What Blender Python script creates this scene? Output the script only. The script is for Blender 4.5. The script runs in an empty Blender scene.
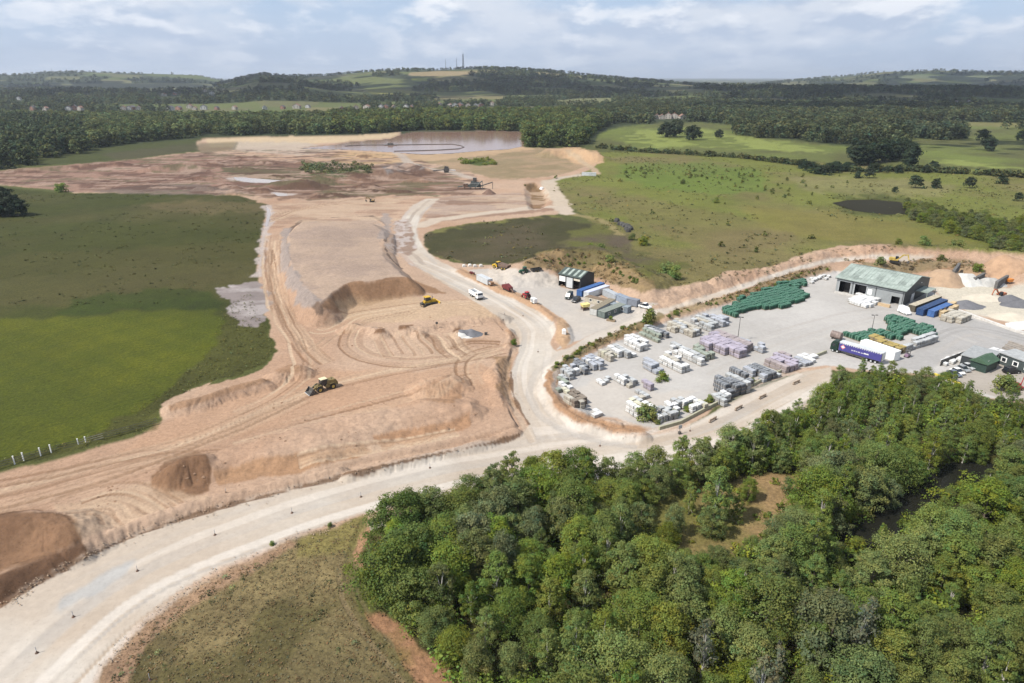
import bpy, math, random
import numpy as np
from mathutils import Vector, Matrix
R = math.radians
C = bpy.context.scene.collection
SC = bpy.context.scene
SC.unit_settings.scale_length = 1.4         # one unit of this scene is 1.4 m
U = 1/1.4
rng = np.random.default_rng(7)
random.seed(11)

# ------------------------------------------------------------------ camera
H = 60.0
FPX = 683.0
PITCH = math.atan((341.5 - 76.5) / FPX)
SP, CP = math.sin(PITCH), math.cos(PITCH)
cam = bpy.data.objects.new('camera', bpy.data.cameras.new('camera'))
C.objects.link(cam)
cam.data.lens = 24.012; cam.data.sensor_width = 36; cam.data.sensor_fit = 'HORIZONTAL'
cam.data.clip_start = 1; cam.data.clip_end = 60000
cam.location = (0, 0, H); cam.rotation_euler = (math.pi/2 - PITCH, 0, 0)
SC.camera = cam

def unproj(px, py, z=0.0):
    px = np.asarray(px, float); py = np.asarray(py, float)
    cx = (px - 512) / FPX; cy = (341.5 - py) / FPX
    dz = -SP + cy * CP; dy = CP + cy * SP
    t = (z - H) / np.minimum(dz, -1e-4)
    return cx * t, dy * t
def proj(x, y, z):
    d = y * CP - (z - H) * SP
    u = y * SP + (z - H) * CP
    d = np.maximum(d, 1e-3)
    return 512 + FPX * x / d, 341.5 - FPX * u / d

# ------------------------------------------------------------------ noise
def _h(ix, iy, s):
    n = (ix.astype(np.int64) * 374761393 + iy.astype(np.int64) * 668265263 + s * 974634777) & 0xffffffff
    n = ((n ^ (n >> 13)) * 1274126177) & 0xffffffff
    return ((n ^ (n >> 16)) & 0xffff) / 65535.0
def vnoise(x, y, s=0):
    ix = np.floor(x); iy = np.floor(y); fx = x - ix; fy = y - iy
    fx = fx*fx*(3-2*fx); fy = fy*fy*(3-2*fy)
    a = _h(ix, iy, s); b = _h(ix+1, iy, s); c = _h(ix, iy+1, s); d = _h(ix+1, iy+1, s)
    return (a + (b-a)*fx) * (1-fy) + (c + (d-c)*fx) * fy
def fbm(x, y, scale, s=0, o=4, g=0.5):          # about -1..1
    v = 0; a = 1; t = 0; f = 1.0/scale
    ca, sa = math.cos(.6), math.sin(.6)
    for k in range(o):
        v = v + a * (vnoise(x*f + 17.3*k, y*f - 9.1*k, s+k) * 2 - 1); t += a; a *= g; f *= 2.03
        x, y = ca*x - sa*y, sa*x + ca*y
    return v / t * 1.6

# ------------------------------------------------------------------ polygon tools
def inside(px, py, poly):
    r = np.zeros(px.shape, bool); n = len(poly)
    x0, y0 = poly[-1]
    for (x1, y1) in poly:
        if y0 != y1:
            c = ((y1 > py) != (y0 > py)) & (px < (x0 - x1) * (py - y1) / (y0 - y1) + x1)
            r ^= c
        x0, y0 = x1, y1
    return r
def seg_dist(x, y, pts, closed=False):
    """distance to polyline, signed side offset and distance run along it"""
    best = np.full(x.shape, 1e9); side = np.zeros(x.shape); along = np.zeros(x.shape); run = 0.0
    P = list(pts) + ([pts[0]] if closed else [])
    for (ax, ay), (bx, by) in zip(P[:-1], P[1:]):
        dx, dy = bx-ax, by-ay; L2 = dx*dx + dy*dy + 1e-9; L = math.sqrt(L2)
        t = np.clip(((x-ax)*dx + (y-ay)*dy) / L2, 0, 1)
        d = np.hypot(x - ax - t*dx, y - ay - t*dy)
        m = d < best
        s = ((x-ax)*dy - (y-ay)*dx) / L
        best = np.where(m, d, best); side = np.where(m, np.where(s >= 0, d, -d), side); along = np.where(m, run + t*L, along)
        run += L
    return best, side, along
def to_w(pts, z=0.0):
    return [tuple(float(v) for v in unproj(a, b, z)) for a, b in pts]

# ------------------------------------------------------------------ terrain grid (polar fan of real ground)
ys = np.concatenate([np.arange(900, 440, -1.0), np.arange(440, 140, -.5), np.arange(140, 78.4, -1.0)])
_, rr = unproj(np.full(ys.shape, 512.0), ys)
rows = [45.0]
for v in rr:
    if v <= rows[-1]: continue
    while True:
        r0 = rows[-1]
        cap = 18 if 1150 < r0 < 6500 else (300 if r0 >= 6500 else 1e9)
        if v - r0 > cap * 1.4: rows.append(r0 + cap)
        else: break
    if v - rows[-1] > .25: rows.append(float(v))
while rows[-1] < 26000: rows.append(rows[-1] * 1.05)
rows = np.array(rows)
az = np.concatenate([np.arange(-64, -40, .35), np.arange(-40, 40, .07), np.arange(40, 64.1, .35)]) * math.pi/180
RR, AA = np.meshgrid(rows, az, indexing='ij')
X = RR * np.sin(AA); Y = RR * np.cos(AA)
NR, NC = X.shape
PXA = 512 + FPX / CP * np.tan(AA)               # bearing as a far picture column
Z = np.zeros_like(X)

def crop(wx0, wx1, wy0, wy1):
    m = (X > wx0) & (X < wx1) & (Y > wy0) & (Y < wy1)
    return np.nonzero(m)
def plateau(pts, z, slope, ztop=None, n=0.6, nscale=8, seed=1, lower=False, base=0.0):
    """raise (or dig) a flat-topped form with sloping sides; pts are its rim"""
    w = to_w(pts, base if lower else z)
    xs = [p[0] for p in w]; yv = [p[1] for p in w]; e = abs(z - base) / slope + 6
    I = crop(min(xs)-e, max(xs)+e, min(yv)-e, max(yv)+e)
    x, y = X[I], Y[I]
    wx = x + fbm(x, y, nscale, seed) * n * 1.5; wy = y + fbm(x, y, nscale, seed+20) * n * 1.5
    ins = inside(wx, wy, w); d, _, _ = seg_dist(wx, wy, w, True)
    d = np.where(ins, 0, d)
    if lower: Z[I] = np.minimum(Z[I], np.minimum(z + d*slope + .15*n*fbm(x, y, nscale/2, seed+5), base+9) if base == 0 else z + d*slope)
    else: Z[I] = np.maximum(Z[I], z - d*slope + .25*n*fbm(x, y, nscale/2, seed+5, 5))
def ridge(pts, z, slope, n=0.6, nscale=6, seed=1, flat=0.0):
    """a heap or bund along a crest line"""
    w = to_w(pts, z)
    if len(w) == 1: w = [w[0], (w[0][0]+.1, w[0][1])]
    xs = [p[0] for p in w]; yv = [p[1] for p in w]; e = z/slope + flat + 4
    I = crop(min(xs)-e, max(xs)+e, min(yv)-e, max(yv)+e)
    x, y = X[I], Y[I]
    d, _, al = seg_dist(x, y, w); ang_ = np.arctan2(y - np.mean(yv), x - np.mean(xs))*max(4, z*2.2)
    d = np.maximum(d + n*fbm(x, y, nscale, seed) - flat, 0)
    k = np.sqrt(d*d + .6) - .77
    Z[I] = np.maximum(Z[I], z*(1 + .25*n*fbm(x, y, nscale*1.7, seed+3)) - k*slope + .26*n*fbm(x, y, nscale/3, seed+7, 5) + .10*fbm(x, y, .9, seed+9, 2) - .20*np.clip(d, 0, 1.5)*np.clip(fbm(ang_ + al, d*.25, 1.0, seed+12, 3), 0, 1))

# ---- far hills: ridges at their own distance with a height profile along the bearing
def hillridge(prof, dist, near_w, far_w, seed):
    xs = [p[0] for p in prof]; yy = np.interp(PXA, xs, [p[1] for p in prof])
    cy = (341.5 - yy) / FPX; el = (-SP + cy*CP) / (CP + cy*SP)
    top = H + dist * el
    d = RR - dist - 250*fbm(X, Y, 1500, seed)
    w = np.where(d < 0, near_w, far_w)
    return np.maximum(top, 0) * np.exp(-(d/w)**2)
hz = np.maximum(hillridge([(-400,86),(-60,80),(0,76),(40,73.5),(90,72.5),(140,73.5),(200,76),(230,83),(280,90),(400,92)], 5200, 700, 2500, 3),
     hillridge([(120,100),(205,88),(235,80),(262,74.5),(290,77),(330,75.5),(380,70.5),(405,69.5),(430,70.5),(470,69.3),(520,70.5),(560,73.5),(600,78),(650,82),(720,88),(800,96)], 3600, 1000, 1600, 9))
hz = np.maximum(hz, hillridge([(700,90),(800,80),(850,76),(885,72.5),(940,72),(1000,73.5),(1060,73),(1300,72),(1700,80)], 5600, 800, 3000, 15))
hz = np.maximum(hz, hillridge([(-400,96),(0,92),(200,90),(240,86),(262,80),(290,82),(330,88),(420,92),(620,92),(700,88),(900,88),(1400,88)], 2400, 500, 1200, 21))
Z += hz + np.clip((RR-900)/2000, 0, 1) * 5 * fbm(X, Y, 700, 31) * (RR > 900)
Z += .25*fbm(X, Y, 60, 41) + .07*fbm(X, Y, 6, 42)*(RR < 600)
# a low rise under the left meadows
# ------------------------------------------------------------------ earthworks
MESA = [(303,222),(340,219),(372,218),(383,225),(381,243),(386,255),(398,267),(407,277),(376,280),(346,284),(333,293),(320,304),(306,290),(293,270),(286,248),(290,232)]
# sand floor is a bench about 1.6 m above the haul road
plateau([(-260,640),(-60,590),(0,572),(30,556),(70,540),(88,538),(140,517),(200,497),(262,483),(330,466),(400,450),(450,440),(500,431),(517,424),(507,405),(500,385),(505,362),(512,340),(495,322),(470,307),(440,300),(380,330),(300,340),(255,350),(200,392),(160,418),(80,445),(-200,500)], .8, 1.6, n=.3, seed=2)
plateau(MESA, 5.0, 1.05, n=.6, nscale=9, seed=5)
_I = crop(-110, -20, 150, 330)                    # the plateau falls away towards its far right corner
_px, _py = proj(X[_I], Y[_I], Z[_I]); _t = np.clip((_px-292)/95, 0, 1)*np.clip((292-_py)/60, 0, 1); _f = 1 - .62*_t*_t*(3-2*_t)*(_px < 425)*(_py > 205)
Z[_I] = np.where(Z[_I] > .8, .8 + (Z[_I]-.8)*_f, Z[_I])
ridge([(-60,532),(-20,522),(20,516),(48,516),(66,523)], 3.4, .7, seed=11, flat=.6)
ridge([(-80,607),(-20,583),(20,566),(60,549),(80,542)], 1.7, 1.1, seed=12, flat=.5)
ridge([(172,463),(186,457),(202,455)], 3.6, .85, seed=13, flat=.3)
plateau([(208,457),(225,449),(300,424),(345,416),(372,412),(420,402),(462,398),(468,404),(440,414),(392,424),(362,430),(322,440),(262,452),(222,463)], 2.5, .42, n=1.5, nscale=9, seed=14)
ridge([(430,382),(448,378)], 2.8, .5, seed=15, flat=.6)
ridge([(352,322),(383,329),(420,325),(470,318),(500,312)], 2.2, .6, n=.9, seed=16)
for i, (a, b, h_) in enumerate([(380,329,2.6),(406,326,2.5),(458,330,2.2),(420,331,1.9)]): ridge([(a,b)], h_, .8, seed=17+i)
ridge([(508,328),(510,334),(507,344)], 1.3, .8, seed=21)
ridge([(500,357),(494,368),(496,390),(503,404)], 1.5, .8, n=.8, seed=22)
ridge([(348,472),(400,459),(460,446),(500,434),(514,428)], 1.1, 1.0, n=.3, seed=23)
ridge([(90,540),(140,518),(200,499),(260,484),(340,467)], 1.2, 1.0, n=.3, seed=24)
ridge([(170,403),(195,398),(228,388),(262,379)], 2.6, .8, n=.5, seed=25)
ridge([(278,371),(290,367),(300,367)], 2.6, .6, n=.8, seed=26)
ridge([(560,323),(563,330),(564,337)], 1.1, .6, n=.4, seed=27, flat=.3)
# verge bank round the yard and low bunds along the roads
ridge([(660,316),(640,325),(612,337),(585,349),(560,362),(549,376),(548,388),(556,402),(578,418),(610,428),(640,432)], 1.1, .7, n=.4, seed=28, flat=.2)
ridge([(664,316),(700,306),(735,296),(770,283),(800,273),(828,268)], 1.2, .7, n=.5, seed=29, flat=.3)
ridge([(455,268),(480,280),(505,291),(535,303),(552,317)], .7, .4, n=.3, seed=30)
# bank behind the compound
ridge([(530,262),(548,254),(572,249),(598,252),(622,261),(640,272),(652,284)], 4.4, .42, n=1.5, nscale=9, seed=31, flat=1.5)
# bunds north of the yard
ridge([(662,293),(685,288),(700,282)], 2.2, .6, n=1.2, seed=32)
ridge([(715,280),(740,272),(758,270)], 2.4, .6, n=1.2, seed=33)
ridge([(766,268),(790,262),(815,254),(835,248),(850,249)], 2.4, .65, n=1.3, seed=34)
ridge([(860,247),(905,245),(950,247),(1000,250),(1050,256)], 2.6, .6, n=1.3, seed=35)
ridge([(775,273),(800,264),(824,258)], 1.6, .5, n=.8, seed=36)
ridge([(868,262),(890,258)], 3.2, .45, n=.9, seed=37, flat=1.5)
ridge([(930,262),(950,262),(975,268)], 2.4, .45, n=.9, seed=38)
ridge([(940,269),(948,268)], 3.6, .6, seed=39)
ridge([(1000,261),(1004,261)], 4.0, .62, seed=40, flat=.4)
ridge([(1026,262),(1050,262)], 5.0, .5, seed=48)
# lagoon banks and far workings
ridge([(552,150),(575,149),(596,154)], 4.5, .4, n=1.8, nscale=14, seed=43)
plateau([(534,183),(541,190),(546,203),(535,209),(532,200),(530,190)], -1.8, .6, n=.5, seed=44, lower=True)
ridge([(150,166),(190,163),(215,160)], 3, .25, n=1, nscale=10, seed=45)
ridge([(392,165),(408,163),(424,166)], 4.0, .5, n=.8, seed=46)
ridge([(300,178),(340,172),(390,170)], 4, .2, n=1.5, nscale=16, seed=47)
ridge([(20,168),(80,164),(120,162)], 2.4, .25, n=.6, seed=49)
for i in range(26):                              # dumped spoil in the far workings
    a = rng.uniform(190, 420); b = rng.uniform(150, 192)
    ridge([(a, b), (a + rng.uniform(3, 22), b + rng.uniform(-1.2, 1.2))], rng.uniform(.8, 2.4), .3, n=1.2, seed=50+i)
for i, (a, b, h_) in enumerate([(668,296,2.0),(690,298,1.5),(575,408,1.2),(610,420,1.2)]): ridge([(a,b)], h_, .5, n=.7, seed=90+i)
# water basins
LAKE = [(300,148),(336,144.2),(352,141.5),(392,138.5),(400,135),(412,132.6),(440,131.6),(470,131.3),(498,131),(524,131.5),(524,138),(521,146),(506,149),(478,150.5),(452,153),(424,154),(400,152.5),(380,151.2),(352,149.5)]
POND = [(838,203),(852,200.5),(875,200),(897,202),(906,207),(902,213),(884,213),(858,210)]
WPOND = [(815,552),(845,533),(870,518),(900,503),(922,480),(950,466),(985,464),(1006,470),(1004,478),(972,487),(938,499),(915,515),(890,534),(860,552),(830,561)]
plateau(LAKE, -1.4, .5, n=.3, seed=60, lower=True)
plateau(POND, -1.0, .25, n=.3, seed=61, lower=True)
plateau(WPOND, -1.6, .5, n=.5, seed=62, lower=True)
# level pads
def pad(pts, z=0.0):
    w = to_w(pts); xs = [p[0] for p in w]; yv = [p[1] for p in w]
    I = crop(min(xs), max(xs), min(yv), max(yv)); m = inside(X[I], Y[I], w)
    Z[I] = np.where(m, z + .02*fbm(X[I], Y[I], 9, 77), Z[I])
PUD = [([(233,177),(246,177.6),(284,180.6),(285,183),(250,182.6),(236,180.4)],'pale water strip lying in the far workings'), ([(273,192.4),(288,193.6),(287,196),(277,196)],'small bright puddle at the head of the ditch'), ([(266,206),(270,209),(271,214),(268,226),(265,227),(267,214)],'narrow wet ditch beside the left meadow')]
for q_, _l in PUD: pad(q_, -.05)

YARD = [(556,389),(562,374),(585,357),(612,344),(642,331),(668,322),(705,311),(740,300),(775,288),(805,278),(834,271),(870,272),(905,286),(935,293),(945,300),(968,314),(1000,326),(1060,346),(1200,372),(1200,410),(1080,408),(990,398),(960,388),(930,374),(880,372),(826,365),(800,368),(757,379),(712,402),(680,420),(655,428),(640,425),(615,417),(590,416),(565,402)]
pad([(575,387),(582,374),(600,362),(640,343),(700,324),(760,306),(815,290),(840,290),(905,306),(1000,330),(1100,352),(1100,400),(990,392),(930,370),(826,358),(757,372),(700,398),(655,418),(590,408)], 0.0)

def hgt(x, y):
    r = np.hypot(x, y); a = np.arctan2(x, y)
    i = np.clip(np.searchsorted(rows, r) - 1, 0, NR-2); j = np.clip(np.searchsorted(az, a) - 1, 0, NC-2)
    u = np.clip((r - rows[i]) / (rows[i+1]-rows[i]), 0, 1); v = np.clip((a - az[j]) / (az[j+1]-az[j]), 0, 1)
    return (Z[i,j]*(1-u) + Z[i+1,j]*u)*(1-v) + (Z[i,j+1]*(1-u) + Z[i+1,j+1]*u)*v
def G(px, py, it=6):
    z = np.zeros(np.shape(px))
    for _ in range(it):
        x, y = unproj(px, py, z); z = .5*z + .5*hgt(x, y) if _ < it-1 else z
    return np.asarray(x), np.asarray(y), hgt(np.asarray(x), np.asarray(y))
def GP(px, py):
    x, y, z = G(np.array([float(px)]), np.array([float(py)]))
    return Vector((float(x[0]), float(y[0]), float(z[0])))

# ------------------------------------------------------------------ what covers the ground (albedo by zone)
PX, PY = proj(X, Y, Z)
KX = 1.95
def lin(c):
    c = np.asarray(c, float) / 255.0
    return np.where(c <= .04045, c/12.92, ((c+.055)/1.055)**2.4)
def alb(*c): return lin(c) / KX
PXS = np.clip(PX, -600, 1700); 
n1 = fbm(X, Y, 3.0, 100, 4); n2 = fbm(X, Y, 14.0, 104, 4); n3 = fbm(X, Y, 70.0, 108, 4); nfine = fbm(X, Y, .9, 112, 2)
wpx = (FPX / np.maximum(np.hypot(RR, H), 1))      # picture pixels per metre, for edge raggedness in metres
WXo = fbm(X, Y, 5.0, 120, 4); WYo = fbm(X, Y, 5.0, 125, 4)
ZONE = np.zeros(X.shape, np.int16); zname = ['ground']
COL = np.empty(X.shape + (3,)); COL[:] = alb(98, 102, 52)
def blur(m, k):
    m = m.astype(np.float32)
    for _ in range(k):
        m[1:-1] = (m[:-2] + 2*m[1:-1] + m[2:]) / 4
        m[:, 1:-1] = (m[:, :-2] + 2*m[:, 1:-1] + m[:, 2:]) / 4
    return m
def mask(poly, rag=1.0, k=1):
    p = np.array(poly, float); e = 6
    I = np.nonzero((PX > p[:,0].min()-e) & (PX < p[:,0].max()+e) & (PY > p[:,1].min()-e) & (PY < p[:,1].max()+e))
    m = np.zeros(X.shape, np.float32)
    a = np.minimum(wpx[I]*rag*1.6, 7)
    m[I] = inside(PX[I] + WXo[I]*a, PY[I] + WYo[I]*a*.45, poly)
    return blur(m, k) if k else m
def lay(m, c, mot=.10, zone=None, c2=None, f2=None):
    """cover mask m with albedo c, mottled; optionally drift to c2 by factor f2"""
    c = np.broadcast_to(np.asarray(c), X.shape + (3,))
    if c2 is not None: c = c + (np.asarray(c2) - c) * np.clip(f2, 0, 1)[..., None]
    v = (1 + mot*(.55*n1 + .55*n2 + .3*nfine + .3*n3))[..., None]
    COL[:] = COL + (c*v - COL) * m[..., None]
    if zone:
        if zone not in zname: zname.append(zone)
        ZONE[m > .5] = zname.index(zone)
def line(pts, width, c, mot=.1, k=1, zone=None, strength=1.0, rag=.15, ground=True):
    w = [tuple(GP(a, b)[:2]) for a, b in pts]
    xs = [p[0] for p in w]; yv = [p[1] for p in w]; e = width + 3
    I = crop(min(xs)-e, max(xs)+e, min(yv)-e, max(yv)+e)
    d, s, al = seg_dist(X[I], Y[I], w)
    d = d + rag*width*WXo[I]
    m = np.zeros(X.shape, np.float32); m[I] = np.clip((width/2 - d) / (.12*width + .05) + .5, 0, 1)
    lay((blur(m, k) if k else m)*strength, c, mot, zone)

# far country: dark woods and fields
far = np.clip((RR - 620)/120, 0, 1)
fn = fbm(X, Y, 420, 130, 3)
def cells(x, y):
    cx = np.floor((x*.92 + y*.25 + 60*fbm(x, y, 300, 136, 2))/150); cy_ = np.floor((y - .2*x)/190)
    return _h(cx, cy_, 5), _h(cx, cy_, 9)
FC, FT_ = cells(X, Y)
FIELDC = np.clip((RR > 1250)*(FC < .36), 0, 1)
lay(far, alb(66, 76, 46), .12, 'hills', alb(112, 122, 66), (fn - .45)*4)
lay(far*FIELDC*(FT_ < .5), alb(96, 112, 58), .1, None, alb(116, 124, 70), FT_*2); lay(far*FIELDC*(FT_ >= .5), alb(122, 122, 80), .1, None, alb(150, 140, 96), (FT_-.7)*3)
# fields on the hills and plain (picture outlines of real fields)
HF = [([(48,84),(150,83),(212,84),(216,90),(150,92),(60,90)],(120,122,84)), ([(330,77),(368,76),(410,80),(420,85),(372,87),(335,82)],(118,126,72)),
      ([(363,89),(390,88.5),(420,92),(405,97),(375,96)],(150,150,78)), ([(410,72.5),(440,71),(480,71.5),(470,75),(430,76.5),(408,75.5)],(178,158,118)),
      ([(411,78),(432,77),(432,81),(412,81.5)],(150,158,76)), ([(548,101),(580,98.5),(612,98),(612,104),(560,105)],(140,142,98)),
      ([(118,112.5),(260,111.5),(330,112.5),(330,117),(250,119),(180,118),(116,116.5)],(118,150,44)), ([(0,113),(90,113),(116,117),(40,119),(0,119)],(98,110,64)),
      ([(720,119),(765,117),(800,116),(815,119),(770,122),(730,122)],(128,134,74)), ([(905,75),(1024,76),(1100,76),(1100,79),(960,80),(900,78)],(122,130,92)),
      ([(915,121),(970,122),(1100,124),(1100,128),(960,129),(915,126)],(140,136,84)), ([(100,117.5),(118,117),(112,119.5),(95,120)],(150,110,80)),
      ([(250,83),(300,83),(296,88),(254,88)],(104,108,66)), ([(520,108),(560,106),(640,108),(640,111),(560,112),(520,111)],(92,92,70))]
for p, c in HF: lay(mask(p, 0.2, 1), alb(*c), .10)
# golf course
GOLF = [(592,146),(600,133),(625,126),(660,123),(700,122),(735,125),(735,134),(790,140),(850,147),(905,150),(905,128),(960,126),(1150,130),(1150,172),(1000,168),(930,166),(850,163),(760,158),(690,152),(640,152),(600,150)]
lay(mask(GOLF, 1, 1), alb(126, 138, 66), .14, 'golf_course', alb(104, 106, 60), .5 + n3)
for p in ([(610,138),(640,130),(700,128),(725,134),(790,143),(840,148),(830,153),(760,150),(690,146),(640,148)], [(715,139),(760,140),(818,146),(770,151),(730,147)], [(905,160),(960,160),(1060,172),(990,168)]):
    lay(mask(p, 2, 2), alb(152, 162, 84), .10, None, alb(118, 128, 62), .5 + 1.6*np.sin(n2*2 + X/14))
# rough meadows on the right
MEAD = [(425,234),(440,228),(480,222),(540,216),(556,214),(575,225),(600,225),(560,200),(545,180),(575,176),(600,162),(602,152),(690,153),(760,159),(850,164),(930,168),(1000,170),(1200,176),(1200,262),(1024,254),(930,250),(880,245),(840,247),(805,255),(770,268),(730,272),(700,284),(660,292),(640,276),(600,254),(556,250),(520,262),(470,266),(432,256),(424,245)]
lay(mask(MEAD, 1, 1), alb(126, 131, 60), .18, 'meadow', alb(134, 124, 78), .4 + 1.3*fbm(X, Y, 45, 140, 4))
lay(mask([(425,234),(480,224),(556,216),(600,226),(610,250),(590,252),(552,250),(520,262),(470,266),(432,256),(424,245)], 2, 2), alb(78, 76, 44), .16, 'meadow', alb(98, 88, 64), .4+1.2*fbm(X, Y, 22, 144, 4))
lay(mask([(600,226),(618,222),(640,250),(690,268),(650,275),(610,252),(560,246),(575,230)], 3, 3), alb(112, 112, 56), .16, None, alb(104, 92, 74), .3 + n2)
lay(mask([(620,164),(700,162),(760,170),(770,190),(720,195),(660,190),(620,180)], 4, 4)*.75, alb(112, 134, 52), .14)
lay(mask([(575,190),(660,200),(740,215),(800,235),(740,262),(680,240),(620,215)], 5, 5)*.45, alb(134, 118, 80), .2)
lay(mask([(740,205),(830,212),(900,222),(985,245),(900,243),(820,240),(760,225)], 5, 5)*.7, alb(140, 132, 66), .14)
lay(mask([(760,192),(810,192),(860,196),(838,204),(790,204)], 4, 4)*.6, alb(134, 138, 66), .12)
lay(mask([(790,176),(900,178),(960,186),(940,197),(860,196),(800,190)], 4, 3)*.7, alb(146, 140, 92), .3)
lay(mask([(838,197),(880,194),(920,200),(1030,236),(1060,252),(985,238),(912,214),(880,216),(840,210)], 3, 3)*.7, alb(84, 90, 44), .2)
# left meadows
LEFT = [(-400,500),(-60,478),(0,469),(80,447),(120,434),(160,428),(158,405),(172,396),(216,381),(262,367),(276,350),(266,318),(258,285),(264,235),(268,205),(255,197),(200,194),(140,193),(60,193),(0,187),(-400,176)]
lay(mask(LEFT, 1, 1), alb(74, 79, 27), .18, 'grass_field', alb(92, 88, 46), .3 + 1.1*fbm(X, Y, 40, 150, 4))
lay(mask([(-300,262),(0,256),(80,250),(180,246),(262,240),(256,282),(205,283),(200,296),(80,305),(0,305),(-300,310)], 3, 5)*.6, alb(94, 88, 48), .15)
lay(mask([(-300,240),(0,236),(120,224),(240,214),(262,222),(258,260),(200,262),(120,268),(0,280),(-300,290)], 3, 5)*.4, alb(72, 74, 20), .14)
lay(mask([(130,205),(200,200),(262,203),(262,212),(190,212)], 3, 2)*.7, alb(120, 106, 70), .15)
lay(mask([(76,298),(120,292),(175,290),(212,292),(222,310),(150,308),(80,314),(50,318)], 3, 5)*.8, alb(62, 76, 18), .25)
FIELD = [(-300,324),(0,320),(60,318),(140,311),(215,308),(222,324),(214,346),(196,366),(160,396),(110,426),(60,446),(0,462),(-300,510)]
lay(mask(FIELD, 1.6, 5), alb(88, 96, 16), .12, 'grass_field', alb(102, 106, 22), .35 + 1.0*fbm(X, Y, 26, 155, 4) + .16*np.sin((X*.5 + Y*.9)*.9) + .25*fbm(X*3, Y, 5, 157, 3))
lay(mask([(214,346),(196,366),(160,396),(110,426),(60,446),(0,462),(0,469),(80,447),(160,428),(158,405),(216,381),(262,367),(276,350),(258,310),(232,300)], 1, 2)*.8, alb(86, 86, 38), .25)
# the field behind the pink bank, top left
lay(mask([(28,165),(34,157),(70,151),(130,144),(200,138),(260,136.5),(330,136),(330,138),(240,140),(200,150),(160,155),(120,160),(70,164)], 1, 1), alb(80, 86, 40), .14, 'grass_field')
lay(mask([(100,154),(200,143),(206,148),(160,155),(120,160)], 2, 2)*.6, alb(92, 84, 62), .14)
# sand workings
SAND = [(-400,520),(0,473),(80,452),(160,431),(165,420),(158,405),(172,397),(216,383),(264,370),(277,350),(268,320),(260,290),(258,270),(262,235),(268,205),(240,196),(200,194),(130,193),(75,193),(60,190),(0,185),(-400,180),(-400,172),(0,171),(45,167),(80,164),(122,161.5),(160,156),(200,151.5),(196,142),(205,138.5),(250,137),(300,136.5),(340,136),(380,134.5),(400,132.5),(404,150),(520,146),(530,148.5),(560,148),(598,152),(601,160),(590,170),(570,177),(547,180),(557,193),(560,200),(566,207),(558,214),(540,216),(480,222),(440,228),(425,234),(424,245),(432,256),(455,264),(500,266),(520,262),(556,250),(600,254),(640,276),(656,290),(700,283),(730,271),(770,267),(805,254),(840,246),(880,244),(930,249),(1024,253),(1300,262),(1300,420),(1000,402),(930,378),(826,368),(760,383),(715,408),(690,425),(650,470),(600,520),(500,540),(420,520),(350,520),(330,560),(300,600),(110,700),(0,1000),(-400,1000)]
lay(mask(SAND, .6, 1), alb(212, 181, 155), .10, 'sand_workings', alb(202, 166, 138), .4 + fbm(X, Y, 24, 160, 4))
def chaikin0(p):
    for _ in range(2):
        q = [p[0]]
        for a, b in zip(p[:-1], p[1:]): q += [(.75*a[0]+.25*b[0], .75*a[1]+.25*b[1]), (.25*a[0]+.75*b[0], .25*a[1]+.75*b[1])]
        p = q + [p[-1]]
    return p
DAMP = alb(172, 135, 104); DARK = alb(142, 108, 82)
# mesa top, freshly dug faces, stockpiles of damp sand
lay(mask(MESA, .5, 1), alb(192, 168, 150), .08, None, alb(204, 178, 156), .5 + 1.5*fbm(X, Y, 12, 170))
lay(mask([(346,284),(376,280),(407,277),(418,283),(430,288),(444,292),(426,294),(380,302),(335,310),(318,307),(322,303),(333,293)], .8, 1), DAMP, .14, None, DARK, .2 + n2)
lay(mask([(-80,512),(10,511),(50,511),(74,517),(86,532),(84,542),(40,560),(0,572),(-80,600)], .5, 1), DARK, .12, None, DAMP, .1+n2*.6)
lay(mask([(-80,590),(0,574),(40,558),(84,541),(90,552),(40,580),(0,604),(-80,650)], .5, 1), alb(122, 92, 70), .22)
lay(mask([(150,476),(165,461),(190,453),(206,454),(211,470),(208,492),(185,500),(160,496)], .6, 1), DARK, .14, None, DAMP, .3+n2)
lay(mask([(212,470),(250,462),(330,448),(362,445),(368,453),(320,466),(262,480),(215,488)], 1, 1), alb(190, 150, 116), .10)
lay(mask([(372,436),(405,430),(450,420),(474,410),(470,425),(430,440),(385,450)], 1, 1), alb(194, 152, 118), .10)
lay(mask([(424,392),(440,382),(456,383),(457,400),(440,404),(426,403)], 1, 1)*.8, alb(182, 142, 108), .14)
lay(mask([(330,300),(420,298),(500,306),(512,320),(460,318),(400,322),(350,322)], 2, 3)*.5, alb(216, 188, 152), .08)
lay(mask([(272,385),(330,370),(420,372),(480,360),(500,385),(420,405),(340,412),(220,440),(120,455),(170,420)], 3, 4)*.6, alb(206, 166, 134), .07)
lay(mask([(88,538),(140,518),(175,502),(210,500),(150,480),(90,500),(60,505)], 1, 2)*.5, alb(216, 188, 158), .10)
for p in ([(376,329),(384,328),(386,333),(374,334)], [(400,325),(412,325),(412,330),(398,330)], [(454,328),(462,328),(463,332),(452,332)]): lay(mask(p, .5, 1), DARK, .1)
lay(mask([(508,328),(522,330),(520,346),(508,345)], .6, 1)*.7, DAMP, .3)
lay(mask([(496,358),(508,356),(514,408),(506,404),(498,385)], .8, 1)*.7, alb(168, 134, 98), .3)
lay(mask([(170,405),(200,397),(262,378),(272,381),(225,396),(172,412)], .5, 1)*.8, DAMP, .2)
lay(mask([(274,372),(290,364),(304,366),(300,374)], .5, 1)*.7, DAMP, .15)
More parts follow.
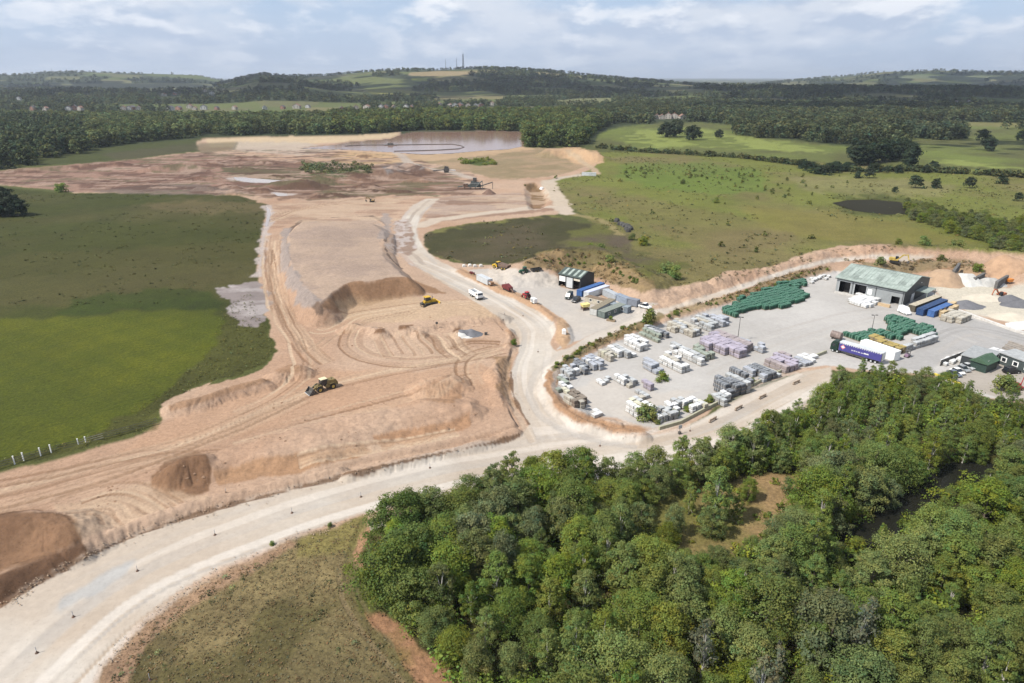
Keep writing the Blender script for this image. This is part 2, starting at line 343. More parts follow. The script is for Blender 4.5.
# far workings: pink bank, brown mud, grey silt, pale lit sand
lay(mask([(-300,172),(0,171),(80,164),(150,158),(205,152),(262,158),(300,164),(330,168),(300,186),(240,192),(150,191),(75,192),(0,184),(-300,180)], .6, 1), alb(172, 138, 119), .12, None, alb(146, 108, 92), .2+n3+n2*.5)
lay(mask([(78,184),(120,178),(180,172),(210,168),(215,176),(170,186),(120,190),(80,190)], 1.5, 1)*.7, alb(118, 84, 70), .2)
lay(mask([(90,192),(120,188),(175,183),(220,186),(262,194),(200,195),(140,194)], 1, 1)*.8, alb(122, 108, 98), .2)
lay(mask([(205,139),(260,137),(345,136),(398,133),(402,139),(350,142),(300,144),(250,147),(210,147)], .8, 1), alb(226, 200, 164), .08)
lay(mask([(236,142),(300,142),(325,146),(340,150),(300,156),(250,152),(232,150)], 1, 1)*.8, alb(206, 190, 172), .10)
lay(mask([(198,143),(238,142),(236,150),(210,152),(240,156),(220,158),(196,151)], 1, 1)*.7, alb(112, 104, 78), .2)
lay(mask([(222,166),(246,162),(300,160),(345,166),(390,166),(440,172),(480,190),(470,196),(380,196),(300,200),(250,196),(230,184)], 2, 1)*.8, alb(142, 110, 92), .25, None, alb(108, 80, 66), .2+n2+.6*n1)
lay(mask([(222,168),(250,166),(288,168),(330,178),(335,190),(290,188),(240,180)], 2, 1)*.7, alb(98, 96, 62), .25)
lay(mask([(320,190),(400,188),(440,192),(400,196),(320,197)], 2, 1)*.7, alb(112, 104, 74), .2)
lay(mask([(300,166),(316,162),(340,161),(368,165),(374,170),(345,177),(310,175)], 1, 1), alb(84, 92, 50), .25)
lay(mask([(340,151),(395,153),(404,160),(380,166),(345,164),(330,158)], 1, 1)*.8, alb(218, 182, 138), .10)
lay(mask([(404,158),(420,152),(460,152),(520,148),(560,149),(600,154),(600,162),(570,172),(540,178),(500,180),(470,172),(430,163)], 1, 1)*.85, alb(156, 140, 104), .14, None, alb(176, 150, 118), .4+n2)
lay(mask([(404,154),(470,152),(522,147),(536,149),(500,154),(440,160),(412,162)], 1, 1)*.8, alb(212, 180, 144), .08)
lay(mask([(462,162),(480,160),(497,163),(480,166)], 1, 1), alb(92, 104, 48), .2)
lay(mask([(545,150),(575,147),(600,152),(603,163),(585,166),(560,157)], 1.5, 1), alb(214, 178, 140), .14)
lay(mask([(430,206),(440,197),(520,193),(530,197),(532,208),(480,214),(440,216),(425,219)], .6, 1), alb(196, 172, 154), .07)
lay(mask([(438,201),(480,200),(515,197),(500,203),(450,205)], 1, 1)*.8, alb(150, 120, 102), .15)
lay(mask([(425,217),(480,211),(545,207),(560,208),(545,212),(480,217),(424,224)], .6, 1)*.8, alb(160, 128, 108), .12)
lay(mask([(523,184),(534,183),(541,190),(547,203),(540,209),(531,208),(530,192)], .4, 1), alb(148, 118, 84), .2)
lay(mask([(268,205),(300,200),(370,198),(410,198),(390,214),(300,217),(280,226)], 2, 2)*.5, alb(196, 166, 142), .08)
lay(mask([(380,166),(400,162),(424,165),(424,171),(388,173)], .8, 1), alb(146, 138, 134), .1)
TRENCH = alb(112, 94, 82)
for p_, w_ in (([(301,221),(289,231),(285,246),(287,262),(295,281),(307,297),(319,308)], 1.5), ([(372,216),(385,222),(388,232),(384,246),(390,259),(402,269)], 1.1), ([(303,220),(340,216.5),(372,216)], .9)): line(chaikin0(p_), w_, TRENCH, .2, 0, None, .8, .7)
FARW = [(-300,172),(0,171),(80,164),(205,152),(240,150),(330,150),(400,156),(470,172),(490,192),(440,197),(300,200),(250,196),(150,192),(0,185),(-300,181)]
st1 = fbm(X*.33, Y, 7, 820, 4); st2 = fbm(X*.25 + 40, Y, 5, 826, 4)
fm_ = mask(FARW, 1, 1)
lay(fm_*np.clip((st1-.12)*3.5, 0, .8), alb(106, 78, 64), .15); lay(fm_*np.clip((st2-.22)*3.5, 0, .7), alb(196, 168, 148), .1); lay(fm_*np.clip((-st1-.42)*4, 0, .7), alb(104, 100, 68), .2)
fs_ = mask([(262,204),(440,196),(540,190),(560,205),(480,214),(400,222),(300,222),(268,230)], 1, 1)
lay(fs_*np.clip((st2-.15)*2.5, 0, .5), alb(168, 132, 108), .1); lay(fs_*np.clip((-st1-.2)*2.5, 0, .5), alb(222, 196, 168), .08)
# wet silt, streams and pale residue
SILT = alb(180, 165, 156); PALE = alb(208, 194, 186)
lay(mask([(218,288),(240,282),(262,283),(272,298),(268,318),(256,330),(240,326),(228,308)], 1.5, 1), alb(158, 146, 142), .14, 'silt_flat', alb(194, 184, 180), .2 + 1.8*fbm(X*.6, Y, 6, 830, 4))
for pts, w_, c_ in [([(266,206),(270,213),(267,226),(263,240),(262,256),(258,276)], 3.0, PALE), ([(287,229),(284,246),(284,262),(294,284),(312,302)], 3.0, SILT),
                    ([(386,214),(388,226),(383,238)], 3, SILT), ([(236,178),(252,181),(282,182)], 9, PALE), ([(274,193),(288,195)], 6, PALE)]:
    line(pts, w_, c_, .12, 1, None, .9, .5)
lay(mask([(395,222),(408,222),(412,240),(416,252),(404,254),(398,245),(394,258),(390,250)], 1.5, 1)*.8, PALE, .12, None, alb(190,170,154), .4+n1*2)
line([(392,152),(402,156),(410,164),(424,168),(452,172),(470,178)], 7, alb(206, 192, 178), .1, 1, None, .8)
line([(548,181),(552,190),(560,201),(562,208)], 9, alb(218, 200, 178), .08, 1, 'access_track')
line([(576,176),(590,173),(560,178),(548,182)], 6, alb(214, 198, 178), .08, 1)
line([(560,151),(580,160),(594,169),(597,174)], 5, alb(206, 180, 148), .1, 1)
line([(566,213),(600,220),(612,226),(620,234)], 4, alb(172, 156, 108), .1, 1, None, .8, .4)
line([(420,226),(436,220),(480,214),(540,209),(562,207),(566,213)], 7.5, alb(220, 202, 182), .08, 1, 'access_track')

# haul roads: crushed pale stone
RD = alb(231, 220, 206)
HAUL = [(-500,1000),(-300,800),(-60,650),(0,607),(40,581),(90,554),(140,533),(200,513),(262,497),(330,479),(400,462),(450,451),(500,441),(520,435),(529,424),(520,410),(512,392),(511,372),(518,352),(519,338),(502,320),(480,305),(455,290),(432,276),(414,264),(402,252),(396,235),(402,218),(412,205),(426,199),(440,198),(420,215),(416,232),(424,248),(436,259),(455,268),(480,281),(505,292),(535,304),(552,318),(556,330),(550,345),(556,352),(570,348),(585,338),(610,325),(640,312),(668,308),(700,297),(730,288),(770,275),(800,266),(826,259),(868,255),(900,254),(940,256),(905,262),(870,258),(828,263),(800,270),(770,280),(735,292),(700,303),(666,314),(640,323),(612,335),(580,350),(558,363),(548,377),(546,390),(554,406),(578,422),(612,433),(645,436),(680,431),(712,413),(757,388),(800,373),(830,366),(832,388),(800,408),(760,434),(715,457),(670,474),(620,480),(540,482),(470,488),(400,505),(350,517),(290,537),(222,566),(170,596),(130,630),(100,665),(60,760),(0,1000)]
lay(mask(HAUL, .25, 1), RD, .05, 'haul_road', alb(218, 202, 184), .35 + 1.3*fbm(X, Y, 16, 180, 4))
lay(mask([(462,270),(500,268),(540,270),(556,276),(560,287),(585,292),(610,300),(640,302),(660,304),(640,313),(610,326),(585,338),(566,346),(556,352),(566,338),(564,322),(556,316),(535,303),(505,290),(480,279)], .4, 1), alb(228, 216, 202), .07, 'compound_yard', alb(212, 204, 195), .3+n2)
lay(mask([(556,318),(562,318),(568,326),(572,340),(564,350),(557,344)], .4, 1), alb(206, 172, 138), .12)
lay(mask([(462,268),(480,276),(505,287),(535,300),(556,316),(552,322),(535,309),(505,296),(478,284),(455,271)], .3, 1), alb(208, 170, 136), .12)
# worn wheel strips along the road, compacted grey and pale dusty lines
RC = [(-120,780),(0,690),(60,635),(120,590),(180,560),(240,535),(320,507),(400,485),(480,466),(550,455),(620,450),(690,440),(757,410),(815,378)]
def chaikin(p, k=2):
    for _ in range(k):
        q = [p[0]]
        for a, b in zip(p[:-1], p[1:]): q += [(.75*a[0]+.25*b[0], .75*a[1]+.25*b[1]), (.25*a[0]+.75*b[0], .25*a[1]+.75*b[1])]
        p = q + [p[-1]]
    return p
def strips(pts, offs, seed=0, clip=None):
    pts = chaikin(pts) if len(pts) > 2 else pts
    w = [tuple(GP(a, b)[:2]) for a, b in pts]
    xs = [p[0] for p in w]; yv = [p[1] for p in w]; e = max(abs(o[0]) for o in offs) + 4
    I = crop(min(xs)-e, max(xs)+e, min(yv)-e, max(yv)+e)
    d, s, al = seg_dist(X[I], Y[I], w)
    s = s + .5*fbm(X[I], Y[I], 14, 190+seed, 3)
    for off, wd, c_, st in offs:
        m = np.zeros(X.shape, np.float32)
        v = np.clip((wd/2 - np.abs(s-off))/(.14*wd) + .5, 0, 1) * (d < e-1) * (al > .02) * (al < al.max()-.02) * np.clip(.75 + .8*fbm(al*.14, s-off, 3, 195+seed+int(abs(off)*7), 3), 0, 1)
        if clip is not None: v = v * clip[I]
        m[I] = v * st; lay(m, c_, .05)
        Z[I] -= .09*v*st
WH = alb(246, 236, 224); GREY = alb(204, 196, 187); DUST = alb(208, 188, 166)
lay(mask([(394,222),(409,219),(413,232),(417,246),(409,257),(396,252),(391,242),(397,232)], .6, 1), alb(172, 146, 128), .12, None, PALE, (n1+.05)*3)
strips(RC, [(-5.6,2.2,GREY,.5),(-3.4,1.8,WH,.45),(-1.2,2.4,GREY,.75),(1.2,2.6,DUST,.5),(3.2,1.6,WH,.7),(4.6,.6,GREY,.7),(5.6,1.4,WH,.8),(7.0,.5,DUST,.8),(8.0,1.6,WH,.5),(9.6,1.5,DUST,.8)], 1)
lay(mask([(60,598),(90,580),(112,568),(140,560),(132,574),(96,592),(60,615)], 1, 3)*.6, alb(196, 200, 202), .05)
strips([(540,450),(590,446),(650,440),(690,430),(757,399),(815,372)], [(-4.6,1.5,GREY,.6),(-2,1.2,WH,.5),(1,2,DUST,.7),(4,1.6,WH,.6),(8,1.6,DUST,.8),(-7,3,WH,.5)], 2)
strips([(415,262),(455,279),(500,303),(535,325),(536,345),(528,365),(528,390),(540,415),(556,440)], [(-3.6,1.2,WH,.5),(-1.6,1.2,GREY,.6),(.6,1.0,WH,.5),(2.6,1.4,GREY,.5),(4.4,1.2,DUST,.6)], 3)
strips([(640,318),(590,343),(558,360),(541,376),(538,395),(552,418),(590,436),(640,440)], [(-2.4,1.6,GREY,.6),(0,1.2,WH,.4),(2,1.5,GREY,.5)], 4)
strips([(430,200),(412,214),(405,232),(408,250),(425,265)], [(-4,1.6,GREY,.6),(0,1.6,alb(176,160,146),.6),(3.5,2,PALE,.5)], 5)
# tyre ruts over the sand
RUT = alb(154, 118, 90); RUL = alb(226, 198, 168)
ruts = [[(-80,500),(0,488),(90,462),(180,440),(260,405),(330,380),(420,362),(490,352)], [(-60,520),(60,492),(150,462),(230,430),(300,398)], [(270,235),(268,270),(276,310),(298,345),(305,372),(285,392),(240,415)],
        [(278,240),(274,275),(288,320),(312,350),(330,362)], [(262,250),(266,290),(280,325),(292,352)], [(318,318),(360,312),(430,302),(470,300)], [(300,352),(345,330),(365,318),(410,311)],
        [(358,330),(352,345),(372,358),(420,362),(480,352),(505,346)], [(60,508),(110,492),(140,497),(158,512)], [(100,500),(128,498),(140,514)], [(80,498),(120,486),(160,500),(172,508)], [(230,440),(310,418),(400,396),(440,380),(470,372)],
        [(270,222),(300,208),(350,203),(400,202)], [(276,214),(320,203),(380,196)], [(215,455),(150,462),(70,480),(-30,500)], [(300,470),(380,452),(460,436)], [(480,385),(470,368),(478,356),(500,350)], [(455,350),(470,342),(500,344)]]
for q in range(5):
    bx = 382 + q*19 + rng.uniform(-5, 5); ruts.append([(bx,334),(bx+rng.uniform(2,7),341),(bx+rng.uniform(5,13),348),(bx+rng.uniform(10,22),355)])
for i, p in enumerate(ruts):
    o = []
    for q in range(rng.integers(2, 4)):
        b0 = rng.uniform(-3.5, 3.5)
        for g in (-1.0, 1.0): o.append((b0+g, rng.uniform(.45, .8), RUT if rng.random() < .65 else RUL, rng.uniform(.45, .9)))
        o.append((b0, rng.uniform(1.5, 4.0), RUL if rng.random() < .55 else RUT, rng.uniform(.10, .3)))
    strips(p, o, 20+i)
for e_ in ([(0,607),(40,581.5),(90,554.5),(140,533.5),(200,513.5),(262,497.5),(330,479.5),(400,462.5),(450,451.5),(500,441.5),(519,435)], [(529,424),(520,410),(512,392),(511,372)]): line(chaikin(e_), .55, alb(126, 96, 72), .2, 0, None, .85, .5)  # shadow line and damp toe soil of the road step, painted into the ground
fmk = mask(FIELD, .5, 2)
for off_ in range(-36, 60, 9): strips([(-80,404),(60,372),(150,350),(240,326)], [(off_-.8,.5,alb(70,80,14),.45),(off_+.8,.5,alb(70,80,14),.45)], 60, fmk)
# concrete of the product yard, and the pale aggregate yard beyond
lay(mask(YARD, .15, 1), alb(221, 216, 210), .06, 'product_yard', alb(208, 203, 197), .4 + .9*fbm(X, Y, 26, 200, 4))
lay(mask([(905,320),(960,317),(1024,330),(1200,366),(1200,386),(1024,352),(960,350),(930,366),(900,372),(880,362),(930,345)], 1, 3)*.8, alb(192, 189, 186), .06)
lay(mask([(565,392),(590,378),(640,392),(700,390),(650,420),(612,416),(585,408)], 2, 4)*.5, alb(228, 216, 202), .05)
lay(mask([(930,288),(960,282),(1010,288),(1024,284),(1200,310),(1200,362),(1024,325),(968,313),(945,300)], .6, 2), alb(236, 226, 206), .07, None, alb(218, 208, 194), n2)
strips([(700,372),(760,345),(820,325),(880,312),(930,320),(990,340)], [(-4,1.2,GREY,.4),(-2,1,alb(220,214,206),.4),(2,1.3,GREY,.35),(5,1.4,alb(220,214,206),.4)], 6)
strips([(930,350),(960,330),(990,332),(1060,352)], [(-3,1.2,alb(160,156,152),.4),(-1,1,alb(160,156,152),.4),(2,1.3,GREY,.35)], 7)
lay(mask([(940,372),(968,366),(1000,362),(1100,380),(1100,408),(1000,398),(965,388)], .2, 1), alb(200, 190, 178), .05, 'car_park')
# scrub on the verge bank and bunds
lay(mask([(660,313),(640,322),(612,334),(585,346),(562,358),(552,366),(556,372),(570,362),(596,348),(620,338),(650,326),(668,318)], .6, 1)*.85, alb(134, 118, 76), .25)
lay(mask([(549,368),(556,372),(552,386),(560,400),(580,412),(600,420),(640,426),(652,432),(612,432),(578,421),(556,407),(546,390)], .5, 1), alb(192, 152, 118), .15)
lay(mask([(668,312),(700,303),(735,293),(770,280),(800,271),(828,266),(832,270),(805,277),(770,287),(735,299),(700,309),(670,319)], .6, 1)*.8, alb(158, 138, 100), .25)
lay(mask([(520,262),(556,249),(600,252),(630,264),(650,280),(655,290),(640,294),(600,278),(560,272),(530,268)], 1.2, 1)*.85, alb(158, 134, 92), .25, None, alb(110, 104, 60), .3+1.6*n2)
lay(mask([(860,262),(905,262),(930,258),(975,262),(990,272),(960,276),(930,272),(900,275),(870,268)], 1.2, 1)*.7, alb(172, 146, 112), .22, None, alb(126, 116, 78), .1+1.4*n2)
lay(mask([(985,270),(1000,258),(1006,258),(1018,270),(1000,275)], .4, 1), alb(186, 132, 90), .10)
lay(mask([(1016,268),(1030,258),(1060,260),(1070,276)], .4, 1), alb(186, 140, 104), .10)
lay(mask([(932,279),(936,270),(950,267),(958,275),(950,282)], .4, 1), alb(184, 144, 108), .10)
# rough grass in the bend, wood floor, clearing, bare red soil
BEND = [(96,720),(104,668),(134,634),(175,600),(225,570),(292,541),(350,521),(368,516),(362,530),(352,555),(350,590),(368,620),(400,650),(440,690),(520,760),(600,1000),(-100,1000)]
lay(mask(BEND, .5, 1), alb(140, 124, 86), .40, 'rough_grass', alb(108, 99, 62), .45 + 1.6*fbm(X, Y, 9, 210, 5))
lay(mask([(96,720),(104,668),(134,634),(175,600),(225,570),(292,541),(300,546),(235,580),(182,612),(148,645),(122,690)], .5, 1)*.8, alb(186, 150, 122), .16)
lay(mask([(300,540),(350,520),(368,516),(362,530),(352,552),(300,560)], 1, 2)*.6, alb(150, 140, 76), .2)
lay(mask([(300,640),(350,600),(420,683),(560,760),(200,760),(270,690)], 3, 4)*.5, alb(146, 130, 92), .18)
strips([(364,520),(350,545),(345,575),(352,605),(380,640),(425,690),(470,750)], [(-1.0,.55,alb(150,132,98),.9),(.9,.55,alb(150,132,98),.8),(0,1.0,alb(112,106,62),.6)], 30)
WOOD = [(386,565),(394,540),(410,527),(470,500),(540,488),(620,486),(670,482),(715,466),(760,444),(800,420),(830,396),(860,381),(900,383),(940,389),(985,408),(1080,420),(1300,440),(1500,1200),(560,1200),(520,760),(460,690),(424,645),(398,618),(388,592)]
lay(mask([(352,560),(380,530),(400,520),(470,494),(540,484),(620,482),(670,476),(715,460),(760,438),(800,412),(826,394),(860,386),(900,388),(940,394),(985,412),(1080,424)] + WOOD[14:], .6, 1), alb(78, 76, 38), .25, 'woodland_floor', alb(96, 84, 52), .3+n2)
lay(mask([(352,560),(358,535),(368,522),(366,540),(360,560),(358,585)], .4, 1), alb(188, 146, 112), .14)
lay(mask([(366,612),(385,612),(400,622),(420,640),(445,660),(470,685),(520,740),(470,740),(430,690),(400,655),(375,630)], .6, 1), alb(182, 138, 104), .16, None, alb(136, 116, 70), .1+n1)
CLEAR = [(640,512),(660,496),(690,488),(730,482),(770,474),(800,476),(808,495),(785,525),(760,552),(725,572),(690,570),(665,545)]
lay(mask(CLEAR, 1.5, 2), alb(176, 146, 104), .18, None, alb(126, 122, 66), .4 + 1.5*n2)
lay(mask(LAKE, .2, 1), alb(150, 124, 108), .05); lay(mask(WPOND, .2, 1), alb(52, 46, 34), .1); lay(mask(POND, .2, 1), alb(70, 66, 46), .1)
COL = np.clip(COL, .004, .9)

# ------------------------------------------------------------------ build the ground sheets
def nodes(m):
    m.use_nodes = True; nt = m.node_tree; nt.nodes.clear(); return nt, nt.nodes, nt.links
def ground_mat(name, rough, bscale, bump):
    m = bpy.data.materials.new(name); nt, N, L = nodes(m)
    o = N.new('ShaderNodeOutputMaterial'); b = N.new('ShaderNodeBsdfPrincipled'); L.new(b.outputs[0], o.inputs[0])
    b.inputs['Roughness'].default_value = rough; b.inputs['Specular IOR Level'].default_value = .2
    at = N.new('ShaderNodeAttribute'); at.attribute_name = 'surface'
    g = N.new('ShaderNodeNewGeometry')
    n = N.new('ShaderNodeTexNoise'); n.inputs['Scale'].default_value = bscale; n.inputs['Detail'].default_value = 6; n.inputs['Roughness'].default_value = .65
    L.new(g.outputs['Position'], n.inputs['Vector'])
    mr = N.new('ShaderNodeMapRange'); mr.inputs[1].default_value = .25; mr.inputs[2].default_value = .75; mr.inputs[3].default_value = 1-bump*.55; mr.inputs[4].default_value = 1+bump*.55
    L.new(n.outputs[0], mr.inputs[0])
    mx = N.new('ShaderNodeMix'); mx.data_type = 'RGBA'; mx.blend_type = 'MULTIPLY'; mx.inputs[0].default_value = 1
    L.new(at.outputs['Color'], mx.inputs[6]); L.new(mr.outputs[0], mx.inputs[7]); L.new(mx.outputs[2], b.inputs['Base Color'])
    cl = N.new('ShaderNodeTexNoise'); cl.inputs['Scale'].default_value = bscale*2.7; cl.inputs['Detail'].default_value = 3; cl.inputs['Roughness'].default_value = .7; L.new(g.outputs['Position'], cl.inputs['Vector'])
    cr = N.new('ShaderNodeMapRange'); cr.inputs[1].default_value = .57; cr.inputs[2].default_value = .68; cr.inputs[3].default_value = 1; cr.inputs[4].default_value = 1-bump*.75; L.new(cl.outputs[0], cr.inputs[0])
    mc = N.new('ShaderNodeMix'); mc.data_type = 'RGBA'; mc.blend_type = 'MULTIPLY'; mc.inputs[0].default_value = 1; L.new(mx.outputs[2], mc.inputs[6]); L.new(cr.outputs[0], mc.inputs[7]); L.new(mc.outputs[2], b.inputs['Base Color'])
    bp = N.new('ShaderNodeBump'); bp.inputs['Strength'].default_value = bump; bp.inputs['Distance'].default_value = .25
    L.new(n.outputs[0], bp.inputs['Height']); L.new(bp.outputs[0], b.inputs['Normal'])
    return m
gm = {'grass': ground_mat('grass_ground', .95, 1.7, .8), 'sand': ground_mat('sand_ground', .92, 1.3, .42), 'hard': ground_mat('hard_ground', .9, 1.1, .16)}
which = {'sand_workings': 'sand', 'haul_road': 'hard', 'compound_yard': 'hard', 'product_yard': 'hard', 'car_park': 'hard', 'silt_flat': 'hard', 'access_track': 'hard'}
fz = ZONE[:-1, :-1]
vid = np.arange(NR*NC).reshape(NR, NC)
quads = np.stack([vid[:-1,:-1], vid[:-1,1:], vid[1:,1:], vid[1:,:-1]], -1)
P3 = np.stack([X, Y, Z], -1).reshape(-1, 3).astype(np.float32); C3 = COL.reshape(-1, 3).astype(np.float32)
def fast_mesh(name, co, faces, k, smooth=False, col=None, layer='surface'):
    me = bpy.data.meshes.new(name); n = len(faces)
    me.vertices.add(len(co)); me.vertices.foreach_set('co', np.ascontiguousarray(co, np.float32).ravel())
    me.loops.add(n*k); me.loops.foreach_set('vertex_index', np.ascontiguousarray(faces, np.int32).ravel())
    me.polygons.add(n); me.polygons.foreach_set('loop_start', np.arange(0, n*k, k, dtype=np.int32))
    if smooth: me.polygons.foreach_set('use_smooth', np.ones(n, bool))
    me.update(calc_edges=True)
    if col is not None:
        a = me.color_attributes.new(layer, 'FLOAT_COLOR', 'POINT')
        a.data.foreach_set('color', np.concatenate([col, np.ones((len(col), 1))], 1).astype(np.float32).ravel())
    return me
def tag(o, label=None, cat=None, group=None, kind=None):
    if label: o['label'] = label
    if cat: o['category'] = cat
    if group: o['group'] = group
    if kind: o['kind'] = kind
    return o
GL = {'ground': ('rough open ground around the quarry', 'ground'), 'hills': ('far wooded hills and plain beyond the quarry', 'hills'), 'golf_course': ('pale mown golf course beyond the rough meadow', 'golf course'),
 'meadow': ('rough olive meadow right of the sand workings', 'meadow'), 'grass_field': ('green grass fields left of the sand workings', 'field'), 'sand_workings': ('pinkish sand floor and banks of the quarry', 'sand'),
 'silt_flat': ('grey silt patch at the edge of the green field', 'silt'), 'access_track': ('pale track past the dark meadow', 'track'), 'haul_road': ('wide pale crushed stone haul road', 'road'), 'compound_yard': ('pale stone yard around the small workshop', 'yard'),
 'product_yard': ('light grey concrete yard full of pallet stacks', 'yard'), 'car_park': ('small car park beside the dark office', 'car park'), 'rough_grass': ('dry rough grass inside the bend of the haul road', 'grass'), 'woodland_floor': ('dark floor under the foreground wood', 'ground')}
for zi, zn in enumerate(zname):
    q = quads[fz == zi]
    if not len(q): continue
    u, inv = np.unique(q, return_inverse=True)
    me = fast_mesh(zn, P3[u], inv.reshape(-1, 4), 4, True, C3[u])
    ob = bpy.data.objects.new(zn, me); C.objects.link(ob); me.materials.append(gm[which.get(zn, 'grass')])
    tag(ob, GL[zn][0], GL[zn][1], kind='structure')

# ------------------------------------------------------------------ water
def water_mat(name, c, rough, spec=.5):
    m = bpy.data.materials.new(name); nt, N, L = nodes(m)
    o = N.new('ShaderNodeOutputMaterial'); b = N.new('ShaderNodeBsdfPrincipled'); L.new(b.outputs[0], o.inputs[0])
    b.inputs['Roughness'].default_value = rough; b.inputs['IOR'].default_value = 1.33; b.inputs['Specular IOR Level'].default_value = spec
    g = N.new('ShaderNodeNewGeometry'); n = N.new('ShaderNodeTexNoise'); n.inputs['Scale'].default_value = .02; n.inputs['Detail'].default_value = 3
    L.new(g.outputs['Position'], n.inputs['Vector'])
    r = N.new('ShaderNodeMix'); r.data_type = 'RGBA'; r.inputs[6].default_value = (*c, 1); r.inputs[7].default_value = (*(v*1.25 for v in c), 1)
    L.new(n.outputs[0], r.inputs[0]); L.new(r.outputs[2], b.inputs['Base Color'])
    n2_ = N.new('ShaderNodeTexNoise'); n2_.inputs['Scale'].default_value = .9; n2_.inputs['Detail'].default_value = 4; L.new(g.outputs['Position'], n2_.inputs['Vector'])
    bp = N.new('ShaderNodeBump'); bp.inputs['Strength'].default_value = .06; bp.inputs['Distance'].default_value = .1
    L.new(n2_.outputs[0], bp.inputs['Height']); L.new(bp.outputs[0], b.inputs['Normal'])
    return m
def sheet(name, poly, z, m, label, cat, grow=3):
    w = to_w(poly, z); c = np.mean(w, 0)
    p = [(x + (x-c[0])/math.hypot(x-c[0], y-c[1])*grow, y + (y-c[1])/math.hypot(x-c[0], y-c[1])*grow, z) for x, y in w]
    me = bpy.data.meshes.new(name); me.from_pydata(p, [], [list(range(len(p)))]); me.materials.append(m)
    o = bpy.data.objects.new(name, me); C.objects.link(o); tag(o, label, cat, kind='structure'); return o
sheet('lagoon_water', LAKE, -.5, water_mat('muddy_water', tuple(alb(176, 142, 126)), .12, .5), 'muddy pinkish brown lagoon in front of the tree belt', 'lagoon', 3)
PW = water_mat('puddle_water', tuple(alb(190, 176, 168)), .08, .5)
for q_, l_ in PUD: sheet('puddle_water', chaikin([(a + rng.uniform(-1.2, 1.2), b + rng.uniform(-.4, .4)) for a, b in q_] + [q_[0]], 3)[:-1] if len(q_) > 7 else q_, .03, PW, l_, 'puddle', -.15)
sheet('meadow_pond_water', POND, -.3, water_mat('dark_water', tuple(alb(58, 56, 44)), .6, .04), 'small dark pond in the rough meadow', 'pond', 3.4)
sheet('wood_pond_water', WPOND, -.6, water_mat('black_water', (.012, .012, .009), .1, .2), 'dark still pond hidden among the foreground trees', 'pond', 2.6)

# ------------------------------------------------------------------ sky, sun
SUN_EL, SUN_DIR = R(50), Vector((-.88, -.42, 0)).normalized()
sd = Vector((SUN_DIR.x*math.cos(SUN_EL), SUN_DIR.y*math.cos(SUN_EL), math.sin(SUN_EL)))
sun = bpy.data.objects.new('sun', bpy.data.lights.new('sun', 'SUN')); C.objects.link(sun)
sun.data.energy = 4.15; sun.data.angle = R(.5); sun.data.color = (1, .95, .87)
sun.rotation_euler = sd.to_track_quat('Z', 'Y').to_euler(); sun.location = (0, 0, 200)
W = bpy.data.worlds.new('World'); SC.world = W; W.use_nodes = True
nt = W.node_tree; N = nt.nodes; L = nt.links; N.clear()
out = N.new('ShaderNodeOutputWorld'); bg = N.new('ShaderNodeBackground'); L.new(bg.outputs[0], out.inputs[0])
sky = N.new('ShaderNodeTexSky'); sky.sky_type = 'NISHITA'; sky.sun_disc = False
sky.sun_elevation = SUN_EL; sky.sun_rotation = math.atan2(sd.x, sd.y); sky.air_density = 1.0; sky.dust_density = 1.5; sky.altitude = 100
bg.inputs[1].default_value = .083
tc = N.new('ShaderNodeTexCoord'); sx = N.new('ShaderNodeSeparateXYZ'); L.new(tc.outputs['Generated'], sx.inputs[0])
def M(op, a, b=None):
    n = N.new('ShaderNodeMath'); n.operation = op
    for i, v in enumerate((a, b)):
        if v is None: continue
        if isinstance(v, (int, float)): n.inputs[i].default_value = v
        else: L.new(v, n.inputs[i])
    return n.outputs[0]
den = M('ADD', M('MAXIMUM', sx.outputs[2], 0), .26)
cv = N.new('ShaderNodeCombineXYZ'); L.new(M('DIVIDE', sx.outputs[0], den), cv.inputs[0]); L.new(M('DIVIDE', sx.outputs[1], den), cv.inputs[1]); 
def cloud_noise(scale, detail, off, rough=.55):
    mp = N.new('ShaderNodeMapping'); mp.inputs['Location'].default_value = off; mp.inputs['Scale'].default_value = (1, .8, 1); L.new(cv.outputs[0], mp.inputs[0])
    n = N.new('ShaderNodeTexNoise'); n.inputs['Scale'].default_value = scale; n.inputs['Detail'].default_value = detail; n.inputs['Roughness'].default_value = rough
    L.new(mp.outputs[0], n.inputs['Vector']); return n.outputs[0]
def MR(v, a, b, c_, d): 
    n = N.new('ShaderNodeMapRange'); n.interpolation_type = 'SMOOTHSTEP'; L.new(v, n.inputs[0])
    for i, q in enumerate((a, b, c_, d)): n.inputs[i+1].default_value = q
    return n.outputs[0]
def MIX(f, a, b):
    n = N.new('ShaderNodeMix'); n.data_type = 'RGBA'
    if isinstance(f, float): n.inputs[0].default_value = f
    else: L.new(f, n.inputs[0])
    for i, v in ((6, a), (7, b)):
        if isinstance(v, tuple): n.inputs[i].default_value = (*v, 1)
        else: L.new(v, n.inputs[i])
    return n.outputs[2]
cover = cloud_noise(1.3, 6, (3.1, 1.7, 0)); puff = cloud_noise(3.6, 7, (8.2, 4.4, 0), .55); grey = cloud_noise(3.6, 6, (8.2, 4.28, 0), .5)
base = MIX(.6, sky.outputs[0], (3.5, 4.9, 7.4))
c1 = MIX(MR(cover, .42, .60, 0, 1), base, MIX(MR(grey, .44, .60, 0, 1), (6.4, 6.7, 7.2), (3.9, 4.6, 5.8)))
c2 = MIX(M('MULTIPLY', MR(puff, .50, .64, 0, .95), MR(cover, .3, .55, .25, 1)), c1, (8.6, 8.6, 8.7))
hzf = MR(sx.outputs[2], 0.0, .16, 1, 0)
fin = MIX(M('MULTIPLY', hzf, .75), c2, (4.5, 5.3, 6.7))
